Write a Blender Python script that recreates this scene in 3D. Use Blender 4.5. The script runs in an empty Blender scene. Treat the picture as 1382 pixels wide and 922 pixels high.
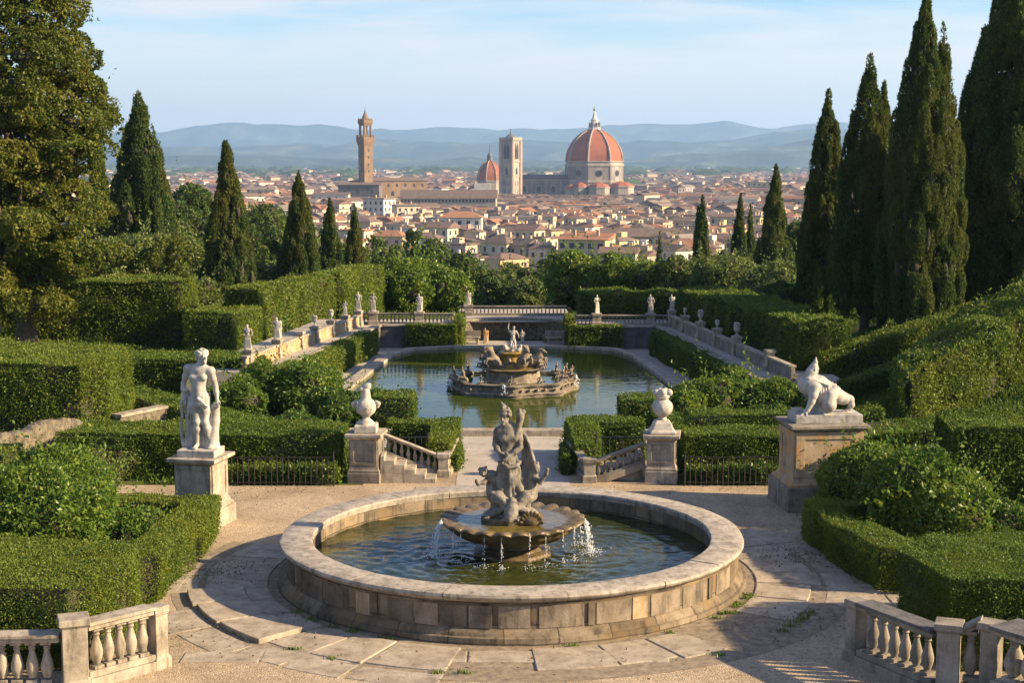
import bpy, math, random
import numpy as np
from mathutils import Vector, Matrix, Euler
from mathutils.geometry import tessellate_polygon
R = math.radians
PI = math.pi
scn = bpy.context.scene
col = scn.collection
# ------------------------------------------------------------------ camera
CAMH = 7.3
PITCH = math.atan(241/2080)
cam_d = bpy.data.cameras.new('camera')
cam = bpy.data.objects.new('camera', cam_d); col.objects.link(cam)
cam_d.sensor_width = 36.0
cam_d.lens = 36.0*2080/1382
cam_d.clip_start = 0.1; cam_d.clip_end = 60000
cam.location = (0, 0, CAMH)
cam.rotation_euler = (PI/2-PITCH, 0, 0)
scn.camera = cam
# ------------------------------------------------------------------ sun and sky
SUN_EL, SUN_AZ = R(25), R(-9)           # azimuth measured from +X towards +Y
sdir = Vector((math.cos(SUN_AZ)*math.cos(SUN_EL), math.sin(SUN_AZ)*math.cos(SUN_EL), math.sin(SUN_EL)))
sun_d = bpy.data.lights.new('sun', 'SUN')
sun_d.energy = 4.8; sun_d.angle = R(0.8); sun_d.color = (1.0, 0.77, 0.48)
sun = bpy.data.objects.new('sun', sun_d); col.objects.link(sun)
sun.rotation_euler = (-sdir).to_track_quat('-Z', 'Y').to_euler()
sun.location = sdir*300
w = bpy.data.worlds.new('World'); scn.world = w; w.use_nodes = True
nt = w.node_tree; nt.nodes.clear()
wo = nt.nodes.new('ShaderNodeOutputWorld'); bg = nt.nodes.new('ShaderNodeBackground')
sky = nt.nodes.new('ShaderNodeTexSky'); sky.sky_type = 'NISHITA'; sky.sun_disc = False
sky.sun_elevation = SUN_EL
sky.sun_rotation = PI/2 - SUN_AZ
sky.air_density = 1.0; sky.dust_density = 0.5; sky.ozone_density = 2.5; sky.altitude = 100
bg.inputs['Strength'].default_value = 0.122
tc = nt.nodes.new('ShaderNodeTexCoord')
mp = nt.nodes.new('ShaderNodeMapping'); mp.inputs['Scale'].default_value = (1.9, 1.9, 17.0)
mp.inputs['Rotation'].default_value = (0, R(4), 0)
n1 = nt.nodes.new('ShaderNodeTexNoise'); n1.inputs['Scale'].default_value = 2.3; n1.inputs['Detail'].default_value = 9; n1.inputs['Roughness'].default_value = 0.58
n1.inputs['Distortion'].default_value = 0.35
cr = nt.nodes.new('ShaderNodeValToRGB'); cr.color_ramp.elements[0].position = 0.45; cr.color_ramp.elements[1].position = 0.66
cr.color_ramp.elements[1].color = (0.85, 0.85, 0.85, 1)
mx = nt.nodes.new('ShaderNodeMix'); mx.data_type = 'RGBA'
mx.inputs[7].default_value = (2.95, 2.82, 2.74, 1)
nt.links.new(tc.outputs['Generated'], mp.inputs['Vector']); nt.links.new(mp.outputs[0], n1.inputs['Vector'])
nt.links.new(n1.outputs['Fac'], cr.inputs[0]); nt.links.new(cr.outputs[0], mx.inputs[0])
hs = nt.nodes.new('ShaderNodeHueSaturation'); hs.inputs['Saturation'].default_value = 1.5; hs.inputs['Hue'].default_value = 0.515; hs.inputs['Value'].default_value = 0.58
nt.links.new(sky.outputs[0], hs.inputs['Color']); 
sep = nt.nodes.new('ShaderNodeSeparateXYZ'); nt.links.new(tc.outputs['Generated'], sep.inputs[0])
mrg = nt.nodes.new('ShaderNodeMapRange'); mrg.interpolation_type = 'SMOOTHSTEP'
for k_, v_ in (('From Min', 0.015), ('From Max', 0.108), ('To Min', 0.92), ('To Max', 0.0)): mrg.inputs[k_].default_value = v_
nt.links.new(sep.outputs['Z'], mrg.inputs['Value'])
hzn = nt.nodes.new('ShaderNodeMix'); hzn.data_type = 'RGBA'; hzn.inputs[7].default_value = (2.75, 2.62, 2.50, 1)
nt.links.new(mrg.outputs[0], hzn.inputs[0]); nt.links.new(hs.outputs[0], hzn.inputs[6]); nt.links.new(hzn.outputs[2], mx.inputs[6]); nt.links.new(mx.outputs[2], bg.inputs[0]); nt.links.new(bg.outputs[0], wo.inputs[0])
# ------------------------------------------------------------------ exposure
scn.view_settings.view_transform = 'Standard'; scn.view_settings.look = 'None'
scn.view_settings.exposure = 1.50; scn.view_settings.gamma = 1.0
scn.view_settings.use_curve_mapping = False
scn.render.engine = 'CYCLES'
cy = scn.cycles
cy.max_bounces = 6; cy.diffuse_bounces = 3; cy.glossy_bounces = 2; cy.transmission_bounces = 3
cy.volume_bounces = 1; cy.transparent_max_bounces = 6
cy.use_denoising = True
cy.caustics_reflective = False; cy.caustics_refractive = False
cy.sample_clamp_indirect = 6

# ================================================================== helpers
rng = np.random.default_rng(7)
random.seed(7)
def slope(py):
    v = (461-py)/2080
    return (-math.sin(PITCH)+v*math.cos(PITCH))/(math.cos(PITCH)+v*math.sin(PITCH))
def G(px, py, z=0.0):
    """point of the photograph on the level z"""
    v = (461-py)/2080
    dz = -math.sin(PITCH)+v*math.cos(PITCH); dy = math.cos(PITCH)+v*math.sin(PITCH)
    t = (z-CAMH)/dz
    return ((px-691)/2080*t, dy*t)
def ZT(py, y): return CAMH+y*slope(py)
def XD(px, py, y):
    v = (461-py)/2080
    return (px-691)/2080*y/(math.cos(PITCH)+v*math.sin(PITCH))
def sm(a, b, x):
    t = np.clip((x-a)/(b-a), 0, 1); return t*t*(3-2*t)
def terr(x, y):
    x = np.asarray(x, float); y = np.asarray(y, float)
    z = np.clip(x-8.5, 0, 14)*0.24*sm(30, 42, y)*(1-sm(64, 84, y))
    z = z+np.clip(-10.5-x, 0, 10)*0.06*sm(36, 44, y)*(1-sm(64, 84, y))
    return z-np.interp(y, [76, 150, 400, 420], [0, 14, 31, 32])
def T(x, y): return float(terr(x, y))

def tag(o, label=None, cat=None, group=None, kind=None):
    if label: o['label'] = label
    if cat: o['category'] = cat
    if group: o['group'] = group
    if kind: o['kind'] = kind
    return o
def thing(name, label, cat, loc=(0, 0, 0), rz=0, group=None):
    o = bpy.data.objects.new(name, None); col.objects.link(o)
    o.location = loc; o.rotation_euler = (0, 0, rz); o.empty_display_size = 0.2
    return tag(o, label, cat, group)
def link(name, me, mat=None, parent=None):
    o = bpy.data.objects.new(name, me); col.objects.link(o)
    if mat is not None:
        for m in (mat if isinstance(mat, (list, tuple)) else [mat]):
            me.materials.append(m)
    if parent is not None: o.parent = parent
    return o
def dup(o, parent=None, loc=None, rz=None, scale=None):
    c = o.copy(); col.objects.link(c)
    if parent is not None: c.parent = parent
    if loc is not None: c.location = loc
    if rz is not None: c.rotation_euler = (0, 0, rz)
    if scale is not None: c.scale = (scale,)*3 if not hasattr(scale, '__len__') else scale
    for ch in list(o.children): dup(ch, c)
    return c
def npmesh(name, V, F, smooth=False, mi=None, tint=None):
    """V (n,3), F (m,4) or list of (m,k) arrays"""
    me = bpy.data.meshes.new(name)
    Fs = F if isinstance(F, list) else [F]
    Fs = [np.asarray(f, np.int32) for f in Fs if len(f)]
    V = np.asarray(V, np.float32)
    me.vertices.add(len(V)); me.vertices.foreach_set('co', V.ravel())
    ls = np.concatenate([f.ravel() for f in Fs]); cnt = np.concatenate([np.full(len(f), f.shape[1], np.int32) for f in Fs])
    st = np.concatenate([[0], np.cumsum(cnt)[:-1]]).astype(np.int32)
    me.loops.add(len(ls)); me.loops.foreach_set('vertex_index', ls)
    me.polygons.add(len(cnt)); me.polygons.foreach_set('loop_start', st)
    try: me.polygons.foreach_set('loop_total', cnt)
    except Exception: pass
    if mi is not None: me.polygons.foreach_set('material_index', np.asarray(mi, np.int32))
    if tint is not None:
        a = me.attributes.new('tint', 'FLOAT', 'FACE'); a.data.foreach_set('value', np.asarray(tint, np.float32))
    me.update(calc_edges=True)
    me.polygons.foreach_set('use_smooth', np.full(len(cnt), bool(smooth)))
    me.validate()
    return me
class MB:
    """collects simple shapes into one mesh"""
    def __init__(s): s.v = []; s.f = []; s.m = []; s.uv = {}
    def add(s, vs, fs, m=0):
        b = len(s.v); s.v += [tuple(p) for p in vs]
        for f in fs: s.f.append(tuple(b+i for i in f)); s.m.append(m)
        return s
    def box(s, c, d, rz=0, m=0, taper=1.0):
        cx, cy_, cz = c; hx, hy, hz = d[0]/2, d[1]/2, d[2]/2
        ca, sa = math.cos(rz), math.sin(rz); vs = []
        for z, t in ((-hz, 1), (hz, taper)):
            for x, y in ((-hx, -hy), (hx, -hy), (hx, hy), (-hx, hy)):
                x *= t; y *= t
                vs.append((cx+x*ca-y*sa, cy_+x*sa+y*ca, cz+z))
        return s.add(vs, [(3, 2, 1, 0), (4, 5, 6, 7), (0, 1, 5, 4), (1, 2, 6, 5), (2, 3, 7, 6), (3, 0, 4, 7)], m)
    def prism(s, poly, z0, z1, m=0):
        n = len(poly); zz0 = z0 if callable(z0) else (lambda x, y: z0); zz1 = z1 if callable(z1) else (lambda x, y: z1)
        vs = [(x, y, zz0(x, y)) for x, y in poly]+[(x, y, zz1(x, y)) for x, y in poly]
        return s.add(vs, [tuple(range(n-1, -1, -1)), tuple(range(n, 2*n))]+[(i, (i+1) % n, n+(i+1) % n, n+i) for i in range(n)], m)
    def loft(s, rings, m=0, cap=True):
        n = len(rings[0]); vs = [p for r in rings for p in r]; fs = []
        for k in range(len(rings)-1):
            for i in range(n):
                j = (i+1) % n; fs.append((k*n+i, k*n+j, (k+1)*n+j, (k+1)*n+i))
        if cap: fs += [tuple(range(n-1, -1, -1)), tuple(range((len(rings)-1)*n, len(rings)*n))]
        return s.add(vs, fs, m)
    def sq(s, prof, wx, wy, m=0, c=(0, 0), rz=0):
        """rectangular loft: prof = [(offset, z)...]"""
        ca, sa = math.cos(rz), math.sin(rz); rings = []
        for o, z in prof:
            a, b = wx/2+o, wy/2+o
            rings.append([(c[0]+x*ca-y*sa, c[1]+x*sa+y*ca, z) for x, y in ((-a, -b), (a, -b), (a, b), (-a, b))])
        return s.loft(rings, m)
    def lathe(s, prof, seg=24, c=(0, 0, 0), m=0, a0=0, cap=True, mod=None):
        rings = []
        for r, z in prof:
            ring = []
            for i in range(seg):
                a = a0+2*PI*i/seg; rr = r*(mod(a, r, z) if mod else 1)
                ring.append((c[0]+rr*math.cos(a), c[1]+rr*math.sin(a), c[2]+z))
            rings.append(ring)
        return s.loft(rings, m, cap)
    def tube(s, pts, r, seg=6, m=0):
        pts = [Vector(p) for p in pts]; rings = []
        for i, p in enumerate(pts):
            d = (pts[min(i+1, len(pts)-1)]-pts[max(i-1, 0)]).normalized()
            u = d.cross(Vector((0, 0, 1)) if abs(d.z) < .9 else Vector((1, 0, 0))).normalized(); v = u.cross(d)
            rr = r[i] if hasattr(r, '__len__') else r
            rings.append([tuple(p+(u*math.cos(2*PI*k/seg)+v*math.sin(2*PI*k/seg))*rr) for k in range(seg)])
        return s.loft(rings, m)
    def build(s, name, mat, parent=None, smooth=None, bevel=0, loc=None, rz=None):
        me = bpy.data.meshes.new(name); me.from_pydata(s.v, [], s.f)
        if any(s.m): me.polygons.foreach_set('material_index', s.m)
        me.update()
        if smooth is not None:
            me.polygons.foreach_set('use_smooth', [True]*len(s.f)); me.set_sharp_from_angle(angle=R(smooth))
        o = link(name, me, mat, parent)
        if loc is not None: o.location = loc
        if rz is not None: o.rotation_euler = (0, 0, rz)
        if bevel:
            b = o.modifiers.new('bevel', 'BEVEL'); b.width = bevel; b.segments = 2; b.limit_method = 'ANGLE'; b.angle_limit = R(40)
        return o
# smooth value noise on arrays
_lat = rng.random((32, 32, 32)).astype(np.float32)
def vn(p, sc=1.0, off=0.0):
    q = np.asarray(p)*sc+off+1000.0
    i = np.floor(q).astype(int); f = q-i; f = f*f*(3-2*f)
    i0 = i & 31; i1 = (i+1) & 31
    x0, y0, z0 = i0.T; x1, y1, z1 = i1.T; fx, fy, fz = f.T
    L = _lat
    a = L[x0, y0, z0]*(1-fx)+L[x1, y0, z0]*fx; b = L[x0, y1, z0]*(1-fx)+L[x1, y1, z0]*fx
    c = L[x0, y0, z1]*(1-fx)+L[x1, y0, z1]*fx; d = L[x0, y1, z1]*(1-fx)+L[x1, y1, z1]*fx
    return (a*(1-fy)+b*fy)*(1-fz)+(c*(1-fy)+d*fy)*fz

# ================================================================== materials
def newmat(name):
    m = bpy.data.materials.new(name); m.use_nodes = True
    n = m.node_tree.nodes; n.clear(); return m, n, m.node_tree.links
def nd(n, t, **k):
    x = n.new(t)
    for a, v in k.items():
        if a in x.inputs: x.inputs[a].default_value = v
        else: setattr(x, a, v)
    return x
def c4(c): return (c[0], c[1], c[2], 1)
def ramp(n, stops):
    x = n.new('ShaderNodeValToRGB'); e = x.color_ramp.elements
    while len(e) < len(stops): e.new(0.5)
    for i, (p, c) in enumerate(stops): e[i].position = p; e[i].color = c4(c)
    return x
def mixc(n, l, fac, a, b, mode='MIX'):
    x = n.new('ShaderNodeMix'); x.data_type = 'RGBA'; x.blend_type = mode
    for sock, v in ((x.inputs[0], fac), (x.inputs[6], a), (x.inputs[7], b)):
        if hasattr(v, 'is_output'): l.new(v, sock)
        elif isinstance(v, (int, float)): sock.default_value = v
        else: sock.default_value = c4(v)
    return x.outputs[2]
def stone(name, base, dark, light, sc=1.0, rough=0.85, grime=0.5, bump=0.4, stain=None, moss=None, joints=None):
    m, n, l = newmat(name)
    o = nd(n, 'ShaderNodeOutputMaterial'); b = nd(n, 'ShaderNodeBsdfPrincipled', Roughness=rough)
    b.inputs['Specular IOR Level'].default_value = 0.25
    g = nd(n, 'ShaderNodeNewGeometry')
    a1 = nd(n, 'ShaderNodeTexNoise', Scale=1.6*sc, Detail=8, Roughness=0.62); l.new(g.outputs['Position'], a1.inputs['Vector'])
    r1 = ramp(n, [(0.30, dark), (0.52, base), (0.75, light)]); l.new(a1.outputs['Fac'], r1.inputs[0])
    c = r1.outputs[0]
    a2 = nd(n, 'ShaderNodeTexNoise', Scale=28*sc, Detail=5, Roughness=0.7); l.new(g.outputs['Position'], a2.inputs['Vector'])
    r2 = ramp(n, [(0.30, (0.62, 0.60, 0.57)), (0.58, (1, 1, 1))]); l.new(a2.outputs['Fac'], r2.inputs[0])
    c = mixc(n, l, 0.75, c, r2.outputs[0], 'MULTIPLY')
    if grime:   # rain streaks and lichen patches
        mpn = nd(n, 'ShaderNodeMapping'); mpn.inputs['Scale'].default_value = (5*sc, 5*sc, 0.7*sc); l.new(g.outputs['Position'], mpn.inputs[0])
        a3 = nd(n, 'ShaderNodeTexNoise', Scale=1.0, Detail=6, Roughness=0.65); l.new(mpn.outputs[0], a3.inputs['Vector'])
        r3 = ramp(n, [(0.50, (0, 0, 0)), (0.68, (1, 1, 1))]); l.new(a3.outputs['Fac'], r3.inputs[0])
        mm = nd(n, 'ShaderNodeMath', operation='MULTIPLY'); l.new(r3.outputs[0], mm.inputs[0]); mm.inputs[1].default_value = grime
        c = mixc(n, l, mm.outputs[0], c, (dark[0]*0.35, dark[1]*0.33, dark[2]*0.3))
    if stain:
        a4 = nd(n, 'ShaderNodeTexNoise', Scale=1.1*sc, Detail=4, Roughness=0.6); l.new(g.outputs['Position'], a4.inputs['Vector'])
        a4.noise_dimensions = '4D'; a4.inputs['W'].default_value = 3.3
        r4 = ramp(n, [(0.50, (0, 0, 0)), (0.62, (1, 1, 1))]); l.new(a4.outputs['Fac'], r4.inputs[0])
        c = mixc(n, l, r4.outputs[0], c, stain)
    if moss:
        a5 = nd(n, 'ShaderNodeTexNoise', Scale=3.3*sc, Detail=7, Roughness=0.7); l.new(g.outputs['Position'], a5.inputs['Vector'])
        a5.noise_dimensions = '4D'; a5.inputs['W'].default_value = 7.1
        r5 = ramp(n, [(0.56, (0, 0, 0)), (0.68, (1, 1, 1))]); l.new(a5.outputs['Fac'], r5.inputs[0])
        c = mixc(n, l, r5.outputs[0], c, moss)
    hgt = a2.outputs['Fac']
    if joints:   # masonry courses from the uv map: (width, height, colour spread, brick colours)
        tcx = nd(n, 'ShaderNodeUVMap')
        br = nd(n, 'ShaderNodeTexBrick', Scale=1.0); br.offset = 0.5
        br.inputs['Brick Width'].default_value = joints[0]; br.inputs['Row Height'].default_value = joints[1]
        br.inputs['Mortar Size'].default_value = joints[2]; br.inputs['Color1'].default_value = (0.35, 0.33, 0.30, 1)
        br.inputs['Color2'].default_value = (1.0, 0.98, 0.94, 1); br.inputs['Mortar'].default_value = (0.22, 0.20, 0.17, 1); br.inputs['Bias'].default_value = 0.15
        wv = nd(n, 'ShaderNodeVectorMath', operation='ADD'); a6 = nd(n, 'ShaderNodeTexNoise', Scale=2.5, Detail=3)
        sc6 = nd(n, 'ShaderNodeVectorMath', operation='SCALE'); sc6.inputs['Scale'].default_value = 0.06
        l.new(tcx.outputs[0], a6.inputs['Vector']); l.new(a6.outputs['Color'], sc6.inputs[0]); l.new(tcx.outputs[0], wv.inputs[0]); l.new(sc6.outputs[0], wv.inputs[1])
        l.new(wv.outputs[0], br.inputs['Vector'])
        c = mixc(n, l, 0.8, c, br.outputs['Color'], 'MULTIPLY')
    l.new(c, b.inputs['Base Color'])
    bp = nd(n, 'ShaderNodeBump', Strength=bump, Distance=0.02/sc); 
    a7 = nd(n, 'ShaderNodeTexNoise', Scale=9*sc, Detail=8, Roughness=0.7); l.new(g.outputs['Position'], a7.inputs['Vector'])
    l.new(a7.outputs['Fac'], bp.inputs['Height']); l.new(bp.outputs[0], b.inputs['Normal'])
    l.new(b.outputs[0], o.inputs[0])
    return m
def plain(name, c, rough=0.6, metal=0.0, var=0.0, sc=4.0, spec=0.3):
    m, n, l = newmat(name)
    o = nd(n, 'ShaderNodeOutputMaterial'); b = nd(n, 'ShaderNodeBsdfPrincipled', Roughness=rough, Metallic=metal)
    b.inputs['Specular IOR Level'].default_value = spec
    b.inputs['Base Color'].default_value = c4(c)
    if var:
        g = nd(n, 'ShaderNodeNewGeometry'); a = nd(n, 'ShaderNodeTexNoise', Scale=sc, Detail=6, Roughness=0.65); l.new(g.outputs['Position'], a.inputs['Vector'])
        r = ramp(n, [(0.3, [x*(1-var) for x in c]), (0.7, [min(1, x*(1+var)) for x in c])]); l.new(a.outputs['Fac'], r.inputs[0]); l.new(r.outputs[0], b.inputs['Base Color'])
    l.new(b.outputs[0], o.inputs[0]); return m
def foliage(name, dark, mid, tip, patch=None, trans=0.3, psc=0.9, gloss=0.45):
    m, n, l = newmat(name)
    o = nd(n, 'ShaderNodeOutputMaterial'); b = nd(n, 'ShaderNodeBsdfPrincipled', Roughness=gloss)
    b.inputs['Specular IOR Level'].default_value = 0.25
    a = nd(n, 'ShaderNodeAttribute', attribute_name='tint')
    r = ramp(n, [(0.0, dark), (0.55, mid), (1.0, tip)]); l.new(a.outputs['Fac'], r.inputs[0]); c = r.outputs[0]
    if patch:
        g = nd(n, 'ShaderNodeNewGeometry'); a1 = nd(n, 'ShaderNodeTexNoise', Scale=psc, Detail=3, Roughness=0.6); l.new(g.outputs['Position'], a1.inputs['Vector'])
        r1 = ramp(n, [(0.45, (0, 0, 0)), (0.68, (0.8, 0.8, 0.8))]); l.new(a1.outputs['Fac'], r1.inputs[0])
        c = mixc(n, l, r1.outputs[0], c, patch)
    l.new(c, b.inputs['Base Color'])
    t = nd(n, 'ShaderNodeBsdfTranslucent'); l.new(c, t.inputs['Color'])
    ms = nd(n, 'ShaderNodeMixShader'); ms.inputs[0].default_value = trans
    l.new(b.outputs[0], ms.inputs[1]); l.new(t.outputs[0], ms.inputs[2]); l.new(ms.outputs[0], o.inputs[0])
    return m
M = {}
M['marble'] = stone('white_marble', (0.47, 0.44, 0.385), (0.29, 0.265, 0.22), (0.53, 0.51, 0.46), 2.6, 0.65, 0.42, 0.2)
M['marble2'] = stone('weathered_marble', (0.50, 0.46, 0.39), (0.28, 0.25, 0.20), (0.60, 0.56, 0.48), 3.0, 0.75, 0.45, 0.3)
M['grey_stone'] = stone('grey_sculpture_stone', (0.235, 0.21, 0.17), (0.09, 0.08, 0.062), (0.34, 0.31, 0.26), 4.5, 0.8, 0.7, 0.5)
M['limestone'] = stone('limestone', (0.37, 0.32, 0.245), (0.18, 0.155, 0.115), (0.49, 0.44, 0.35), 1.9, 0.85, 0.62, 0.6)
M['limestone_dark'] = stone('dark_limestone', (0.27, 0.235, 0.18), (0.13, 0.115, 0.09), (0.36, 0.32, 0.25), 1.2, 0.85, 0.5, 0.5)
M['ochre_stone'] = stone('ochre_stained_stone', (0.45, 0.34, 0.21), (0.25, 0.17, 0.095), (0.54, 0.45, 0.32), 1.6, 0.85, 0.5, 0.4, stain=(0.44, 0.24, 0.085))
M['basin_pale'] = stone('pale_basin_block', (0.265, 0.212, 0.152), (0.115, 0.092, 0.064), (0.37, 0.305, 0.225), 1.6, 0.88, 0.7, 0.6)
M['basin_dark'] = stone('dark_basin_block', (0.17, 0.135, 0.095), (0.08, 0.065, 0.045), (0.26, 0.21, 0.15), 1.6, 0.88, 0.5, 0.6)
M['coping'] = stone('basin_coping', (0.40, 0.35, 0.28), (0.20, 0.175, 0.135), (0.50, 0.445, 0.365), 2.4, 0.8, 0.62, 0.6)
M['basin'] = stone('basin_wall_stone', (0.26, 0.208, 0.145), (0.11, 0.088, 0.060), (0.36, 0.30, 0.22), 1.3, 0.88, 0.75, 0.6, stain=(0.30, 0.21, 0.11), joints=(0.85, 0.34, 0.012))
M['bowl'] = stone('mossy_fountain_bowl', (0.155, 0.112, 0.055), (0.05, 0.04, 0.022), (0.25, 0.19, 0.105), 3.0, 0.45, 0.65, 0.7, moss=(0.17, 0.105, 0.015))
M['island'] = stone('pool_fountain_stone', (0.24, 0.20, 0.15), (0.11, 0.09, 0.065), (0.34, 0.29, 0.22), 2.5, 0.8, 0.6, 0.6)
M['island_gold'] = stone('algae_gilded_stone', (0.30, 0.19, 0.035), (0.16, 0.11, 0.03), (0.42, 0.29, 0.07), 3, 0.4, 0.3, 0.5)
M['paving'] = stone('paving_slabs', (0.375, 0.315, 0.235), (0.22, 0.18, 0.13), (0.47, 0.405, 0.315), 1.5, 0.9, 0.4, 0.5)
M['path'] = stone('pale_path', (0.40, 0.36, 0.30), (0.31, 0.275, 0.225), (0.47, 0.425, 0.36), 0.7, 0.9, 0.2, 0.25)
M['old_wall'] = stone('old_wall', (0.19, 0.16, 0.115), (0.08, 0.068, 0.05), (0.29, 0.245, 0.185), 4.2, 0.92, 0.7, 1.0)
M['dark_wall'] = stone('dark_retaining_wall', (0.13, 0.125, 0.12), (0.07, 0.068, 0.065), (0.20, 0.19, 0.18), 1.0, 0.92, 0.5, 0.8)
M['iron'] = plain('dark_iron', (0.035, 0.031, 0.028), 0.55, 0.3)
M['bark'] = plain('bark', (0.10, 0.075, 0.05), 0.95, 0, 0.5, 6)
M['packed'] = plain('packed_soil', (0.22, 0.175, 0.12), 0.95, 0, 0.45, 7)
M['soil'] = plain('soil', (0.10, 0.065, 0.04), 0.95, 0, 0.4, 5)
def gravel():
    m, n, l = newmat('gravel')
    o = nd(n, 'ShaderNodeOutputMaterial'); b = nd(n, 'ShaderNodeBsdfPrincipled', Roughness=0.95); b.inputs['Specular IOR Level'].default_value = 0.15
    g = nd(n, 'ShaderNodeNewGeometry')
    a1 = nd(n, 'ShaderNodeTexNoise', Scale=0.55, Detail=6, Roughness=0.6); l.new(g.outputs['Position'], a1.inputs['Vector'])
    r1 = ramp(n, [(0.28, (0.265, 0.205, 0.138)), (0.5, (0.395, 0.315, 0.218)), (0.72, (0.48, 0.39, 0.275))]); l.new(a1.outputs['Fac'], r1.inputs[0])
    v = nd(n, 'ShaderNodeTexVoronoi', Scale=38.0); l.new(g.outputs['Position'], v.inputs['Vector'])
    r2 = ramp(n, [(0.0, (0.45, 0.42, 0.38)), (0.5, (0.95, 0.93, 0.9)), (1.0, (1.35, 1.32, 1.25))]); 
    sx = nd(n, 'ShaderNodeSeparateColor'); l.new(v.outputs['Color'], sx.inputs[0]); l.new(sx.outputs[0], r2.inputs[0])
    c = mixc(n, l, 0.65, r1.outputs[0], r2.outputs[0], 'MULTIPLY'); 
    a3 = nd(n, 'ShaderNodeTexNoise', Scale=5.0, Detail=5, Roughness=0.7); l.new(g.outputs['Position'], a3.inputs['Vector'])
    r3 = ramp(n, [(0.3, (0.8, 0.78, 0.75)), (0.7, (1.06, 1.05, 1.03))]); l.new(a3.outputs['Fac'], r3.inputs[0])
    c = mixc(n, l, 0.8, c, r3.outputs[0], 'MULTIPLY'); l.new(c, b.inputs['Base Color'])
    bp = nd(n, 'ShaderNodeBump', Strength=0.7, Distance=0.012); l.new(v.outputs['Distance'], bp.inputs['Height']); bp.invert = True
    l.new(bp.outputs[0], b.inputs['Normal']); l.new(b.outputs[0], o.inputs[0]); return m
M['gravel'] = gravel()
def groundmat():
    m, n, l = newmat('ground')
    o = nd(n, 'ShaderNodeOutputMaterial'); b = nd(n, 'ShaderNodeBsdfPrincipled', Roughness=0.95); b.inputs['Specular IOR Level'].default_value = 0.1
    g = nd(n, 'ShaderNodeNewGeometry')
    a1 = nd(n, 'ShaderNodeTexNoise', Scale=0.5, Detail=8, Roughness=0.65); l.new(g.outputs['Position'], a1.inputs['Vector'])
    r1 = ramp(n, [(0.35, (0.055, 0.075, 0.02)), (0.55, (0.085, 0.11, 0.028)), (0.75, (0.13, 0.115, 0.06))]); l.new(a1.outputs['Fac'], r1.inputs[0])
    a2 = nd(n, 'ShaderNodeTexNoise', Scale=22.0, Detail=4, Roughness=0.7); l.new(g.outputs['Position'], a2.inputs['Vector'])
    r2 = ramp(n, [(0.3, (0.5, 0.5, 0.5)), (0.7, (1.3, 1.3, 1.2))]); l.new(a2.outputs['Fac'], r2.inputs[0])
    c = mixc(n, l, 0.8, r1.outputs[0], r2.outputs[0], 'MULTIPLY')
    a3 = nd(n, 'ShaderNodeTexNoise', Scale=0.004, Detail=9, Roughness=0.7); l.new(g.outputs['Position'], a3.inputs['Vector'])
    r3 = ramp(n, [(0.4, (0.04, 0.06, 0.025)), (0.52, (0.10, 0.11, 0.045)), (0.62, (0.22, 0.19, 0.11))]); l.new(a3.outputs['Fac'], r3.inputs[0])
    sp = nd(n, 'ShaderNodeSeparateXYZ'); l.new(g.outputs['Position'], sp.inputs[0])
    mr = nd(n, 'ShaderNodeMapRange'); mr.inputs['From Min'].default_value = 150; mr.inputs['From Max'].default_value = 450; l.new(sp.outputs['Y'], mr.inputs[0])
    c = mixc(n, l, mr.outputs[0], c, r3.outputs[0]); l.new(c, b.inputs['Base Color'])
    bp = nd(n, 'ShaderNodeBump', Strength=0.6, Distance=0.05); l.new(a2.outputs['Fac'], bp.inputs['Height']); l.new(bp.outputs[0], b.inputs['Normal'])
    l.new(b.outputs[0], o.inputs[0]); return m
M['ground'] = groundmat()
def water(name, deep, shallow, sc, strength, rough=0.03, tsc=0.25, ior=1.33):
    m, n, l = newmat(name)
    o = nd(n, 'ShaderNodeOutputMaterial'); b = nd(n, 'ShaderNodeBsdfPrincipled', Roughness=rough, IOR=ior)
    g = nd(n, 'ShaderNodeNewGeometry')
    a1 = nd(n, 'ShaderNodeTexNoise', Scale=tsc, Detail=4, Roughness=0.6); l.new(g.outputs['Position'], a1.inputs['Vector'])
    r1 = ramp(n, [(0.35, deep), (0.68, shallow)]); l.new(a1.outputs['Fac'], r1.inputs[0]); l.new(r1.outputs[0], b.inputs['Base Color'])
    mpn = nd(n, 'ShaderNodeMapping'); mpn.inputs['Scale'].default_value = (sc*0.55, sc, sc); l.new(g.outputs['Position'], mpn.inputs[0])
    a2 = nd(n, 'ShaderNodeTexNoise', Scale=1.0, Detail=3, Roughness=0.55, Distortion=0.6); l.new(mpn.outputs[0], a2.inputs['Vector'])
    bp = nd(n, 'ShaderNodeBump', Strength=strength, Distance=0.03); l.new(a2.outputs['Fac'], bp.inputs['Height']); l.new(bp.outputs[0], b.inputs['Normal'])
    l.new(b.outputs[0], o.inputs[0]); return m
M['pool_water'] = water('pool_water', (0.024, 0.044, 0.007), (0.075, 0.084, 0.011), 3.2, 0.24, ior=1.19)
M['basin_water'] = water('basin_water', (0.010, 0.022, 0.010), (0.050, 0.050, 0.010), 7.0, 0.35, 0.03, 0.5, ior=1.25)
M['bowl_water'] = water('bowl_water', (0.10, 0.075, 0.02), (0.16, 0.12, 0.03), 9.0, 0.3, 0.03, 2.0)
def dropmat():
    m, n, l = newmat('falling_water')
    o = nd(n, 'ShaderNodeOutputMaterial'); b = nd(n, 'ShaderNodeBsdfPrincipled', Roughness=0.08, IOR=1.33)
    b.inputs['Base Color'].default_value = (0.85, 0.88, 0.9, 1); b.inputs['Alpha'].default_value = 0.62
    l.new(b.outputs[0], o.inputs[0]); return m
M['drops'] = dropmat()
M['twigs'] = plain('inner_twigs', (0.048, 0.044, 0.026), 0.95, 0, 0.5, 9)
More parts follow.
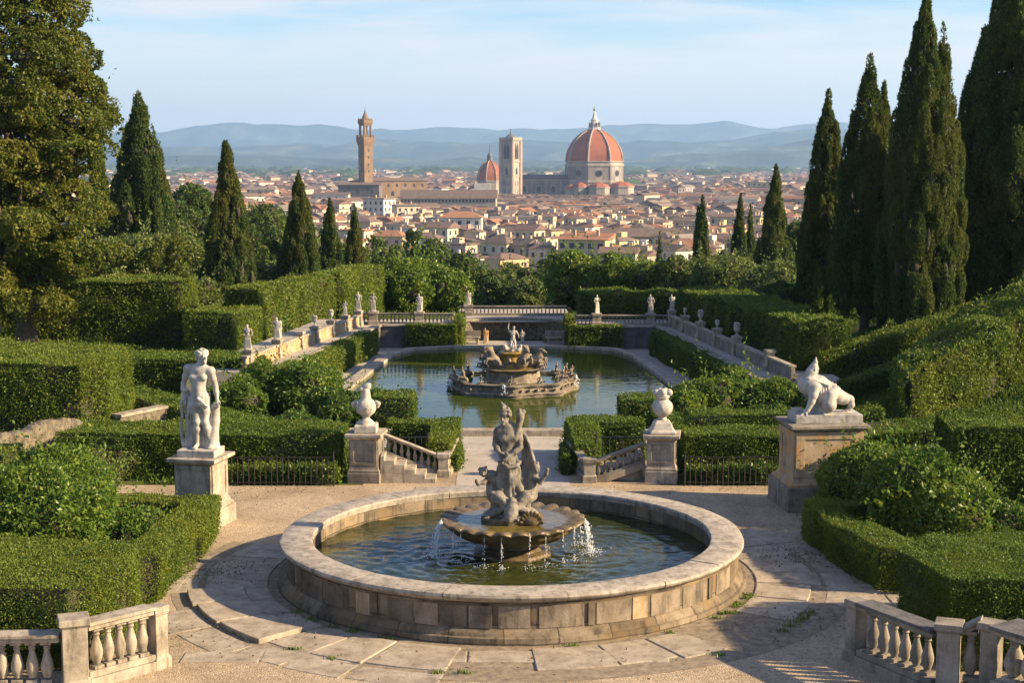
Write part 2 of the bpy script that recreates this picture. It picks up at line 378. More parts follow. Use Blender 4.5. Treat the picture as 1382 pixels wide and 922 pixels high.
# foliage families
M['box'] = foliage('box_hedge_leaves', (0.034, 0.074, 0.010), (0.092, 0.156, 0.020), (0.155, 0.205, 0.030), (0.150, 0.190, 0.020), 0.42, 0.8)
M['box_lit'] = foliage('sunlit_box_hedge_leaves', (0.046, 0.090, 0.012), (0.120, 0.182, 0.022), (0.185, 0.225, 0.034), (0.180, 0.208, 0.022), 0.42, 0.8)  # brighter, yellower copy of the box leaves: warm sunlight put into the colour
M['cyp'] = foliage('cypress_foliage', (0.024, 0.056, 0.016), (0.072, 0.118, 0.028), (0.160, 0.184, 0.038), (0.135, 0.130, 0.024), 0.40, 0.28, 0.6)
M['oak'] = foliage('oak_leaves', (0.036, 0.066, 0.011), (0.104, 0.140, 0.020), (0.200, 0.200, 0.034), (0.155, 0.150, 0.020), 0.42, 0.45)
M['olive'] = foliage('olive_green_leaves', (0.064, 0.100, 0.022), (0.140, 0.186, 0.044), (0.205, 0.24, 0.068), None, 0.40, 0.5)
M['wood'] = foliage('dark_tree_leaves', (0.030, 0.066, 0.017), (0.076, 0.128, 0.027), (0.145, 0.185, 0.040), (0.112, 0.142, 0.027), 0.38, 0.3)
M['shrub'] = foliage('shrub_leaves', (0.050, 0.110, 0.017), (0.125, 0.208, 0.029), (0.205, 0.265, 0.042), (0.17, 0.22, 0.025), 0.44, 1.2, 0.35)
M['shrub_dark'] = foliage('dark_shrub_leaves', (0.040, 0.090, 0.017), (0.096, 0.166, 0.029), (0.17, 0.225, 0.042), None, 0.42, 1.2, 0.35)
# ================================================================== leaf generators
CAM = np.array([0, 0, CAMH])
def leaf_arrays(P, N, size, aspect=0.55, spread=0.9, up=0.0, tint=(0.1, 1.0), tnoise=0.0):
    n = len(P)
    if n == 0: return np.zeros((0, 3)), np.zeros((0, 4), int), np.zeros(0)
    s = size*(0.65+0.7*rng.random(n)); s = s[:, None]
    a = N*0.7+rng.normal(size=(n, 3))*spread; a[:, 2] += up
    a /= np.linalg.norm(a, axis=1, keepdims=True)+1e-9
    b = np.cross(a, N+rng.normal(size=(n, 3))*0.6); b /= np.linalg.norm(b, axis=1, keepdims=True)+1e-9
    c = np.cross(a, b)
    w_ = s*aspect*0.5
    V = np.stack([P-a*s*0.5, P+b*w_+c*s*0.06, P+a*s*0.5, P-b*w_+c*s*0.06], 1).reshape(-1, 3)
    F = np.arange(n*4).reshape(-1, 4)
    t = tint[0]+(tint[1]-tint[0])*rng.random(n)**1.3
    if tnoise: t = t+tnoise*(vn(P, 1.3, 5.5)-0.5)*2
    return V, F, np.clip(t, 0, 1)
def merge(parts):
    Vs, Fs, Ts, o = [], [], [], 0
    for V, F, t in parts:
        if len(V) == 0: continue
        Vs.append(V); Fs.append(F+o); Ts.append(t); o += len(V)
    return np.concatenate(Vs), np.concatenate(Fs), np.concatenate(Ts)
def lsize(d, px=3.0): return max(0.03, d*px/1541)
def polyarea(p): return abs(sum(p[i][0]*p[(i+1) % len(p)][1]-p[(i+1) % len(p)][0]*p[i][1] for i in range(len(p))))/2
def hedge(label, poly, h, base=None, mat='box', px=2.9, tint=(0.1, 1.0), shag=0.03, name='clipped_hedge', cat='hedge', group=None, cover=2.3, topt=0.15, aspect=0.6, bulge=0.08):
    """clipped hedge: poly = footprint (ccw), h = height above the ground or function(x,y)"""
    a = sum(poly[i][0]*poly[(i+1) % len(poly)][1]-poly[(i+1) % len(poly)][0]*poly[i][1] for i in range(len(poly)))
    if a < 0: poly = poly[::-1]
    cx = sum(p[0] for p in poly)/len(poly); cyy = sum(p[1] for p in poly)/len(poly)
    bz = (lambda x, y: terr(x, y)) if base is None else (lambda x, y: np.full(np.shape(x), float(base)))
    hz = h if callable(h) else (lambda x, y: np.full(np.shape(x), float(h)))
    zt = lambda x, y: bz(x, y)+hz(x, y)
    d = math.hypot(cx, cyy); d = min(d, min(math.hypot(*p) for p in poly)*1.15)
    s = lsize(d, px); dens = cover*2/(aspect*s*s)
    P, N = [], []
    tris = tessellate_polygon([[Vector((x, y, 0)) for x, y in poly]])
    for t in tris:
        A, B, C = [np.array(poly[i]) for i in t]
        n = int(abs(np.cross(B-A, C-A))/2*dens*0.8)
        u = np.sqrt(rng.random(n)); v = rng.random(n)
        q = A*(1-u)[:, None]+B*(u*(1-v))[:, None]+C*(u*v)[:, None]
        P.append(np.c_[q, zt(q[:, 0], q[:, 1])]); N.append(np.tile([0, 0, 1.0], (n, 1)))
    ntop = sum(len(p) for p in P)
    for i in range(len(poly)):
        A = np.array(poly[i]); B = np.array(poly[(i+1) % len(poly)]); e = B-A; L = np.linalg.norm(e)
        nn = np.array([e[1], -e[0]])/(L+1e-9)
        hh = float(hz(np.array([(A[0]+B[0])/2]), np.array([(A[1]+B[1])/2]))[0])
        vis = 1.0 if np.dot(nn, -A) > 0 else 0.3
        n = int(L*hh*dens*vis); t = rng.random(n); q = A+t[:, None]*e
        zz = rng.random(n); z0 = bz(q[:, 0], q[:, 1]); z1 = zt(q[:, 0], q[:, 1])
        # the clipped shoulder is slightly rounded
        ins = np.clip((zz-0.88)/0.12, 0, 1)**2*min(0.14, 0.12*hh)
        q = q-nn*ins[:, None]
        P.append(np.c_[q, z0+(z1-z0)*zz]); N.append(np.tile([nn[0], nn[1], 0.0], (n, 1)))
    P = np.concatenate(P); N = np.concatenate(N)
    bl = (vn(P, 1.1, 3.1)-0.5)*2*bulge+(vn(P, 3.3, 9.1)-0.5)*bulge*0.9
    P = P+N*(bl+rng.normal(size=len(P))*shag*0.6-0.01)[:, None]
    thin = rng.random(len(P)) < np.clip((vn(P, 1.9, 7.7)-.18)*5, .30, 1)      # thin patches show the twigs
    thin[:ntop] |= rng.random(ntop) < .6
    ntop = int(thin[:ntop].sum()); P = P[thin]; N = N[thin]
    up = rng.random(len(P)) < 0.05      # fresh shoots stand out a little
    P[up] += N[up]*(rng.random(up.sum())**2)[:, None]*shag*4.5
    V, F, t = leaf_arrays(P, N, s, aspect, 0.85, 0.12, tint, 0.25)
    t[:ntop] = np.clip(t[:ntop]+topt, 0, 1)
    parts = [(V, F, t)]
    # twiggy body behind the leaves
    ins = 0.10
    cc = np.array([cx, cyy])
    pin = []
    for p in poly:
        pin.append(inset(poly, poly.index(p), 0.13))
    m = len(pin); pa = np.array(pin)
    Vc = np.concatenate([np.c_[pa, bz(pa[:, 0], pa[:, 1])-0.1], np.c_[pa, zt(pa[:, 0], pa[:, 1])-0.13]])
    quads = np.array([[i, (i+1) % m, m+(i+1) % m, m+i] for i in range(m)])
    topf = np.array([[m+t_[0], m+t_[1], m+t_[2], m+t_[2]] for t_ in tris])
    V, F, t = merge(parts)
    Fl = [F, quads+len(V), np.array([[x[0], x[1], x[2]] for x in topf])+len(V)]
    V = np.concatenate([V, Vc]); t = np.concatenate([t, np.full(len(quads)+len(topf), 0.05)])
    mi = np.zeros(len(t), int); mi[len(F):] = 1
    me = npmesh(name, V, Fl, False, mi, t)
    o = link(name, me, [M[mat], M['twigs']]); return tag(o, label, cat, group)
def inset(poly, i, d):
    n = len(poly); p0, p1, p2 = [np.array(poly[k % n], float) for k in (i-1, i, i+1)]
    a = (p1-p0)/np.linalg.norm(p1-p0); b = (p2-p1)/np.linalg.norm(p2-p1); na = np.array([-a[1], a[0]]); nb = np.array([-b[1], b[0]])
    return p1+(na+nb)/max(0.35, 1+na@nb)*d
def sph(n):
    k = np.arange(n)+0.5; ph = np.arccos(1-2*k/n); th = PI*(1+5**0.5)*k
    return np.c_[np.cos(th)*np.sin(ph), np.sin(th)*np.sin(ph), np.cos(ph)]
_ico = None
def ico():
    global _ico
    if _ico is None:
        import bmesh
        bm = bmesh.new(); bmesh.ops.create_icosphere(bm, subdivisions=2, radius=1); bm.verts.ensure_lookup_table()
        _ico = (np.array([v.co[:] for v in bm.verts]), np.array([[v.index for v in f.verts] for f in bm.faces])); bm.free()
    return _ico
def blob_leaves(blobs, s, cover=2.0, aspect=0.55, up=0.2, tint=(0.1, 1.0), fuzz=0.16, core=0.74, spread=0.9, clump=0.5, rej=0.86, shoots=0.0):
    """blobs: array (k,6) centre + radii; leaves on the outer skin of the union"""
    B = np.asarray(blobs, float); parts = []; dens = cover*2/(aspect*s*s)
    for i, b in enumerate(B):
        c, r = b[:3], b[3:6]
        area = 4*PI*((r[0]*r[1])**1.6/3+(r[0]*r[2])**1.6/3+(r[1]*r[2])**1.6/3)**(1/1.6)
        n = int(area*dens)
        if n < 3: continue
        q = rng.normal(size=(n, 3)); q /= np.linalg.norm(q, axis=1, keepdims=True)
        P = c+q*r; N = q/r; N /= np.linalg.norm(N, axis=1, keepdims=True)
        f = 1+(vn(P, 1.0/(0.45*r.mean()), i*3.7)-0.5)*2*fuzz+rng.normal(size=n)*0.05
        P = c+q*r*f[:, None]
        keep = np.ones(n, bool)
        near = np.where((np.abs(B[:, :3]-c) < (B[:, 3:6]+r)).all(1))[0]
        for j in near:
            if j == i: continue
            keep &= (((P-B[j, :3])/(B[j, 3:6]*rej))**2).sum(1) > 1
        if clump:   # leaves gather in sprays
            g = vn(P, 1.0/(s*4.2), i*1.9+2)
            keep &= rng.random(n) < np.clip((g-0.5+0.28/max(clump, .01)*0.5)*3.6, 0.05, 1)
        # leaves that face away from the garden are thinned
        away = ((P-CAM)*N).sum(1) > 0
        keep &= (~away) | (rng.random(n) < 0.45)
        P, N = P[keep], N[keep]
        if shoots and len(P) > 20:   # young twigs reaching out of the mass
            k = rng.choice(len(P), max(1, int(shoots*area/(s*s)*.011)))
            D = N[k]*.8+rng.normal(size=(len(k), 3))*.4; D[:, 2] += .5; L = s*(2.5+5*rng.random(len(k)))
            tt = np.linspace(.15, 1, 9)
            Q = (P[k][:, None, :]+D[:, None, :]*(L[:, None]*tt)[..., None]+rng.normal(size=(len(k), 9, 3))*s*.28).reshape(-1, 3)
            P = np.concatenate([P, Q]); N = np.concatenate([N, np.repeat(D/np.linalg.norm(D, axis=1, keepdims=True), 9, 0)])
        V, F, t = leaf_arrays(P, N, s, aspect, spread, up, tint, 0.2)
        parts.append((V, F, np.clip(t+rng.normal()*0.13, 0, 1)))
    V, F, t = merge(parts); Fl = [F]; tl = [t]; Vl = [V]; o = len(V)
    if core:
        iv, ifc = ico()
        for i, b in enumerate(B):
            P = iv*b[3:6]*core; P = P*(0.85+0.3*vn(iv, 1.7, i*2.3))[:, None]+b[:3]
            Vl.append(P); Fl.append(ifc+o); tl.append(np.full(len(ifc), -1.0)); o += len(P)
    return np.concatenate(Vl), Fl, np.concatenate(tl)
def foliage_obj(name, blobs, s, mat, parent=None, **k):
    V, F, t = blob_leaves(blobs, s, **k)
    me = npmesh(name, V, F, False, (t < -.5).astype(int), np.clip(t, 0, 1)); return link(name, me, [M[mat], M['twigs']], parent)
def shell_blobs(c, r, n, rs, lo=0.55, flat=0.85, seed=0, zmin=-0.6):
    g = np.random.default_rng(seed); out = []
    while len(out) < n:
        q = g.normal(size=3); q /= np.linalg.norm(q)
        if q[2] < zmin: continue
        f = lo+(0.96-lo)*g.random()**0.6; k = rs*(0.65+0.7*g.random())
        out.append([c[0]+q[0]*r[0]*f, c[1]+q[1]*r[1]*f, c[2]+q[2]*r[2]*f, k, k, k*flat])
    return out
def trunk_mesh(name, x, y, z0, z1, r, parent, mat='bark', limbs=(), lean=(0, 0)):
    mb = MB(); n = 7; pts = []; rr = []
    for i in range(n):
        t = i/(n-1); pts.append((x+lean[0]*t+0.05*r*math.sin(5*t), y+lean[1]*t, z0-0.15+(z1-z0+0.15)*t)); rr.append(r*(1.35 if i == 0 else 1-0.55*t))
    mb.tube(pts, rr, 9)
    for a, b, r0, r1 in limbs:
        a = Vector(a); b = Vector(b); k = (a+b)/2+Vector((0, 0, -0.08*(b-a).length))
        mb.tube([a, k, b], [r0, (r0+r1)/2, r1], 6)
    return mb.build(name, M[mat], parent, smooth=60)
def shrub(label, x, y, r, h, mat='shrub', px=3.6, n=9, seed=1, name='shrub', cat='shrub', group=None, rs=0.45, aspect=0.5, z=None, tint=(0.1, 1.0), **k):
    z0 = T(x, y) if z is None else z; s = lsize(math.hypot(x, y), px)
    rb = min(r, h)*rs; bl = [[x, y, z0+h*0.44, r*0.72, r*0.72, h*0.42]]+shell_blobs((x, y, z0+h*0.48), (max(.3*r, r-rb*.9), max(.3*r, r-rb*.9), max(.2*h, h*.5-rb*.85)), n, rb, 0.6, 0.9, seed, -0.75)
    root = thing(name, label, cat, (0, 0, 0), 0, group)
    k.setdefault('shoots', 1.0); k.setdefault('fuzz', .24); foliage_obj('leaves', bl, s, mat, root, aspect=aspect, tint=tint, **k)
    trunk_mesh('stem', x, y, z0, z0+h*0.5, max(0.02, 0.05*r), root)
    return root
def tree(label, x, y, r, ztop, mat='wood', px=3.2, n=26, seed=1, name='tree', cat='tree', group=None, zc=None, rs=0.36, depth=None, **k):
    z0 = T(x, y); H = ztop-z0; zlo = z0+H*0.16 if zc is None else zc
    c = (x, y, (zlo+ztop)/2); rad = (r, r if depth is None else depth, (ztop-zlo)/2); s = lsize(math.hypot(x, y), px)
    bl = [[c[0], c[1], c[2]-rad[2]*.05, rad[0]*0.62, rad[1]*0.62, rad[2]*0.72]]+shell_blobs(c, (rad[0]*.80, rad[1]*.80, rad[2]*.80), n, min(rad)*rs, 0.7, 0.85, seed, -0.8)
    root = thing(name, label, cat, (0, 0, 0), 0, group)
    foliage_obj('crown', bl, s, mat, root, **k)
    limbs = [((x, y, zlo), tuple(b[:3]), r*0.05, r*0.02) for b in bl[1:8]]
    trunk_mesh('trunk', x, y, z0, c[2], max(0.12, r*0.09), root, limbs=limbs)
    return root
def cypress(label, px, ptop, y, wpx, pbase=None, seed=1, second=None, group='tall cypresses', trunks=(0,), px_leaf=3.3, low=0.03, fat=0.20):
    """slender cypress; crown made of many upright plumes"""
    g = np.random.default_rng(seed)
    zt = ZT(ptop, y); x = XD(px, (ptop+400)/2, y)
    z0 = T(x, y); Hh = zt-z0; rr = wpx/2/2080*y*(1.13 if y < 70 else 1.30)
    s = lsize(math.hypot(x, y), px_leaf); bl = []
    axes = [(x, y, zt, rr if second is None else rr*0.80)]
    if second is not None:
        x2 = XD(second[0], second[1], y); axes = [(x-rr*0.12, y, zt, rr*0.80), (x2, y+0.3, ZT(second[1], y), rr*0.58)]
    for ax, ay, az, ar in axes:
        Hx = az-z0
        def prof(t): return ar*min(1, ((t+0.10)/0.30))**0.55*max(0.0, 1-max(0, (t-fat)/(1-fat))**1.30)**0.90
        k = 12
        for i in range(k):   # the body
            t = low+0.02+(0.93-low)*i/(k-1); bl.append([ax, ay, z0+Hx*t, prof(t)*0.80+0.03, prof(t)*0.80+0.03, Hx*0.075])
        npl = int(80+Hx*9)
        for i in range(npl):
            t = low+(0.93-low)*g.random(); a = g.random()*2*PI; w_ = (0.10+0.15*g.random())*ar*(0.45+0.55*prof(t)/ar); lw = w_*(2.6+2.2*g.random()); pr = prof(min(.97, t+(w_+lw*.55)/Hx)); f = 0.80+0.20*g.random()
            bl.append([ax+math.cos(a)*pr*f, ay+math.sin(a)*pr*f, z0+Hx*t+w_, w_, w_, lw])
        for i in range(5):
            bl.append([ax+g.normal()*0.03*ar, ay, az-Hx*(0.012+0.022*i), ar*0.05+0.022*i*ar*1.6, ar*0.05+0.022*i*ar*1.6, Hx*0.035])
    root = thing('cypress', label, 'cypress', (0, 0, 0), 0, group)
    foliage_obj('crown', bl, s, 'cyp', root, aspect=0.36, up=1.1, spread=0.55, fuzz=0.14, core=0.50, cover=2.9, clump=0.62, rej=0.80, tint=(0, 1))
    for dx in trunks: 
        tr = trunk_mesh('trunk', x+dx*rr, y-0.1*rr, T(x+dx*rr, y), z0+Hh*0.3, max(0.09, rr*0.12), root)
    return root
# ================================================================== carved figures: blended solids turned into one skin
class Sculpt:
    def __init__(s): s.p = []
    def cap(s, a, b, ra, rb=None, k=0.03): s.p.append(('c', np.array(a, float), np.array(b, float), ra, ra if rb is None else rb, k)); return s
    def ell(s, c, r, rot=(0, 0, 0), k=0.03, neg=False):
        m = np.array(Euler(rot).to_matrix()); s.p.append(('n' if neg else 'e', np.array(c, float), np.array(r, float), m, 0, k)); return s
    def box(s, c, d, k=0.01): s.p.append(('b', np.array(c, float), np.array(d, float)/2, 0, 0, k)); return s
    def chain(s, pts, k=0.03):
        for (a, ra), (b, rb) in zip(pts, pts[1:]): s.cap(a, b, ra, rb, k)
        return s
    def mesh(s, name, h, ripple=0.0):
        lo = np.full(3, 1e9); hi = -lo; bbs = []
        for p in s.p:
            if p[0] == 'c': r = max(p[3], p[4]); a = np.minimum(p[1], p[2])-r; b = np.maximum(p[1], p[2])+r
            elif p[0] == 'b': a = p[1]-p[2]; b = p[1]+p[2]
            else: e = p[2].max(); a = p[1]-e; b = p[1]+e
            bbs.append((a, b)); lo = np.minimum(lo, a); hi = np.maximum(hi, b)
        lo -= 3*h; hi += 3*h
        n = np.ceil((hi-lo)/h).astype(int)+1; F = np.full(n, 5.0, np.float32)
        ax = [lo[i]+h*np.arange(n[i]) for i in range(3)]
        for p, (a, b) in zip(s.p, bbs):
            k = p[5]; mg = k+3*h
            i0 = np.maximum(((a-mg-lo)/h).astype(int), 0); i1 = np.minimum(((b+mg-lo)/h).astype(int)+2, n)
            sl = tuple(slice(i0[j], i1[j]) for j in range(3))
            X, Y, Z = np.meshgrid(*[ax[j][sl[j]] for j in range(3)], indexing='ij'); Q = np.stack([X, Y, Z], -1)
            if p[0] == 'c':
                ab = p[2]-p[1]; t = np.clip(((Q-p[1])@ab)/max(ab@ab, 1e-9), 0, 1)
                d = np.linalg.norm(Q-p[1]-t[..., None]*ab, axis=-1)-(p[3]+(p[4]-p[3])*t)
            elif p[0] == 'b':
                q = np.abs(Q-p[1])-p[2]; d = np.linalg.norm(np.maximum(q, 0), axis=-1)+np.minimum(q.max(-1), 0)
            else:
                q = (Q-p[1])@p[3]; k0 = np.linalg.norm(q/p[2], axis=-1); k1 = np.linalg.norm(q/(p[2]**2), axis=-1); d = k0*(k0-1)/np.maximum(k1, 1e-6)
            c = F[sl]
            if p[0] == 'n':
                hh = np.clip(0.5-0.5*(c+d)/k, 0, 1); F[sl] = c+(-d-c)*hh+k*hh*(1-hh)
            else:
                hh = np.clip(0.5+0.5*(c-d)/k, 0, 1); F[sl] = c+(d-c)*hh-k*hh*(1-hh)
        if ripple:
            X, Y, Z = np.meshgrid(*ax, indexing='ij'); q = np.stack([X, Y, Z], -1).reshape(-1, 3)
            F += ((vn(q, 14, 2.2)-0.5)*ripple).reshape(F.shape)
        ins = F < 0
        cs = np.zeros(np.array(F.shape)-1, int)
        for dx in (0, 1):
            for dy in (0, 1):
                for dz in (0, 1): cs += ins[dx:dx+n[0]-1, dy:dy+n[1]-1, dz:dz+n[2]-1]
        cells = np.argwhere((cs > 0) & (cs < 8)); idx = np.full(cs.shape, -1, int); idx[tuple(cells.T)] = np.arange(len(cells))
        acc = np.zeros((len(cells), 3)); cnt = np.zeros(len(cells))
        cor = [(i, j, k) for i in (0, 1) for j in (0, 1) for k in (0, 1)]
        for a in cor:
            for axx in range(3):
                if a[axx]: continue
                b = list(a); b[axx] = 1
                fa = F[tuple((cells+a).T)]; fb = F[tuple((cells+b).T)]; m = (fa < 0) != (fb < 0)
                t = fa/(fa-fb+1e-12); pos = np.tile(np.array(a, float), (len(cells), 1)); pos[:, axx] = t
                acc[m] += pos[m]; cnt[m] += 1
        V = lo+h*(cells+acc/np.maximum(cnt, 1)[:, None]); Q = []
        for axx in range(3):
            o1, o2 = (axx+1) % 3, (axx+2) % 3
            sa = [slice(0, n[i]) for i in range(3)]; sb = list(sa); sa[axx] = slice(0, n[axx]-1); sb[axx] = slice(1, n[axx])
            ch = np.argwhere(ins[tuple(sa)] != ins[tuple(sb)])
            ch = ch[(ch[:, o1] > 0) & (ch[:, o2] > 0) & (ch[:, o1] < n[o1]-1) & (ch[:, o2] < n[o2]-1)]
            e1 = np.zeros(3, int); e1[o1] = 1; e2 = np.zeros(3, int); e2[o2] = 1
            q = np.stack([idx[tuple((ch-e1-e2).T)], idx[tuple((ch-e2).T)], idx[tuple(ch.T)], idx[tuple((ch-e1).T)]], 1)
            fl = ~ins[tuple(ch.T)]; q[fl] = q[fl][:, ::-1]; Q.append(q)
        Q = np.concatenate(Q); Q = Q[(Q >= 0).all(1)]
        return npmesh(name, V, Q, True)
def figure(s, J, H, k=0.025, face=None, hair=True, fingers=True):
    """adds a human body; J = joints, H = full height used for limb thickness"""
    g = {a: np.array(b, float) for a, b in J.items()}
    hd = g['head']; f = np.array(face if face is not None else (0, -1, 0), float); f /= np.linalg.norm(f)
    yaw = math.atan2(f[1], f[0])+PI/2; sd = np.cross(f, [0, 0, 1.0]); sd /= np.linalg.norm(sd)
    up = np.array([0, 0, 1.0])
    s.ell(hd+up*0.010*H, (0.042*H, 0.052*H, 0.054*H), (0, 0, yaw), 0.01*H)
    s.ell(hd-up*0.028*H+f*0.016*H, (0.030*H, 0.034*H, 0.042*H), (0, 0, yaw), 0.012*H)
    s.cap(hd+f*0.050*H+up*0.012*H, hd+f*0.060*H-up*0.012*H, 0.006*H, 0.009*H, 0.008*H)       # nose
    for e in (-1, 1):
        s.ell(hd+f*0.052*H+sd*e*0.018*H+up*0.010*H, (0.010*H, 0.010*H, 0.007*H), (0, 0, 0), 0.006*H, True)   # eye sockets
        s.ell(hd+f*0.043*H+sd*e*0.018*H+up*0.009*H, (0.009*H,)*3, (0, 0, 0), 0.004*H)
        s.ell(hd+sd*e*0.043*H+up*0.002*H, (0.008*H, 0.012*H, 0.016*H), (0, 0, yaw), 0.006*H)                # ears
    s.cap(hd+f*0.047*H-up*0.033*H-sd*0.011*H, hd+f*0.047*H-up*0.033*H+sd*0.011*H, 0.006*H, None, 0.006*H)   # mouth
    s.ell(hd+f*0.040*H-up*0.056*H, (0.013*H,)*3, (0, 0, 0), 0.010*H)                                     # chin
    if hair:
        gg = np.random.default_rng(4)
        for i in range(46):
            q = gg.normal(size=3); q /= np.linalg.norm(q)
            if q@f > 0.55 and q[2] < 0.62: continue
            if q[2] < -0.35: continue
            s.ell(hd+up*0.012*H+q*np.array([0.048, 0.048, 0.056])*H, (0.013*H,)*3, (0, 0, 0), 0.006*H)
    nk, ch, wa, pe = g['neck'], g['chest'], g['waist'], g['pelvis']
    s.cap(hd-up*0.045*H-f*0.01*H, nk, 0.030*H, 0.036*H, k*H)
    def rotto(a, b):
        d = Vector(b-a); return tuple(d.to_track_quat('Z', 'Y').to_euler())
    shv = g['shR']-g['shL']; ang = math.atan2(shv[1], shv[0])
    s.ell((ch*0.6+nk*0.4), (0.095*H, 0.062*H, 0.085*H), (0, 0, ang), k*H); s.ell(ch-up*0.03*H, (0.085*H, 0.060*H, 0.075*H), (0, 0, ang), k*H)
    s.cap(ch-up*0.03*H, wa, 0.066*H, 0.062*H, k*H); s.cap(wa, pe, 0.064*H, 0.070*H, k*H)
    hpv = g['hipR']-g['hipL']; hang = math.atan2(hpv[1], hpv[0])
    s.ell(pe, (0.088*H, 0.062*H, 0.060*H), (0, 0, hang), k*H)
    fr = np.array([math.sin(ang), -math.cos(ang), 0])
    for e, a in ((-1, 'L'), (1, 'R')):
        sh, el, wr, ha = [g[x+a] for x in ('sh', 'el', 'wr', 'ha')]
        s.cap(nk-up*0.01*H, sh, 0.030*H, 0.034*H, k*H)
        s.ell(sh, (0.040*H,)*3, (0, 0, 0), k*H)
        s.cap(sh, (sh+el)/2, 0.033*H, 0.030*H, 0.015*H); s.cap((sh+el)/2, el, 0.030*H, 0.022*H, 0.015*H)
        s.cap(el, el*0.6+wr*0.4, 0.023*H, 0.025*H, 0.012*H); s.cap(el*0.6+wr*0.4, wr, 0.025*H, 0.015*H, 0.012*H)
        hv = (ha-wr); L = np.linalg.norm(hv)+1e-6; hv = hv/L
        s.ell(wr+hv*0.022*H, (0.018*H, 0.013*H, 0.028*H), rotto(wr, ha), 0.010*H)
        if fingers:
            sx = np.cross(hv, fr); sx /= np.linalg.norm(sx)+1e-6
            for q in range(4):
                b0 = wr+hv*0.044*H+sx*(q-1.5)*0.0095*H; m_ = b0+hv*(0.020-0.002*abs(q-1.3))*H; t_ = m_+(hv*0.7-fr*0.0+np.array([0, 0, -0.35]))*0.016*H
                s.cap(b0, m_, 0.0056*H, 0.0052*H, 0.004*H); s.cap(m_, t_, 0.0052*H, 0.004*H, 0.003*H)
            b0 = wr+hv*0.012*H+sx*(-e)*0.016*H; s.cap(b0, b0+(hv*0.8+sx*(-e)*0.5)*0.03*H, 0.007*H, 0.0055*H, 0.005*H)
        # chest muscle
        s.ell(ch*0.55+nk*0.45+(sh-nk)*0.42*np.array([1, 1, 0.2])-up*0.045*H+fr*0.042*H, (0.044*H, 0.030*H, 0.036*H), (0, 0, ang), 0.012*H)
    for a in 'LR':
        hi, kn, an, to = [g[x+a] for x in ('hip', 'kn', 'an', 'to')]
        s.cap(hi, (hi+kn)/2, 0.055*H, 0.048*H, k*H); s.cap((hi+kn)/2, kn, 0.048*H, 0.034*H, 0.02*H)
        s.ell(kn+fr*0.008*H, (0.034*H,)*3, (0, 0, 0), 0.012*H)
        md = kn*0.68+an*0.32
        s.cap(kn, md, 0.032*H, 0.036*H, 0.015*H); s.cap(md, an, 0.035*H, 0.020*H, 0.015*H)
        s.ell(an-up*0.012*H, (0.022*H,)*3, (0, 0, 0), 0.01*H); s.cap(an-up*0.022*H, to, 0.021*H, 0.014*H, 0.012*H)
        fv = (to-an)*np.array([1, 1, 0]); fv /= np.linalg.norm(fv)+1e-6; sx = np.array([-fv[1], fv[0], 0])
        for q in range(5):
            b0 = to+sx*(q-2)*0.009*H; s.cap(b0-fv*0.01*H, b0+fv*(0.018-0.002*abs(q-2))*H-up*0.004*H, 0.0075*H, 0.006*H, 0.005*H)
    return fr
# ================================================================== SETTING
def axis(*seg):
    a = []
    for lo, hi, n in seg: a += list(np.linspace(lo, hi, n, endpoint=False))
    return np.array(a+[seg[-1][1]])
gx = axis((-15500, -800, 14), (-800, -60, 22), (-60, 60, 120), (60, 800, 22), (800, 15500, 14))
gy = axis((-150, 0, 10), (0, 130, 100), (130, 460, 60), (460, 15900, 40))
X, Y = np.meshgrid(gx, gy, indexing='ij'); nx, ny = X.shape
V = np.stack([X, Y, terr(X, Y)-0.004], -1).reshape(-1, 3)
i, j = np.meshgrid(np.arange(nx-1), np.arange(ny-1), indexing='ij'); q = (i*ny+j).ravel()
tag(link('ground', npmesh('ground', V, np.stack([q, q+ny, q+ny+1, q+1], 1), True), M['ground']), kind='structure')
def sheet(name, poly, z, mat):
    mb = MB(); mb.add([(x, y, z) for x, y in poly], [tuple(range(len(poly)))]); o = mb.build(name, M[mat]); return tag(o, kind='structure')
sheet('gravel_terrace', [(-10.4, 8), (8.4, 8), (8.4, 34.5), (3.4, 34.5), (3.4, 37.4), (-3.4, 37.4), (-3.4, 34.5), (-10.4, 34.5)], 0.004, 'gravel')
sheet('path', [(-1.28, 34.3), (1.32, 34.3), (1.36, 40.8), (-1.32, 40.8)], 0.010, 'path')
# paved walk round the pool
PW = 5.25
pool_in = [(-5.45, 41.2), (5.45, 41.2), (5.10, 50), (4.45, 57.3), (3.8, 59.2), (2.2, 59.9), (-2.2, 59.9), (-3.8, 59.2), (-4.45, 57.3), (-5.10, 50)]
sheet('pool_walk', [(-6.9, 39.2), (6.9, 39.2), (6.5, 63.2), (-6.5, 63.2)], 0.003, 'path')
def ring_strip(name, inner, wid, z0, z1, mat):
    n = len(inner); c = Vector((sum(p[0] for p in inner)/n, sum(p[1] for p in inner)/n))
    def off(d):
        out = []
        for k in range(n):
            p0, p1, p2 = Vector(inner[k-1]), Vector(inner[k]), Vector(inner[(k+1) % n])
            a = (p1-p0).normalized(); b = (p2-p1).normalized(); na = Vector((a.y, -a.x)); nb = Vector((b.y, -b.x))
            t = (na+nb); t = t/(1+na.dot(nb)); out.append(p1+t*d)
        return out
    o = off(wid); mb = MB()
    rings = [[(p[0], p[1], z0) for p in inner], [(p[0], p[1], z1) for p in inner], [(p.x, p.y, z1) for p in o], [(p.x, p.y, z0) for p in o]]
    mb.loft(rings, 0, False); return mb.build(name, M[mat], bevel=0.015)
tag(ring_strip('pool_kerb', pool_in, 0.42, -0.05, 0.17, 'limestone'), kind='structure')
sheet('pool_water', [(x*1.01, 50+(y-50)*1.005) for x, y in pool_in], 0.06, 'pool_water')
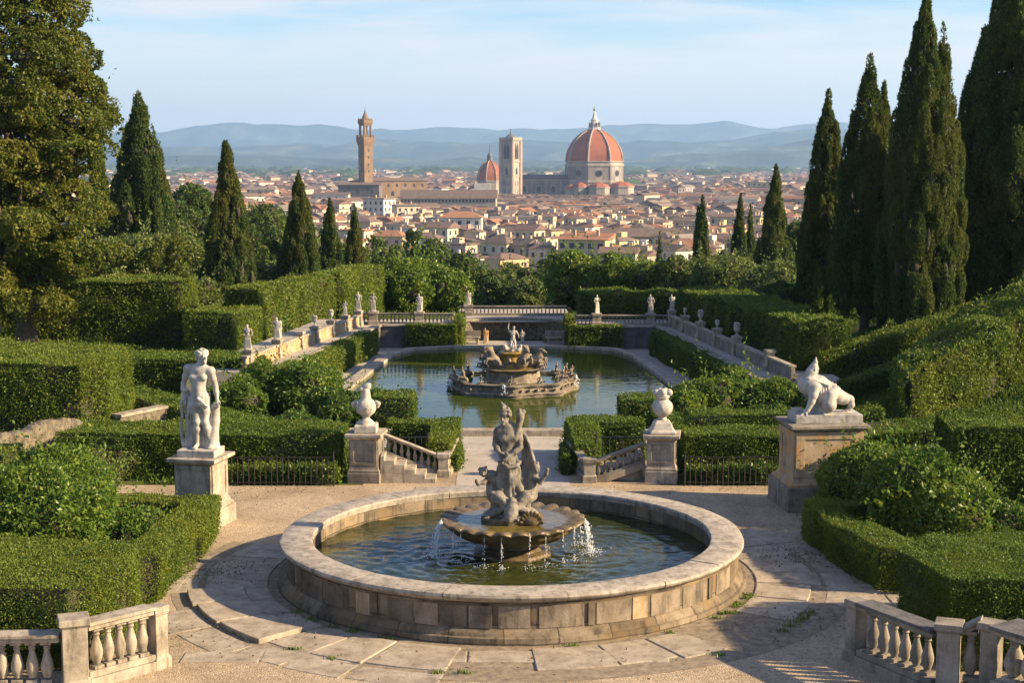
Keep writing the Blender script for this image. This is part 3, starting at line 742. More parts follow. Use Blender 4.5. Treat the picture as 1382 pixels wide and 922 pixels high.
# worn slabs round the basin and across the terrace
FC = (0.0, 26.82)
def slabs():
    mb = MB(); g = random.Random(5)
    def arc(a0, a1, r0, r1, z):
        n = 5; pts = []
        for k in range(n+1):
            a = a0+(a1-a0)*k/n; pts.append((FC[0]+r0*math.cos(a), FC[1]+r0*math.sin(a)))
        for k in range(n, -1, -1):
            a = a0+(a1-a0)*k/n; pts.append((FC[0]+r1*math.cos(a), FC[1]+r1*math.sin(a)))
        mb.prism(pts[::-1], -0.03, z)
    a = R(-205)
    while a < R(48):
        d = R(g.uniform(9, 14)); z = 0.022+g.uniform(0, 0.012)
        dg = math.degrees(a) % 360
        if 183 < dg < 218: z = 0.085+g.uniform(-.008, .004)
        if not (302 < dg < 322 or 258 < dg < 263):
            arc(a+0.004, a+d-0.004, 4.30 if z < .07 else 4.72, (5.30 if z < .07 else 5.62)+g.uniform(-.08, .16), z)
        if z > .07: arc(a+0.003, a+d-0.003, 4.30, 4.70, 0.03)
        if 165 < dg < 250 and z < .07 or 340 < dg or dg < 25: arc(a+0.012, a+d-0.002, 5.50, 6.1+g.uniform(-.1, .25), 0.014)
        if 200 < dg < 222: arc(a+0.012, a+d-0.002, 5.68, 6.25+g.uniform(-.1, .15), 0.014)
        a += d
    x = -4.9
    while x < 2.2:
        L = g.uniform(0.75, 1.25)
        y0 = 21.93+g.uniform(-.02, .02); mb.prism([(x+.012, y0), (x+L-.012, y0+g.uniform(-.02, .02)), (x+L-.012, y0+.52), (x+.012, y0+.52+g.uniform(-.02, .02))], -.03, .014+g.uniform(0, .008)); x += L
    for row, (ya, yb, x0, x1) in enumerate([(24.85, 25.5, 5.4, 8.3), (25.53, 26.15, 5.5, 8.3), (25.7, 26.4, -7.4, -6.0)]):
        x = x0
        while x < x1:
            L = g.uniform(0.6, 1.1); mb.prism([(x+.012, ya), (x+L-.012, ya+g.uniform(-.03, .03)), (x+L-.012, yb), (x+.012, yb)], -.03, .012+g.uniform(0, .008)); x += L
    for k in range(16):   # slabs in front of the central path
        px_, py_ = -2.2+(k % 8)*0.56, 32.6+(k//8)*0.85
        mb.prism([(px_+.01, py_+.01), (px_+.55, py_+g.uniform(0, .03)), (px_+.55, py_+.82), (px_+.01, py_+.83)], -.03, .010+g.uniform(0, .006))
    return mb
tag(slabs().build('stone_paving', M['paving'], bevel=0.016), kind='structure')
sheet('packed_soil', [(FC[0]+5.95*math.cos(R(a)), FC[1]+5.75*math.sin(R(a))) for a in range(-205, 49, 6)]+[(FC[0]+4.0*math.cos(R(a)), FC[1]+4.0*math.sin(R(a))) for a in range(48, -206, -6)], 0.008, 'packed')
# raised walks left and right of the pool, and behind it
def walkway(name, poly, z):
    mb = MB(); mb.prism(poly, -0.3, z); tag(mb.build(name, M['path'], bevel=0.02), kind='structure')
LW0, LW1, LB0, LB1 = (-7.65, 47.5), (-5.45, 60.75), (-8.35, 47.6), (-6.05, 61.2)
RW0, RW1, RB0, RB1 = (7.55, 45.4), (5.85, 60.75), (8.35, 45.4), (6.30, 60.9)
walkway('raised_walk', [LW0, LW1, (-6.05, 63.6), (-8.0, 63.6), (-10.2, 47.5)], 0.86)
walkway('raised_walk', [RW0, (9.9, 45.4), (9.2, 63.6), (6.3, 63.6), RW1], 0.86)
walkway('raised_walk', [(-6.0, 61.25), (-2.35, 61.25), (-2.35, 63.6), (-6.0, 63.6)], 0.862)
walkway('raised_walk', [(2.5, 60.75), (6.25, 60.75), (6.25, 63.6), (2.5, 63.6)], 0.862)
# ------------------------------------------------------------------ hills far behind the town
def hillridge(name, d, pts, depth, seed, mat):
    """ridge whose skyline passes through the photo points pts at distance d"""
    pxs = np.array([p[0] for p in pts], float); pys = np.array([p[1] for p in pts], float)
    xs = np.linspace(-d*0.42, d*0.42, 260); 
    xp = (pxs-691)/2080*d; zp = np.array([ZT(p, d) for p in pys])
    z = np.interp(xs, xp, zp)
    k = np.hanning(13); k /= k.sum(); z = np.convolve(np.pad(z, 6, mode='edge'), k, 'valid')
    xn = np.stack([xs/(d*0.028), xs*0+seed, xs*0], -1); z = z+(vn(xn)-.5)*d*0.0042+(vn(xn*3.1)-.5)*d*0.0016
    rows = 26; t = np.linspace(-1, 1, rows)
    XX, TT = np.meshgrid(xs, t, indexing='ij')
    prof = (1-TT**2)**0.8
    P = np.stack([XX, d+TT*depth, XX*0], -1)
    nz = vn(P.reshape(-1, 3)/np.array([d*0.035, depth*0.25, 1]), 1, seed).reshape(XX.shape)+0.5*vn(P.reshape(-1, 3)/np.array([d*0.012, depth*0.1, 1]), 1, seed+5).reshape(XX.shape)
    amp = (nz-0.75)*0.8*(1-prof)+(nz-0.75)*0.16*(1-np.exp(-(TT/.18)**2))
    ZZ = -34+(z[:, None]+34)*(prof+amp*np.minimum(1, (1-abs(TT))*6))
    P[..., 2] = np.maximum(ZZ, -36)
    n, m = XX.shape; i, j = np.meshgrid(np.arange(n-1), np.arange(m-1), indexing='ij'); q = (i*m+j).ravel()
    o = link(name, npmesh(name, P.reshape(-1, 3), np.stack([q, q+m, q+m+1, q+1], 1), True), M[mat]); return tag(o, kind='structure')
def hillmat():
    m, n, l = newmat('hills')
    o = nd(n, 'ShaderNodeOutputMaterial'); b = nd(n, 'ShaderNodeBsdfDiffuse')
    g = nd(n, 'ShaderNodeNewGeometry'); a1 = nd(n, 'ShaderNodeTexNoise', Scale=0.0035, Detail=9, Roughness=0.7); l.new(g.outputs['Position'], a1.inputs['Vector'])
    r1 = ramp(n, [(0.40, (0.016, 0.028, 0.012)), (0.53, (0.045, 0.060, 0.022)), (0.60, (0.11, 0.115, 0.055)), (0.72, (0.17, 0.16, 0.09))]); l.new(a1.outputs['Fac'], r1.inputs[0]); l.new(r1.outputs[0], b.inputs[0]); l.new(b.outputs[0], o.inputs[0]); return m
M['hills'] = hillmat()
hillridge('hills', 14200, [(0, 186), (140, 181), (250, 176), (330, 170), (420, 169), (480, 177), (520, 181), (590, 174), (650, 178), (720, 172), (800, 168), (850, 164), (920, 162), (965, 165), (1010, 172), (1040, 172), (1085, 166), (1180, 172), (1400, 172)], 1100, 3.0, 'hills')
hillridge('hills', 10400, [(0, 214), (150, 200), (230, 196), (330, 200), (420, 196), (470, 194), (560, 190), (640, 194), (700, 186), (760, 190), (850, 196), (930, 194), (1000, 186), (1060, 180), (1110, 176), (1250, 182), (1400, 190)], 1300, 8.0, 'hills')
hillridge('hills', 7900, [(0, 226), (200, 215), (380, 209), (500, 213), (650, 211), (760, 214), (860, 214), (960, 206), (1040, 198), (1100, 190), (1250, 196), (1400, 200)], 900, 15.0, 'hills')
# ------------------------------------------------------------------ the air
hz = MB(); hz.box((0, 7875, 251), (31600, 16250, 576)); hm, n, l = newmat('haze_air')
o = nd(n, 'ShaderNodeOutputMaterial'); pv = n.new('ShaderNodeVolumePrincipled'); pv.inputs['Color'].default_value = (0.40, 0.64, 1.0, 1); pv.inputs['Density'].default_value = 8.5e-5; pv.inputs['Anisotropy'].default_value = 0.15
l.new(pv.outputs[0], o.inputs['Volume'])
tag(hz.build('haze', hm), kind='stuff')
# ================================================================== THE ROUND FOUNTAIN
RB = 4.08; RIM = 0.70; WZ = 0.33
def lathe_uv(name, prof, seg, mat, parent, smooth=40, gaps=None, a0=0.0, a1=2*PI):
    """swept ring with a uv map in metres (arc length, height)"""
    V, F, UV = [], [], []
    full = abs(a1-a0-2*PI) < 1e-6; n = len(prof)
    L = [0]
    for k in range(1, n): L.append(L[-1]+math.hypot(prof[k][0]-prof[k-1][0], prof[k][1]-prof[k-1][1]))
    for i in range(seg+1):
        a = a0+(a1-a0)*i/seg
        for r, z in prof: V.append((r*math.cos(a), r*math.sin(a), z))
    for i in range(seg):
        for k in range(n-1):
            F.append((i*n+k, (i+1)*n+k, (i+1)*n+k+1, i*n+k+1)); u0, u1 = (a0+(a1-a0)*i/seg)*RB, (a0+(a1-a0)*(i+1)/seg)*RB
            UV += [(u0, L[k]), (u1, L[k]), (u1, L[k+1]), (u0, L[k+1])]
    if not full:
        F += [tuple(range(n-1, -1, -1)), tuple(seg*n+k for k in range(n))]; UV += [(0, 0)]*(2*n)
    me = bpy.data.meshes.new(name); me.from_pydata(V, [], F); u = me.uv_layers.new(name='UVMap'); u.data.foreach_set('uv', np.array(UV, np.float32).ravel())
    me.polygons.foreach_set('use_smooth', [True]*len(F)); me.set_sharp_from_angle(angle=R(smooth)); me.update()
    return link(name, me, M[mat], parent)
fo = thing('round_fountain', 'large round stone fountain basin with scalloped bowl and carved figure group on gravel terrace', 'fountain', (FC[0], FC[1], 0.085))
lathe_uv('basin_wall', [(3.55, 0.05), (3.55, RIM-0.13), (4.0, RIM-0.13), (4.0, RIM-0.16), (3.99, RIM-0.19), (3.985, 0.15), (4.03, 0.12), (4.055, 0.08), (4.07, 0.04), (4.12, 0.03), (4.14, -0.15)], 160, 'basin', fo)
g = random.Random(11); a = 0.1; k = 0
while a < 2*PI+0.1-0.05:      # coping stones
    d = min(R(g.uniform(17, 27)), 2*PI+0.1-a)
    if 2*PI+0.1-a-d < R(8): d = 2*PI+0.1-a
    dz = g.uniform(-.006, .006); dr = g.uniform(-.012, .012)
    z = RIM+dz
    lathe_uv('coping_stone', [(3.53+dr, RIM-0.125), (3.51+dr, z-0.03), (3.53+dr, z-0.004), (3.56+dr, z), (4.03+dr, z+0.002), (4.075+dr, z-0.012), (4.09+dr, z-0.05), (4.075+dr, z-0.085), (4.02+dr, RIM-0.125), (3.53+dr, RIM-0.125)], max(6, int(d/R(2.4))), 'coping', fo, 40, None, a+0.0016, a+d-0.0016)
    a += d
g = random.Random(3)          # darker and paler panels set into the outside of the wall
for k, (a0, a1, mt) in enumerate([(-128, -124, 'ochre_stone'), (-119, -112.5, 'basin_dark'), (-112, -106.5, 'basin_pale'), (-106, -100, 'basin_dark'), (-99.5, -95.5, 'basin_pale'), (-93, -86, 'basin_pale'), (-84, -74, 'basin_pale'), (-71, -62.5, 'basin_pale'), (-62, -58, 'ochre_stone'), (-57, -48, 'basin_pale'), (-149, -140, 'basin_dark'), (-163, -156, 'basin_dark'), (-139, -130.5, 'basin_dark'), (-47, -38, 'basin_pale'), (-33, -24, 'basin_pale')]):
    lathe_uv('wall_panel', [(3.97, 0.155), (3.997, 0.16), (3.999, 0.505), (3.97, 0.51)], 10, mt, fo, 40, None, R(a0), R(a1))
for a_ in (-73, -96, -152, -37):
    lathe_uv('pilaster', [(3.97, 0.155), (4.012, 0.16), (4.012, RIM-0.185), (3.97, RIM-0.182)], 3, 'basin_dark', fo, 40, None, R(a_), R(a_+1.6))
# water of the basin: real ripples around the two places where water falls in
drop_pts = [(-1.02, -0.72), (1.22, 0.12), (-0.45, -1.12), (0.15, -1.25), (0.62, -1.12)]
nr, na = 110, 240
rr = np.linspace(0.30, 3.555, nr); aa = np.linspace(0, 2*PI, na, endpoint=False); RR, AA = np.meshgrid(rr, aa, indexing='ij')
X, Y = RR*np.cos(AA), RR*np.sin(AA); Z = X*0
for k, (x, y) in enumerate(drop_pts):
    d = np.hypot(X-x, Y-y); A = 0.016 if k < 2 else 0.007
    Z += A*np.sin(d*(23 if k < 2 else 34)+k)*np.exp(-d*1.15)
q3 = np.stack([X, Y, X*0], -1).reshape(-1, 3); Z += ((vn(q3*np.array([1, 1.4, 1]), 4.2, 1)-0.5)*0.026+(vn(q3, 9, 4)-0.5)*0.010).reshape(Z.shape)
V = np.stack([X, Y, Z+WZ], -1).reshape(-1, 3); i, j = np.meshgrid(np.arange(nr-1), np.arange(na), indexing='ij'); q = (i*na+j).ravel(); q2 = (i*na+(j+1) % na).ravel()
link('basin_water', npmesh('basin_water', V, np.stack([q, q+na, q2+na, q2], 1), True), M['basin_water'], fo)
# stem and scalloped bowl
st = MB(); st.lathe([(0.74, 0.05), (0.74, 0.35), (0.71, 0.38), (0.56, 0.40), (0.53, 0.43), (0.46, 0.46), (0.45, 0.52), (0.55, 0.575)], 8, a0=PI/8)
st.build('stem', M['bowl'], fo, smooth=30, bevel=0.012)
NF = 24
def scal(a, r, z):
    t = min(1, max(0, (r-0.45)/0.75)); return 1+0.050*t*abs(math.sin(a*NF/2))-0.02*t
bw = MB()
pr = [(0.30, 0.53), (0.52, 0.555), (0.70, 0.585), (0.86, 0.635), (0.99, 0.70), (1.075, 0.765), (1.13, 0.815), (1.15, 0.845), (1.23, 0.885), (1.27, 0.925), (1.255, 0.955), (1.18, 0.965), (1.05, 0.945), (0.92, 0.92), (0.75, 0.90), (0.30, 0.885)]
rings = []
for r, z in pr:
    ring = []
    for i in range(224):
        a = 2*PI*i/224; t = min(1, max(0, (r-0.45)/0.75)); s_ = abs(math.sin(a*NF/2)); rr_ = r*scal(a, r, z)*(1+(0.03*(abs(math.sin(a*7))-.5) if .5 < z < .84 and r > .6 else 0))
        ring.append((rr_*math.cos(a), rr_*math.sin(a), z+(s_-0.6)*0.052*t**2*(1 if z > .8 else .4)))
    rings.append(ring)
bw.loft(rings); bw.build('bowl', M['bowl'], fo, smooth=50)
bwt = MB(); bwt.lathe([(0.30, 0.928), (1.0, 0.930)], 64, cap=False); bwt.build('bowl_water', M['bowl_water'], fo)
# carved group on the bowl
s = Sculpt()
def base_drum(s):
    for i in range(10):
        a = i*PI/5; s.ell((0.26*math.cos(a), 0.20*math.sin(a), 0.0), (0.22, 0.2, 0.14), k=0.05)
base_drum(s)
J = dict(head=(-0.125, -0.05, 1.80), neck=(-0.07, -0.01, 1.62), chest=(-0.06, -0.02, 1.40), waist=(-0.09, -0.02, 1.12), pelvis=(-0.06, 0, 0.86),
         shL=(-0.24, -0.02, 1.50), elL=(-0.30, -0.06, 1.28), wrL=(-0.22, -0.2, 1.16), haL=(-0.15, -0.22, 1.15),
         shR=(0.11, -0.02, 1.52), elR=(0.15, -0.12, 1.24), wrR=(-0.10, -0.24, 1.06), haR=(-0.2, -0.24, 1.01),
         hipL=(-0.14, 0, 0.84), knL=(-0.18, -0.16, 0.5), anL=(-0.14, -0.05, 0.16), toL=(-0.18, -0.2, 0.1), hipR=(0.04, 0, 0.84), knR=(0.12, -0.16, 0.52), anR=(0.1, -0.04, 0.16), toR=(0.12, -0.2, 0.1))
figure(s, J, 2.12, face=(-0.45, -1, -0.35), fingers=True)
s.cap((-0.12, -0.02, 1.90), (-0.14, -0.02, 1.96), 0.06, 0.035, 0.02).cap((-0.15, -0.02, 1.96), (-0.19, -0.03, 2.04), 0.028, 0.008, 0.02)   # crest
s.chain([((-0.22, -0.02, 1.86), 0.02), ((-0.16, -0.12, 1.90), 0.022), ((-0.06, -0.12, 1.89), 0.022), ((-0.02, 0, 1.86), 0.02)], 0.01)
gg = np.random.default_rng(3)
for i in range(15):   # skirt folds
    t = i/14; x0 = -0.20+0.27*t; xb = -0.34+0.62*t
    s.chain([((x0, -0.13+0.1*abs(t-.5), 1.08), 0.022), ((x0*0.75+xb*0.25+gg.normal()*.01, -0.19+0.14*abs(t-.5), 0.86), 0.034), (((x0+xb)/2+gg.normal()*.02, -0.22+0.2*abs(t-.5), 0.62), 0.04), ((xb+gg.normal()*.03, -0.22+0.3*abs(t-.5), 0.30), 0.05), ((xb, -0.2+0.3*abs(t-.5), 0.1), 0.05)], 0.010)
for i in range(6):    # dress over the breast
    s.chain([((-0.22+0.06*i, -0.10, 1.50-0.02*abs(i-2.5)), 0.012), ((-0.17+0.035*i, -0.135, 1.36), 0.013), ((-0.17+0.03*i, -0.115, 1.15), 0.013)], 0.012)
s.ell((-0.15, -0.10, 1.40), (0.06, 0.05, 0.055), k=0.02).ell((0.02, -0.10, 1.41), (0.06, 0.05, 0.055), k=0.02)
s.ell((-0.0, -0.14, 0.66), (0.15, 0.12, 0.14), k=0.04)
s.chain([((-0.22, -0.15, 0.98), 0.035), ((-0.08, -0.22, 0.90), 0.04), ((0.08, -0.18, 0.92), 0.04), ((0.16, -0.05, 1.0), 0.035)], 0.02)
s.chain([((0.06, -0.12, 1.38), 0.035), ((0.10, -0.09, 1.55), 0.045), ((0.135, -0.07, 1.68), 0.06)], 0.02).ell((0.145, -0.06, 1.77), (0.075, 0.07, 0.10), k=0.03).ell((0.20, -0.04, 1.86), (0.04, 0.04, 0.045), k=0.02).ell((0.13, -0.06, 1.885), (0.04, 0.04, 0.045), k=0.02)
for i in range(5):    # mantle falling at her side
    s.chain([((0.16+0.02*i, 0.02-0.02*i, 1.54-0.03*i), 0.03), ((0.22+0.02*i, 0.02-0.02*i, 1.28), 0.032), ((0.20+0.045*i, 0.0-0.03*i, 1.0), 0.036), ((0.24+0.05*i, 0.02, 0.75-0.06*i), 0.04)], 0.012)
for e in (-1, 1):     # two tritons crouching at the foot
    h = np.array((-0.50, -0.12, 0.80)) if e < 0 else np.array((0.42, -0.1, 0.86))
    s.ell(h, (0.075, 0.085, 0.095), k=0.02); s.cap(h+np.array((0.01*e, -.08, -.01)), h+np.array((0.01*e, -.09, -.03)), 0.016, None, 0.01)
    for i in range(14):
        q = gg.normal(size=3); q /= np.linalg.norm(q); 
        if q[1] < -0.4: continue
        s.ell(h+q*0.08+np.array((0, 0, .02)), (0.026,)*3, k=0.012)
    sh = np.array((e*0.36, -0.04, 0.72)); s.cap(h, sh, 0.05, 0.08, 0.03)
    s.cap(sh, (e*0.34, -0.03, 0.44), 0.10, 0.12, 0.04)
    s.chain([(sh, 0.05), ((e*0.5, -0.16, 0.62), 0.042), ((e*0.60, -0.2, 0.78 if e > 0 else 0.6), 0.032), ((e*0.62, -0.22, 0.86 if e > 0 else 0.66), 0.036)], 0.02)
    s.chain([((e*0.34, -0.06, 0.36), 0.11), ((e*0.24, -0.22, 0.36), 0.125), ((e*0.09, -0.34, 0.24), 0.085)], 0.03)
    s.chain([((e*0.10, -0.34, 0.22), 0.075), ((e*0.24, -0.33, 0.14), 0.06), ((e*0.36, -0.34, 0.08), 0.045), ((e*0.42, -0.42, 0.06), 0.035)], 0.02)
    for q in range(4): s.cap((e*(0.40+.02*q), -0.44, 0.06), (e*(0.41+.025*q), -0.49, 0.05), 0.014, 0.010, 0.008)
    for q in range(6): s.ell((e*(0.34-0.035*q), -0.24-0.02*q, 0.44-0.02*q), (0.05, 0.05, 0.04), k=0.02)
s.chain([((0.0, -0.34, 0.34), 0.06), ((0.0, -0.40, 0.22), 0.10), ((-0.02, -0.46, 0.10), 0.12), ((-0.05, -0.52, 0.04), 0.08)], 0.04)
s.ell((-0.08, 0.0, 0.62), (0.22, 0.18, 0.34), k=0.05).ell((0.1, 0.05, 0.6), (0.2, 0.16, 0.3), k=0.05).ell((-0.07, 0, 1.36), (0.16, 0.11, 0.20), k=0.04).ell((-0.08, 0, 1.12), (0.145, 0.11, 0.17), k=0.04).cap((-0.06, -0.50, 0.04), (-0.17, -0.52, 0.02), 0.06, 0.03, 0.03).cap((0.02, -0.5, 0.04), (0.1, -0.54, 0.03), 0.06, 0.03, 0.03)
me = s.mesh('sculpture', 0.009, 0.008)
sc_o = link('sculpture', me, M['grey_stone'], fo); sc_o.location = (0.0, 0.02, 1.0)
sh = Sculpt()
for i in range(9):
    a = PI*(0.08+0.84*i/8); sh.cap((0, 0, 0), (0.20*math.cos(a), -0.05, 0.24*math.sin(a)), 0.03, 0.034, 0.012)
sh.ell((0, -.02, 0.06), (0.13, 0.08, 0.1), k=0.03)
sho = link('scallop_shell', sh.mesh('scallop_shell', 0.012), M['bowl'], fo); sho.location = (0.34, -0.46, 0.93)
dm = MB(); dm.lathe([(0.56, 0.86), (0.56, 1.0), (0.53, 1.03), (0.20, 1.035)], 10, a0=0.2); dm.build('pedestal', M['bowl'], fo, smooth=30, bevel=0.015)
# falling water
def stream(a, v0, n, width, seed, zend=WZ, r0=1.27, rad=(0.005, 0.012), thick=0):
    g = np.random.default_rng(seed); mbv, mbf, o = [], [], 0; iv, ifc = ico()
    z0 = 0.93; tf = math.sqrt(2*(z0-zend)/9.81); d = np.array([math.cos(a), math.sin(a), 0]); sd = np.array([-d[1], d[0], 0])
    for i in range(n):
        t = tf*g.random()**0.8; sp = width*(0.25+t/tf)
        p = d*(r0+v0*t)+np.array([0, 0, z0-4.905*t*t])+sd*g.normal()*sp+d*g.normal()*sp*0.7+np.array([0, 0, abs(g.normal())*0.02])
        r = rad[0]+(rad[1]-rad[0])*g.random()**2
        mbv.append(iv*np.array([r, r, r*(1.2+2.2*g.random())])+p); mbf.append(ifc+o); o += len(iv)
    for i in range(thick):
        tt = np.linspace(0, tf*(0.5+0.5*g.random()), 8); off = g.normal()*width*0.5
        mb = MB(); mb.tube([tuple(d*(r0-0.02+v0*t)+sd*(off*(0.4+t/tf))+np.array([0, 0, z0+.01-4.905*t*t])) for t in tt], [0.008-0.006*k/7 for k in range(8)], 6)
        v = np.array(mb.v); f = [x for x in mb.f if len(x) == 4]; f = np.array([[q[0], q[1], q[2]] for q in f]+[[q[0], q[2], q[3]] for q in f]); mbv.append(v); mbf.append(f+o); o += len(v)
    land = d*(r0+v0*tf)
    for i in range(int(n*0.9)):     # spray thrown up where it lands
        an = g.random()*2*PI; rr_ = abs(g.normal())*0.11*(1+3*width); hh = abs(g.normal())*0.05
        r = rad[0]*0.8+(rad[1]-rad[0])*g.random()**2
        mbv.append(iv*np.array([r*1.2, r*1.2, r])+land+np.array([rr_*math.cos(an), rr_*math.sin(an), zend+hh])); mbf.append(ifc+o); o += len(iv)
    ob = link('water_stream', npmesh('water_stream', np.concatenate(mbv), np.concatenate(mbf), True), M['drops'], fo); ob['kind'] = 'stuff'; return ob
stream(R(194), 0.42, 420, 0.055, 1, thick=26, rad=(.003, .010)); stream(R(-6), 0.36, 400, 0.05, 2, thick=26, rad=(.003, .010)); stream(R(20), 0.2, 60, 0.04, 8)
for k, (a_, n_) in enumerate([(-112, 26), (-98, 34), (-76, 36), (-62, 22), (-135, 18), (-30, 40), (-45, 20), (215, 30), (160, 20)]):
    stream(R(a_), 0.03, int(n_*1.2), 0.012, 20+k, r0=1.245, rad=(0.003, 0.009), thick=k % 2)

# ================================================================== PEDESTALS AND STATUES
def pedestal(label, x, y, rz, wx, wy, h, mats, plinth=0.3, capo=0.09, panel=True, name='pedestal', base_out=0.1):
    t = thing(name, label, 'pedestal', (x, y, 0), rz)
    b = MB(); b.sq([(base_out, -0.05), (base_out, plinth)], wx, wy); b.build('plinth', M[mats[2]], t, bevel=0.015)
    b = MB(); b.sq([(base_out*0.75, plinth), (base_out*0.75, plinth+0.05), (base_out*0.4, plinth+0.085), (base_out*0.25, plinth+0.14), (0.01, plinth+0.17)], wx, wy); b.build('base_moulding', M[mats[0]], t, bevel=0.006)
    d0, d1 = plinth+0.17, h-0.15
    b = MB(); b.sq([(0, d0), (0, d1)], wx, wy); b.build('die', M[mats[0]], t, bevel=0.01)
    if panel:
        fw = 0.13*wx; 
        for sx, sy, L in ((0, -1, wx), (0, 1, wx), (1, 0, wy), (-1, 0, wy)):
            p = MB(); r_ = math.atan2(sy, sx)+PI/2
            def fb(cx, cz, w_, hh):
                ca, sa = math.cos(r_), math.sin(r_); off = -(wy if sx == 0 else wx)/2-0.008
                p.box((cx*ca-off*sa, cx*sa+off*ca, cz), (w_, 0.03, hh), r_)
            fb(0, d1-fw*.4, L-0.02, fw*.8); fb(0, d0+fw*.4, L-0.02, fw*.8); fb(-(L/2-fw/2-.012), (d0+d1)/2, fw, d1-d0-fw*1.62); fb(L/2-fw/2-.012, (d0+d1)/2, fw, d1-d0-fw*1.62)
            p.build('panel_frame', M[mats[0]], t, bevel=0.006)
    b = MB(); b.sq([(0.01, d1), (0.02, d1+0.02), (capo*0.45, d1+0.045), (capo*0.75, d1+0.075), (capo, d1+0.08), (capo, h-0.005), (capo-0.01, h)], wx, wy); b.build('cap', M[mats[1]], t, bevel=0.008)
    return t
# --- standing youth, left
LPX, LPY = -6.30, 30.75
pedestal('tall grey stone pedestal under the standing nude marble statue', LPX, LPY, R(-13), 0.78, 0.78, 1.42, ('limestone', 'limestone', 'limestone'), 0.36, 0.13, True, base_out=0.13)
s = Sculpt()
s.box((0, 0, 0.07), (0.78, 0.66, 0.15))
J = dict(head=(0.09, -0.03, 2.02), neck=(0.035, 0, 1.83), chest=(-0.005, 0, 1.60), waist=(-0.015, 0, 1.36), pelvis=(0.0, 0, 1.20),
         shL=(-0.235, 0, 1.76), elL=(-0.345, 0.03, 1.45), wrL=(-0.325, -0.04, 1.19), haL=(-0.29, -0.07, 1.09),
         shR=(0.245, 0, 1.72), elR=(0.325, 0.04, 1.40), wrR=(0.365, 0.0, 1.14), haR=(0.37, -0.02, 1.03),
         hipL=(-0.09, 0, 1.16), knL=(-0.035, -0.10, 0.70), anL=(-0.07, -0.02, 0.25), toL=(-0.07, -0.19, 0.18), hipR=(0.10, 0, 1.15), knR=(0.12, -0.05, 0.69), anR=(0.17, 0.05, 0.25), toR=(0.22, -0.08, 0.18))
figure(s, J, 2.16, face=(0.75, -0.62, -0.06))
for i in range(8): s.chain([((-.27+.05*i, .10, 1.12-.03*i), .035), ((-.25+.045*i+.02*(i % 2), .11, .75), .045), ((-.27+.05*i, .10, .18), .055)], .02)
for i in range(4): s.chain([((-.14+.03*i, -.10, 1.12), .018), ((-.15+.025*i, -.12+.02*i, .92), .018), ((-.19+.02*i, -.06+.02*i, .66), .016)], .014)
gg = np.random.default_rng(8)
for i in range(4): s.ell((-0.045+0.06*(i % 2), -0.105, 1.42-0.075*(i//2)), (0.036, 0.022, 0.034), k=0.02)      # stomach muscles
s.ell((-0.0, -0.10, 1.24), (0.10, 0.05, 0.07), k=0.04)
for i in range(7):    # cloth round the hips
    z = 1.22-0.022*i; s.chain([((-0.19, 0.03, z-.02), 0.016), ((-0.12, -0.11, z-0.02-.004*i), 0.018), ((0.0, -0.15, z-0.04-.006*i), 0.018), ((0.11, -0.12, z-0.01), 0.018), ((0.20, 0.02, z+0.05), 0.016), ((0.1, 0.13, z), 0.016), ((-.1, .13, z), 0.016), ((-0.19, 0.03, z-.02), 0.016)], 0.012)
for i in range(5): s.chain([((0.03+.01*i, -0.155, 1.16), 0.022), ((0.02+0.035*i, -0.165, 1.06), 0.022), ((0.05+0.04*i, -0.14, 0.95+.03*abs(i-2)), 0.018)], 0.014)
s.ell((0.02, -0.16, 1.17), (0.045, 0.035, 0.04), k=0.02)
for i in range(9):    # mantle hanging from the hand to the ground
    t = i/8; x0 = -0.33+0.10*t; xb = -0.36+0.26*t
    s.chain([((x0, -0.04+.10*t, 1.30), 0.02), ((x0+gg.normal()*.02, -0.06+.1*t+gg.normal()*.02, 1.08), 0.024), ((x0*.6+xb*.4+gg.normal()*.035+.03, -0.03+.10*t+gg.normal()*.03, 0.8), 0.030), ((x0*.4+xb*.6+gg.normal()*.04+.02, 0.02+.08*t+gg.normal()*.03, 0.5), 0.034), ((xb, 0.0+.1*t, 0.18), 0.042)], 0.014)
s.ell((-0.28, -0.03, 1.33), (0.055, 0.05, 0.05), k=0.03)
for i in range(12):   # cloth behind and between the legs
    x0 = -.24+.036*i; s.chain([((x0, .07, 1.16), .026), ((x0*.9+gg.normal()*.012, .06+.03*(i % 2), .85), .032), ((x0*1.0+gg.normal()*.015, .05+.03*(i % 2), .5), .034), ((x0*1.1, .05+.02*(i % 2), .16), .04)], .012)
for i in range(10):   # wrap over the near thigh
    x0 = -.19+.034*i; ln = .40-.030*i; s.chain([((x0, -.115+.30*(x0+.02)**2, 1.19), .022), ((x0-.012, -.145+.35*(x0+.02)**2, 1.19-ln*.5), .024), ((x0-.03+gg.normal()*.01, -.135+.3*(x0+.04)**2, 1.19-ln), .020)], .010)
for i in range(30):   # curls
    a_ = 2*PI*i/30; q_ = np.array([math.cos(a_)*.098, math.sin(a_)*.098, .035+.05*((i*7) % 3)/2]); 
    if q_@np.array([.75, -.62, 0]) > .055: continue
    s.ell(np.array([.085, -.025, 2.03])+q_, (.030, .030, .032), k=.008)
s.chain([((0.30, 0.08, 0.98), 0.085), ((0.27, 0.10, 0.7), 0.10), ((0.22, 0.10, 0.35), 0.115), ((0.22, 0.08, 0.16), 0.15)], 0.04).ell((0.30, 0.04, 1.0), (0.075, 0.07, 0.06), k=0.03)   # tree stump
s.chain([((-0.20, 0.10, 0.3), 0.10), ((-0.05, 0.12, 0.6), 0.09), ((0.05, 0.12, 0.9), 0.08)], 0.04)
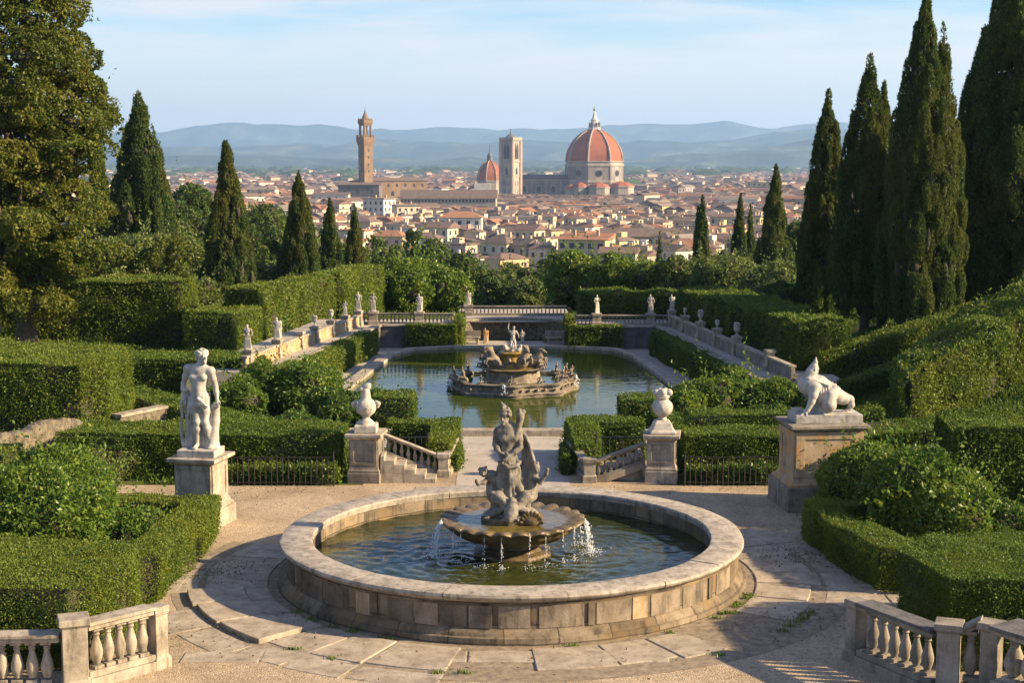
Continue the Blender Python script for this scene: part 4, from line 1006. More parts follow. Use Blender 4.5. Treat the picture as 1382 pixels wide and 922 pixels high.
s.chain([((0.03, 0.13, 1.70), 0.04), ((-0.06, 0.13, 1.95), 0.04), ((-0.085, 0.12, 2.04), 0.035)], 0.02).ell((-0.085, 0.11, 2.07), (0.045, 0.04, 0.045), k=0.02)   # quiver
st_o = link('statue', s.mesh('statue', 0.0095, .003), M['marble']); st_o.location = (LPX, LPY, 1.42); st_o.rotation_euler = (0, 0, R(-8))
tag(st_o, 'white marble statue of a standing nude youth with draped cloth, head turned right', 'statue')
# --- crouching figure, right
RPX, RPY = 6.62, 32.55
pedestal('broad ochre stained stone pedestal under the crouching marble figure', RPX, RPY, R(6), 1.46, 1.15, 1.82, ('ochre_stone', 'limestone_dark', 'limestone_dark'), 0.52, 0.11, True, base_out=0.20)
s = Sculpt()
s.box((0.05, 0, 0.09), (1.44, 0.74, 0.18)); s.box((-0.52, 0.1, 0.21), (0.2, 0.3, 0.1))
z_ = 0.17
def q(x, z, y=0): return (x, y, z+z_)
s.ell(q(-0.27, 0.60, -.05), (0.21, 0.21, 0.22), k=0.05).ell(q(-0.34, 0.68, .03), (0.14, 0.22, 0.14), k=0.05)
s.ell(q(-0.10, 0.62), (0.24, 0.20, 0.20), (0, 0.35, 0), 0.06).ell(q(0.12, 0.49, .02), (0.25, 0.19, 0.18), (0, 0.5, 0), 0.06).ell(q(0.30, 0.36, .02), (0.19, 0.19, 0.17), (0, 0.5, 0), 0.05)
s.ell(q(-0.28, 0.86), (0.10, 0.115, 0.115), k=0.03).ell(q(-0.33, 0.84, -.03), (0.08, 0.08, 0.09), k=0.03).cap(q(-0.385, 0.86, -.05), q(-0.40, 0.83, -.06), 0.014, 0.02, 0.012)
s.ell(q(-0.385, 0.885, -.02), (0.018, 0.018, 0.014), k=0.01, neg=True).ell(q(-0.36, 0.885, -.10), (0.018, 0.018, 0.014), k=0.01, neg=True).cap(q(-0.375, 0.80, -.02), q(-0.36, 0.80, -.08), 0.014, None, 0.01)
s.chain([(q(-0.26, 0.90), 0.115), (q(-0.21, 1.0), 0.085), (q(-0.18, 1.10), 0.045), (q(-0.172, 1.20), 0.012)], 0.02)
for i in range(7): s.chain([(q(-0.36+.035*i, 0.80-.01*i, -.08+.03*abs(i-3)), 0.018), (q(-0.30+.03*i, 0.95, -.10+.03*abs(i-3)), 0.016), (q(-0.22+.01*i, 1.05, -.03), 0.012)], 0.012)
for i in range(6): s.chain([(q(-0.36+.04*i, 0.76-.01*i, -.17+.02*i), 0.022), (q(-0.2+.05*i, 0.72-.02*i, -.20), 0.022), (q(-0.05+.03*i, 0.66, -.17), 0.02)], 0.014)
s.chain([(q(-0.22, 0.58, -.16), 0.125), (q(-0.27, 0.42, -.22), 0.095), (q(-0.31, 0.28, -.24), 0.075), (q(-0.40, 0.10, -.27), 0.055), (q(-0.46, 0.05, -.28), 0.05)], 0.03)
for i in range(4): s.cap(q(-0.46-.01*i, 0.04, -.30+.03*i), q(-0.55+.005*i, 0.02, -.33+.045*i), 0.020, 0.014, 0.01)
s.cap(q(-0.43, 0.05, -.31), q(-0.45, 0.02, -.37), 0.02, 0.014, 0.01)
s.ell(q(-0.38, 0.60, .0), (0.17, 0.22, 0.19), k=0.05).ell(q(-0.04, 0.34, -.02), (0.20, 0.19, 0.25), k=0.06).ell(q(-0.14, 0.14, .02), (0.16, 0.16, 0.18), k=0.06)
s.chain([(q(0.22, 0.46, -.10), 0.15), (q(0.10, 0.40, -.2), 0.125), (q(0.06, 0.20, -.27), 0.155)], 0.04).chain([(q(0.06, 0.16, -.22), 0.10), (q(-0.03, 0.10, -.2), 0.08), (q(0.0, 0.04, -.28), 0.05), (q(-0.06, 0.03, -.33), 0.035)], 0.03)
s.chain([(q(0.30, 0.36, .04), 0.165), (q(0.46, 0.30, .04), 0.13), (q(0.585, 0.28, .03), 0.10)], 0.04).chain([(q(0.60, 0.26, .03), 0.088), (q(0.635, 0.16, .03), 0.064), (q(0.60, 0.07, .05), 0.048), (q(0.52, 0.03, .04), 0.04), (q(0.44, 0.02, .03), 0.03)], 0.025)
for i in range(7): s.chain([(q(-0.16+.07*i, 0.80-.03*i, .0), 0.022), (q(-0.12+.06*i, 0.66-.03*i, -.17), 0.024), (q(-0.10+.05*i, 0.45-.02*i, -.2), 0.022)], 0.018)
for i in range(4): s.chain([(q(0.0+.02*i, 0.36, -.1), 0.03), (q(-0.06+.02*i, 0.2, -.14), 0.03), (q(-0.12+.04*i, 0.03, -.16), 0.035)], 0.02)
cr_o = link('statue', s.mesh('statue', 0.0095, .004), M['marble']); cr_o.location = (RPX+0.02, RPY, 1.82); cr_o.rotation_euler = (0, 0, R(4))
tag(cr_o, 'white marble statue of a crouching figure with a pointed hood leaning on its arms', 'statue')
# --- urns on their pedestals
ULX, UY, URX = -3.36, 35.05, 3.46
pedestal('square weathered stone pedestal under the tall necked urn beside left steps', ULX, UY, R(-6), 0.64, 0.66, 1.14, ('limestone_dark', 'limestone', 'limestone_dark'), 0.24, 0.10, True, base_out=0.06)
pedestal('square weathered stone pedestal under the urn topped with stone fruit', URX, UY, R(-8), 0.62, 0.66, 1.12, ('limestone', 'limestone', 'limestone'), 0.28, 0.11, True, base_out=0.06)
t = thing('urn', 'tall necked weathered stone urn with a carved spout on the left pedestal', 'urn', (ULX, UY, 1.14))
b = MB(); b.sq([(0.0, 0), (0, 0.16), (-.02, 0.19)], 0.52, 0.52); b.build('foot_block', M['marble2'], t, bevel=0.02)
b = MB(); b.lathe([(0.21, 0.185), (0.19, 0.22), (0.14, 0.27), (0.09, 0.31), (0.08, 0.34), (0.13, 0.39), (0.20, 0.45), (0.235, 0.53), (0.245, 0.61), (0.225, 0.68), (0.17, 0.735), (0.125, 0.77), (0.115, 0.82), (0.10, 0.92), (0.085, 1.0), (0.07, 1.02)], 32, mod=lambda a, r, z: 1+(0.025*math.sin(a*12) if .36 < z < .7 else 0)); b.build('body', M['marble2'], t, smooth=50)
s = Sculpt(); s.cap((0, 0, .5), (0.02, 0, 1.03), .05, .05, .03).cap((-.17, 0, .66), (.17, 0, .66), .05, .05, .03).ell((0.02, 0, 1.05), (0.10, 0.08, 0.08), k=.03).chain([((0.02, 0, 1.06), 0.06), ((-0.10, -.02, 1.00), 0.05), ((-0.18, -.02, 0.96), 0.03)], .02).ell((0.06, 0, 1.09), (0.07, 0.07, 0.05), k=.02)
for e in (-1, 1): s.chain([((e*0.17, 0, 0.66), 0.03), ((e*0.235, 0, 0.70), 0.035), ((e*0.29, -.02, 0.66), 0.045), ((e*0.27, -.03, 0.58), 0.03)], .02).ell((e*0.28, -.03, 0.66), (0.05, 0.05, 0.055), k=.02)
s.chain([((-.2, -.1, .7), .02), ((-.1, -.2, .6), .024), ((.05, -.225, .58), .024), ((.17, -.16, .68), .02)], .015)
link('carved_spout', s.mesh('carved_spout', 0.014, .008), M['marble2'], t)
t = thing('urn', 'round bellied weathered stone urn topped with three stone fruits on right pedestal', 'urn', (URX, UY, 1.12))
b = MB(); b.sq([(0.0, 0), (0, 0.06), (-.05, 0.10), (-.10, 0.24), (-.15, 0.30)], 0.60, 0.60); b.build('foot_block', M['marble2'], t, bevel=0.025)
b = MB(); b.lathe([(0.12, 0.28), (0.10, 0.33), (0.095, 0.37), (0.14, 0.41), (0.20, 0.46), (0.24, 0.54), (0.245, 0.62), (0.22, 0.69), (0.17, 0.745), (0.13, 0.77), (0.14, 0.80), (0.17, 0.83), (0.10, 0.85)], 32, mod=lambda a, r, z: 1+(0.02*math.sin(a*10) if .4 < z < .72 else 0)); b.build('body', M['marble2'], t, smooth=50)
s = Sculpt()
for x, y, z, r in ((-.145, -.03, .93, .085), (0.0, -.07, .95, .09), (.145, -.02, .94, .085), (.0, .1, .93, .09), (-.07, .0, 1.0, .05), (.07, .0, 1.0, .05)): s.ell((x, y, z), (r, r, r), k=.015)
s.ell((0, 0, .86), (.17, .15, .05), k=.02)
link('stone_fruit', s.mesh('stone_fruit', 0.013, .006), M['marble2'], t)

# ================================================================== BALUSTRADES
BAL = [(0.085, 0), (0.085, 0.05), (0.055, 0.08), (0.075, 0.14), (0.095, 0.21), (0.098, 0.28), (0.075, 0.38), (0.05, 0.47), (0.042, 0.52), (0.06, 0.545), (0.045, 0.57), (0.06, 0.60), (0.08, 0.625), (0.08, 0.66)]
bal_me = {}
def balmesh(h, mat, fat=1.0):
    key = (round(h, 3), mat, fat)
    if key not in bal_me:
        b = MB(); b.lathe([(r*h/0.66*fat, z*h/0.66) for r, z in BAL[2:12]], 14, cap=False)
        b.sq([(0, -.0), (0, 0.055*h/.66)], 0.165*h/.66*fat, 0.165*h/.66*fat); b.sq([(0, 0.615*h/.66), (0, h)], 0.165*h/.66*fat, 0.165*h/.66*fat)
        o = b.build('baluster', M[mat], None, smooth=40); bal_me[key] = o.data; bpy.data.objects.remove(o)
    return bal_me[key]
def rail_run(t, A, B, zA, zB, n, h, mat, capmat, plinth=0.2, capw=0.30, capt=0.11, ends=(0.0, 0.0), fat=1.0, bevel=0.01):
    """one straight run of balustrade under thing t (world coordinates); z = level of the foot at both ends"""
    A = Vector(A); B = Vector(B); d = B-A; L = d.length; rz = math.atan2(d.y, d.x)
    hb = h-plinth-capt; cut = capt*0.25
    def beam(name, z0, z1, w_, m):
        u = d.normalized(); v = Vector((-u.y, u.x))*(w_/2); b = MB()
        ring = lambda P, z: [(P.x-v.x, P.y-v.y, z+z0), (P.x+v.x, P.y+v.y, z+z0), (P.x+v.x, P.y+v.y, z+z1), (P.x-v.x, P.y-v.y, z+z1)]
        b.loft([ring(A, zA), ring(B, zB)]); return b.build(name, M[m], t, bevel=bevel)
    beam('plinth_course', -0.1, plinth*0.6, capw*0.95, mat); beam('plinth_course', plinth*0.6+.001, plinth, capw*0.75, mat)
    beam('handrail', h-capt, h-capt*.45, capw*0.78, mat); beam('handrail', h-capt*.45+.001, h, capw, capmat)
    me = balmesh(hb, mat, fat)
    for i in range(n):
        f = ends[0]+(1-ends[0]-ends[1])*(i+0.5)/n; P = A+d*f; z = zA+(zB-zA)*f+plinth
        o = link('baluster', me, None, t); o.location = (P.x, P.y, z); o.rotation_euler = (0, 0, rz)
def post(t, P, z, w_, h, mat, capmat, rz=0, name='post', cap=0.04):
    b = MB(); b.sq([(0.03, -0.12), (0.03, 0.16), (0.0, 0.19), (0, h-0.13), (0.012, h-0.12)], w_, w_, c=P, rz=rz); o = b.build(name, M[mat], t, bevel=0.01)
    for v in o.data.vertices: v.co.z += z
    b = MB(); b.sq([(0.012, h-0.119), (cap*.6, h-0.10), (cap, h-0.09), (cap, h-.004), (cap-.01, h)], w_, w_, c=P, rz=rz); o2 = b.build('post_cap', M[capmat], t, bevel=0.008)
    for v in o2.data.vertices: v.co.z += z
# foreground left
t = thing('balustrade', 'weathered stone balustrade with bulbous balusters below the left clipped hedge', 'balustrade')
rail_run(t, (-5.96, 20.88), (-5.22, 21.66), 0, 0, 5, 0.95, 'limestone', 'limestone', 0.24, 0.30, 0.12, (0.08, 0.06))
rail_run(t, (-9.4, 20.55), (-6.24, 20.70), -0.1, -0.1, 15, 0.95, 'limestone', 'limestone', 0.24, 0.30, 0.12, (0.0, 0.03))
post(t, (-6.07, 20.75), 0, 0.34, 1.06, 'limestone', 'limestone', R(20)); post(t, (-5.15, 21.74), 0, 0.22, 0.93, 'limestone', 'limestone', R(52), 'end_pier', 0.02)
# foreground right
t = thing('balustrade', 'grey lichened stone balustrade in shade below the big right block hedge', 'balustrade')
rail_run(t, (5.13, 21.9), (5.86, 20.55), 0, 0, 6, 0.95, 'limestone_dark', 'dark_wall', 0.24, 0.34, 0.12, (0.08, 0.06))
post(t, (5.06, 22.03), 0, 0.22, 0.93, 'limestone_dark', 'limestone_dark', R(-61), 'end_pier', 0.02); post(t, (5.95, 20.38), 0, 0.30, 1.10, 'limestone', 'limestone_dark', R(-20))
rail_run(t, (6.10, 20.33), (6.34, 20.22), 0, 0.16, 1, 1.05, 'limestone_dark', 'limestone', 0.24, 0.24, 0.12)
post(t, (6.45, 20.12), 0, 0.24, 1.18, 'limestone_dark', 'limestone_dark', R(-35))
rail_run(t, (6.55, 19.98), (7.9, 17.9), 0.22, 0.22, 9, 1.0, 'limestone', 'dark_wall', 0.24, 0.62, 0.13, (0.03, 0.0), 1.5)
# raking balustrades of the two small stairs
def stairs(label, sgn, y0, y1):
    t = thing('stone_steps', label, 'steps')
    n = 6
    for i in range(n):
        xa = sgn*(1.75+0.235*i); xb = sgn*3.02; b = MB(); z = 0.105*(i+1)
        b.prism([(xa, y0), (xb, y0), (xb, y1), (xa, y1)] if sgn > 0 else [(xb, y0), (xa, y0), (xa, y1), (xb, y1)], z-0.115 if i else -.05, z); b.build('step', M['limestone'], t, bevel=0.012)
stairs('worn stone steps climbing left beside the tall necked urn pedestal', -1, 34.72, 35.42)
stairs('worn stone steps climbing right beside the fruit topped urn pedestal', 1, 35.0, 35.7)
t = thing('balustrade', 'small raking stone balustrade beside the left steps and central path', 'balustrade')
rail_run(t, (-1.72, 35.52), (-2.98, 35.60), 0.02, 0.50, 8, 0.50, 'limestone', 'limestone', 0.1, 0.20, 0.07, bevel=.006)
post(t, (-1.60, 35.46), 0, 0.24, 0.56, 'limestone', 'limestone', 0, cap=.03)
rail_run(t, (-1.52, 35.62), (-1.40, 37.3), 0.02, 0.10, 8, 0.50, 'limestone', 'limestone', 0.1, 0.20, 0.07, bevel=.006)
t = thing('balustrade', 'small raking stone balustrade beside the right steps and central path', 'balustrade')
rail_run(t, (1.92, 34.86), (3.06, 34.96), 0.02, 0.42, 8, 0.50, 'limestone_dark', 'limestone_dark', 0.1, 0.20, 0.07, bevel=.006)
post(t, (1.78, 34.84), 0, 0.26, 0.56, 'limestone', 'limestone_dark', 0, cap=.03)
rail_run(t, (1.68, 35.0), (1.42, 36.9), 0.02, 0.08, 8, 0.50, 'limestone_dark', 'limestone_dark', 0.1, 0.20, 0.07, bevel=.006)
# iron railings
def railing(label, A, B, h, n, z=0.0):
    t = thing('iron_railing', label, 'railing'); A = Vector(A); B = Vector(B); d = B-A
    b = MB()
    for i in range(n+1):
        P = A+d*i/n
        b.tube([(P.x, P.y, z+0.02), (P.x, P.y, z+h-0.02)], 0.0135, 6)
    b.build('bars', M['iron'], t)
    for zz in (0.08, h-0.02): 
        b = MB(); b.box(((A.x+B.x)/2, (A.y+B.y)/2, z+zz), (d.length, 0.03, 0.022), math.atan2(d.y, d.x)); b.build('rail', M['iron'], t)
    for P in (A, B): 
        b = MB(); b.tube([(P.x, P.y, z-0.02), (P.x, P.y, z+h+0.06)], 0.02, 8); b.lathe([(0.0, .05), (.026, .025), (.0, 0)], 8, (P.x, P.y, z+h+.06)); b.build('post', M['iron'], t)
railing('black iron railing on gravel between the youth statue and tall urn', (-6.75, 34.42), (-4.05, 34.42), 0.68, 21)
railing('black iron railing on gravel between the fruit urn and crouching statue', (3.92, 34.42), (6.15, 34.42), 0.68, 18)
railing('black iron railing running right behind the broad ochre pedestal', (7.35, 34.42), (9.6, 34.42), 0.68, 18)
railing('short iron railing behind the right steps in front of dark hedge', (2.0, 36.1), (3.1, 36.0), 0.6, 7, 0.25)
railing('short iron railing behind the left steps in front of dark hedge', (-3.05, 36.0), (-2.0, 36.1), 0.6, 7, 0.25)
# ================================================================== POOL TERRACE WALLS AND ITS STATUES
def wall(label, A, B, z0, z1, th, mat, name='retaining_wall', capmat='limestone', cat='wall', capw=0.1):
    t = thing(name, label, cat); A = Vector(A); B = Vector(B); d = B-A; rz = math.atan2(d.y, d.x); c = (A+B)/2
    b = MB(); b.box((c.x, c.y, (z0+z1-0.08)/2), (d.length, th, z1-0.08-z0), rz); b.build('masonry', M[mat], t, bevel=.01)
    b = MB(); b.box((c.x, c.y, z1-0.039), (d.length+0.02, th+capw, 0.078), rz); b.build('coping', M[capmat], t, bevel=.01)
    return t
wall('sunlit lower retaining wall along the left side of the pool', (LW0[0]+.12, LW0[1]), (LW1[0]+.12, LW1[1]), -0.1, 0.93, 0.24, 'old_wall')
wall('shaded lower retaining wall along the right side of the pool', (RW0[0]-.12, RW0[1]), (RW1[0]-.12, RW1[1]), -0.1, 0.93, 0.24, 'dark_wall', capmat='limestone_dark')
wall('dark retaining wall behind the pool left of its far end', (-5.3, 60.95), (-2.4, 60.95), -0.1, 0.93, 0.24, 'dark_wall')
wall('dark retaining wall behind the pool right of its far end', (2.5, 60.55), (5.6, 60.55), -0.1, 0.93, 0.24, 'dark_wall')
# solid parapets with small pillars along the two raised walks
def parapet(label, A, B, z, h, fr, mat, ph):
    t = thing('parapet', label, 'parapet'); A = Vector(A); B = Vector(B); d = B-A; rz = math.atan2(d.y, d.x); c = (A+B)/2
    b = MB(); b.box((c.x, c.y, z+h/2-.04), (d.length, 0.13, h-.08), rz); b.build('panel', M[mat], t, bevel=.01)
    b = MB(); b.box((c.x, c.y, z+h-.035), (d.length, 0.22, 0.07), rz); b.build('handrail', M['limestone'], t, bevel=.008)
    b = MB(); b.box((c.x, c.y, z+.03), (d.length, 0.2, 0.06), rz); b.build('plinth_course', M[mat], t, bevel=.008)
    me = balmesh(h-.13, mat); k = int(d.length/0.24)
    out = []
    for f_ in fr:
        P = A+d*f_; out.append((P.x, P.y))
        post(t, (P.x, P.y), z, 0.26, ph, 'limestone', 'limestone', rz, 'pillar', .03)
    return out
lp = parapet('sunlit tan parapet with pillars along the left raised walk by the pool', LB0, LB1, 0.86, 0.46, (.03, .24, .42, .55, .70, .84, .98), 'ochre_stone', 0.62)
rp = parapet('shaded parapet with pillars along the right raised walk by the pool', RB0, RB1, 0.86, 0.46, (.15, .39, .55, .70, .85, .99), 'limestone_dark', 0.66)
def fbal(label, A, B, z, h, posts, n):
    t = thing('balustrade', label, 'balustrade'); rail_run(t, A, B, z, z, n, h, 'limestone_dark', 'limestone_dark', 0.1, 0.22, 0.08, bevel=.006)
    out = []
    for f in posts:
        P = Vector(A)+(Vector(B)-Vector(A))*f; post(t, (P.x, P.y), z, 0.34, h+.06, 'limestone', 'limestone', 0, 'pillar', .03); out.append((P.x, P.y))
    return out
bl_ = fbal('far balustrade carrying two statues behind the pool on the left', (-6.0, 61.5), (-2.3, 61.2), 0.86, 0.48, [0.12, 0.62], 24)
br_ = fbal('far balustrade carrying two statues behind the pool on the right', (2.55, 61.0), (6.25, 61.0), 0.86, 0.44, [0.22, 0.80], 24)
bc_ = fbal('far balustrade above the curved wall at the head of the pool', (-2.25, 66.0), (2.35, 66.0), 0.78, 0.42, [0.08], 28)
# curved wall at the head of the pool
t = thing('curved_wall', 'low curved stone wall at the head of the pool behind benches', 'wall')
pa = [(-2.3, 62.95)]+[(-2.3+4.6*i/14, 62.95+1.15*math.sin(PI*i/14)**0.8) for i in range(1, 14)]+[(2.3, 62.95)]
for nm, z0, z1, w_, mt in (('masonry', -0.1, 0.80, 0.3, 'old_wall'), ('coping', 0.801, 0.90, 0.42, 'limestone')):
    b = MB(); rings = []
    for x, y in pa: rings.append([(x, y-w_/2, z0), (x, y+w_/2, z0), (x, y+w_/2, z1), (x, y-w_/2, z1)])
    b.loft(rings); b.build(nm, M[mt], t)
sheet('upper_terrace', [(-2.34, 63.3), (2.45, 63.3), (2.45, 69), (-2.34, 69)], 0.78, 'path')
# small statues
def mini(kind):
    s = Sculpt(); g = np.random.default_rng(kind+5)
    e = 1 if kind % 2 else -1
    J = dict(head=(0.02*e, 0, 0.93), neck=(0.01, 0, 0.83), chest=(0, 0, 0.72), waist=(0.01*e, 0, 0.60), pelvis=(0, 0, 0.52), shL=(-0.11, 0, 0.80), elL=(-0.17, 0.0, 0.66), wrL=(-0.12, -0.08, 0.58), haL=(-0.07, -0.1, 0.56),
             shR=(0.11, 0, 0.80), elR=(0.18, -.02, 0.68), wrR=(0.16, -.06, 0.80 if kind == 1 else 0.56), haR=(0.15, -.08, 0.86 if kind == 1 else .5), hipL=(-0.045, 0, 0.5), knL=(-0.05, -.03, 0.28), anL=(-0.05, 0, 0.06), toL=(-0.06, -.07, 0.03), hipR=(0.045, 0, 0.5), knR=(0.07, -.05, 0.28), anR=(0.06, 0.02, 0.06), toR=(0.08, -.05, 0.03))
    figure(s, J, 0.98, face=(e*0.5, -0.8, 0), fingers=False)
    for i in range(9):
        t = i/8; s.chain([((-0.10+.2*t, -.05+.03*abs(t-.5), 0.60+(.18*t if kind == 2 else 0)), .016), ((-0.10+.2*t, -.07, 0.4), .022), ((-0.13+.26*t, -.05, 0.05), .028)], .014)
    if kind == 2: s.chain([((0.13, .02, .1), .07), ((.14, .03, .45), .06), ((.16, .02, .8), .05)], .03)
    s.ell((0, 0, .02), (.17, .13, .04), k=.02)
    return s.mesh('statue', 0.015)
mini_me = [mini(k) for k in range(3)]
def small_statue(label, x, y, z, h, kind, mat='marble', rz=0, group='small statues around the pool'):
    me = mini_me[kind]
    if mat != 'marble': me = me.copy(); me.materials.clear()
    if not me.materials: me.materials.append(M[mat])
    o = bpy.data.objects.new('statue', me); col.objects.link(o); o.location = (x, y, z); o.scale = (h, h, h); o.rotation_euler = (0, 0, rz); return tag(o, label, 'statue', group)
vz = MB(); vz.sq([(0, 0), (0, .05)], .16, .16); vz.lathe([(.06, .05), (.04, .09), (.035, .13), (.10, .2), (.13, .3), (.11, .36), (.15, .42), (.12, .43)], 16, mod=lambda a, r, z: 1+(.08*math.sin(6*a) if z > .35 else 0)); 
for i in range(7): vz.lathe([(.0, .04), (.05, .0), (.035, -.05), (0, -.06)], 7, (.07*math.cos(i*.9), .07*math.sin(i*.9), .47+.02*(i % 2)))
vase_me = vz.build('vase', M['marble2'], None, smooth=50); vme = vase_me.data; bpy.data.objects.remove(vase_me)
def vase(label, x, y, z, s_, group='stone vases on the parapet pillars'):
    o = bpy.data.objects.new('vase', vme); col.objects.link(o); o.location = (x, y, z); o.scale = (s_,)*3; return tag(o, label, 'vase', group)
PZ = 0.86
small_statue('small white statue at the near end of the left raised walk, furthest from the pool', *lp[0], PZ+.62, 0.80, 0)
small_statue('small white statue on the left parapet, second from its near end', *lp[1], PZ+.62, 0.74, 2)
vase('stone vase on the left sunlit parapet, nearest the small white statue', *lp[3], PZ+.62, .75)
vase('stone vase midway along the left sunlit parapet of the pool', *lp[4], PZ+.62, .8)
small_statue('tiny pale statue near the far end of the left sunlit parapet', *lp[5], PZ+.62, 0.55, 1)
small_statue('slim white statue at the far corner of the left parapet', *lp[6], PZ+.62, 0.75, 0)
small_statue('twisted white statue on the far left balustrade, nearer the corner', *bl_[0], PZ+.54, 0.72, 1)
small_statue('broad draped white statue on the far left balustrade, nearer the middle', *bl_[1], PZ+.54, 0.72, 2)
small_statue('leaning white statue on the far right balustrade, nearer the middle', *br_[0], PZ+.50, 0.74, 1, rz=.6)
small_statue('upright white statue on the far right balustrade, nearer the corner', *br_[1], PZ+.50, 0.76, 0)
small_statue('grey statue at the far corner of the right shaded parapet', *rp[5], PZ+.66, 0.62, 2, 'marble2')
vase('tiny stone vase next to the far corner statue of the right parapet', *rp[4], PZ+.66, .55)
vase('tall stone vase midway along the right shaded parapet', *rp[3], PZ+.66, .85)
vase('small stone vase on the right parapet between two taller vases', *rp[2], PZ+.66, .6)
vase('tall stone vase at the near end of the right shaded parapet', *rp[1], PZ+.66, .9)
small_statue('grey bust like statue on balustrade above the curved wall', *bc_[0], PZ+.40, 0.6, 2, 'marble2')
small_statue('small golden stone figure standing before the curved wall left of centre', -1.08, 62.3, 0.01, 0.62, 2, 'ochre_stone')
small_statue('small grey stone figure before the curved wall right of centre', 0.42, 62.3, 0.01, 0.55, 0, 'marble2')
small_statue('small dark stone figure before the curved wall beside right bench', 1.35, 62.5, 0.01, 0.45, 1, 'limestone_dark')
def bench(label, x, y, rz):
    t = thing('stone_bench', label, 'bench', (x, y, 0), rz, 'benches before the curved wall')
    b = MB(); b.box((0, 0, .27), (.85, .30, .07)); b.build('seat', M['limestone'], t, bevel=.01)
    for sx in (-.32, .32): b = MB(); b.box((sx, 0, .117), (.1, .26, .234)); b.build('leg', M['limestone'], t, bevel=.01)
    b = MB(); b.box((0, .15, .42), (.85, .06, .225)); b.build('backrest', M['limestone'], t, bevel=.01)
bench('low stone bench before the curved wall beside the left hedge', -1.72, 62.1, R(-4)); bench('low dark bench before the curved wall beside the right hedge', 1.78, 62.1, R(4))
# table like plinths on the left raised walk
t = thing('stone_table', 'low stone table on the left raised walk between two statues', 'table', (-8.45, 50.2, PZ))
b = MB(); b.box((0, 0, .30), (.9, .5, .06)); b.build('table_top', M['limestone'], t, bevel=.01)
for sx in (-.32, .32): b = MB(); b.box((sx, 0, .134), (.1, .34, .268)); b.build('leg', M['old_wall'], t, bevel=.01)
# ------------------------------------------------------------------ fountain in the pool
pf = thing('pool_fountain', 'tiered dark stone fountain with many small carved figures in the pool', 'fountain', (0.03, 49.2, 0))
def lob(a, r, z): return 1+0.055*math.cos(8*a)+0.02*math.cos(16*a)
b = MB(); b.lathe([(1.98, -0.05), (1.98, 0.12), (2.02, 0.14), (1.95, 0.18), (1.88, 0.20), (1.86, 0.34), (1.92, 0.37), (1.94, 0.42), (1.86, 0.44), (1.74, 0.43), (1.72, 0.30), (0.8, 0.30)], 128, mod=lob); b.build('base_wall', M['island'], pf, smooth=40)
b = MB(); b.lathe([(1.70, 0.345), (0.8, 0.346)], 96, cap=False, mod=lob); b.build('trough_water', M['pool_water'], pf)
b = MB(); b.lathe([(0.95, 0.28), (0.92, 0.36), (0.86, 0.42), (0.84, 0.66), (0.92, 0.70), (1.02, 0.735), (1.06, 0.77), (1.02, 0.79), (0.92, 0.775), (0.3, 0.76)], 64, mod=lambda a, r, z: 1+.03*math.cos(12*a)); b.build('middle_basin', M['island'], pf, smooth=40)
b = MB(); b.lathe([(0.90, 0.785), (0.3, 0.787)], 48, cap=False); b.build('middle_water', M['island_gold'], pf)
b = MB(); b.lathe([(0.44, 0.74), (0.42, 0.84), (0.36, 0.9), (0.34, 1.12), (0.42, 1.2), (0.46, 1.25), (0.42, 1.28), (0.1, 1.28)], 40, mod=lambda a, r, z: 1+.04*math.cos(8*a)); b.build('upper_pedestal', M['island_gold'], pf, smooth=40)
s = Sculpt()
J = dict(head=(0.03, -.02, 0.80), neck=(0.01, 0, 0.71), chest=(0, 0, 0.61), waist=(0.01, 0, 0.50), pelvis=(0, 0, 0.43), shL=(-0.10, 0, 0.68), elL=(-0.16, -.02, 0.80), wrL=(-0.13, -.03, 0.94), haL=(-0.12, -.03, 1.0), shR=(0.10, 0, 0.68), elR=(0.17, 0, 0.58), wrR=(0.19, -.06, 0.5), haR=(0.2, -.08, 0.45), hipL=(-0.04, 0, 0.42), knL=(-0.07, -.07, 0.24), anL=(-0.06, 0.0, 0.06), toL=(-0.07, -.07, 0.03), hipR=(0.04, 0, 0.42), knR=(0.08, -.02, 0.22), anR=(0.08, 0.04, 0.06), toR=(0.11, -.03, 0.03))
figure(s, J, 0.86, face=(-.3, -1, 0), fingers=False)
for k in range(6):
    a = k*PI/3; s.chain([((.12*math.cos(a), .12*math.sin(a), .05), .08), ((.24*math.cos(a+.3), .2*math.sin(a+.3), .1), .06), ((.30*math.cos(a+.5), .26*math.sin(a+.5), .22), .035)], .03)
link('crowning_figure', s.mesh('crowning_figure', 0.014), M['marble2'], pf).location = (0, 0, 1.24)
s = Sculpt()    # a seated sea figure used all round the fountain
J = dict(head=(0.02, -.04, 0.50), neck=(0.0, -.02, 0.41), chest=(0, 0, 0.33), waist=(0, .01, 0.22), pelvis=(0, .02, 0.14), shL=(-0.09, 0, 0.38), elL=(-0.16, -.03, 0.30), wrL=(-0.18, -.12, 0.27), haL=(-0.18, -.15, 0.26), shR=(0.09, 0, 0.38), elR=(0.17, -.02, 0.36), wrR=(0.2, -.04, 0.46), haR=(0.2, -.04, 0.5), hipL=(-0.05, 0, 0.13), knL=(-0.10, -.17, 0.17), anL=(-0.08, -.22, 0.03), toL=(-0.09, -.3, 0.02), hipR=(0.05, 0, 0.13), knR=(0.10, -.17, 0.18), anR=(0.1, -.22, 0.03), toR=(0.1, -.3, 0.02))
figure(s, J, 0.74, face=(.2, -1, 0), fingers=False); s.ell((0, 0, .03), (.2, .2, .07), k=.03).chain([((0.05, .1, .08), .08), ((.2, .12, .1), .06), ((.3, .05, .2), .03)], .03)
sea_me = s.mesh('sea_figure', 0.015); sea_me.materials.append(M['island'])
s = Sculpt()    # rearing sea horse
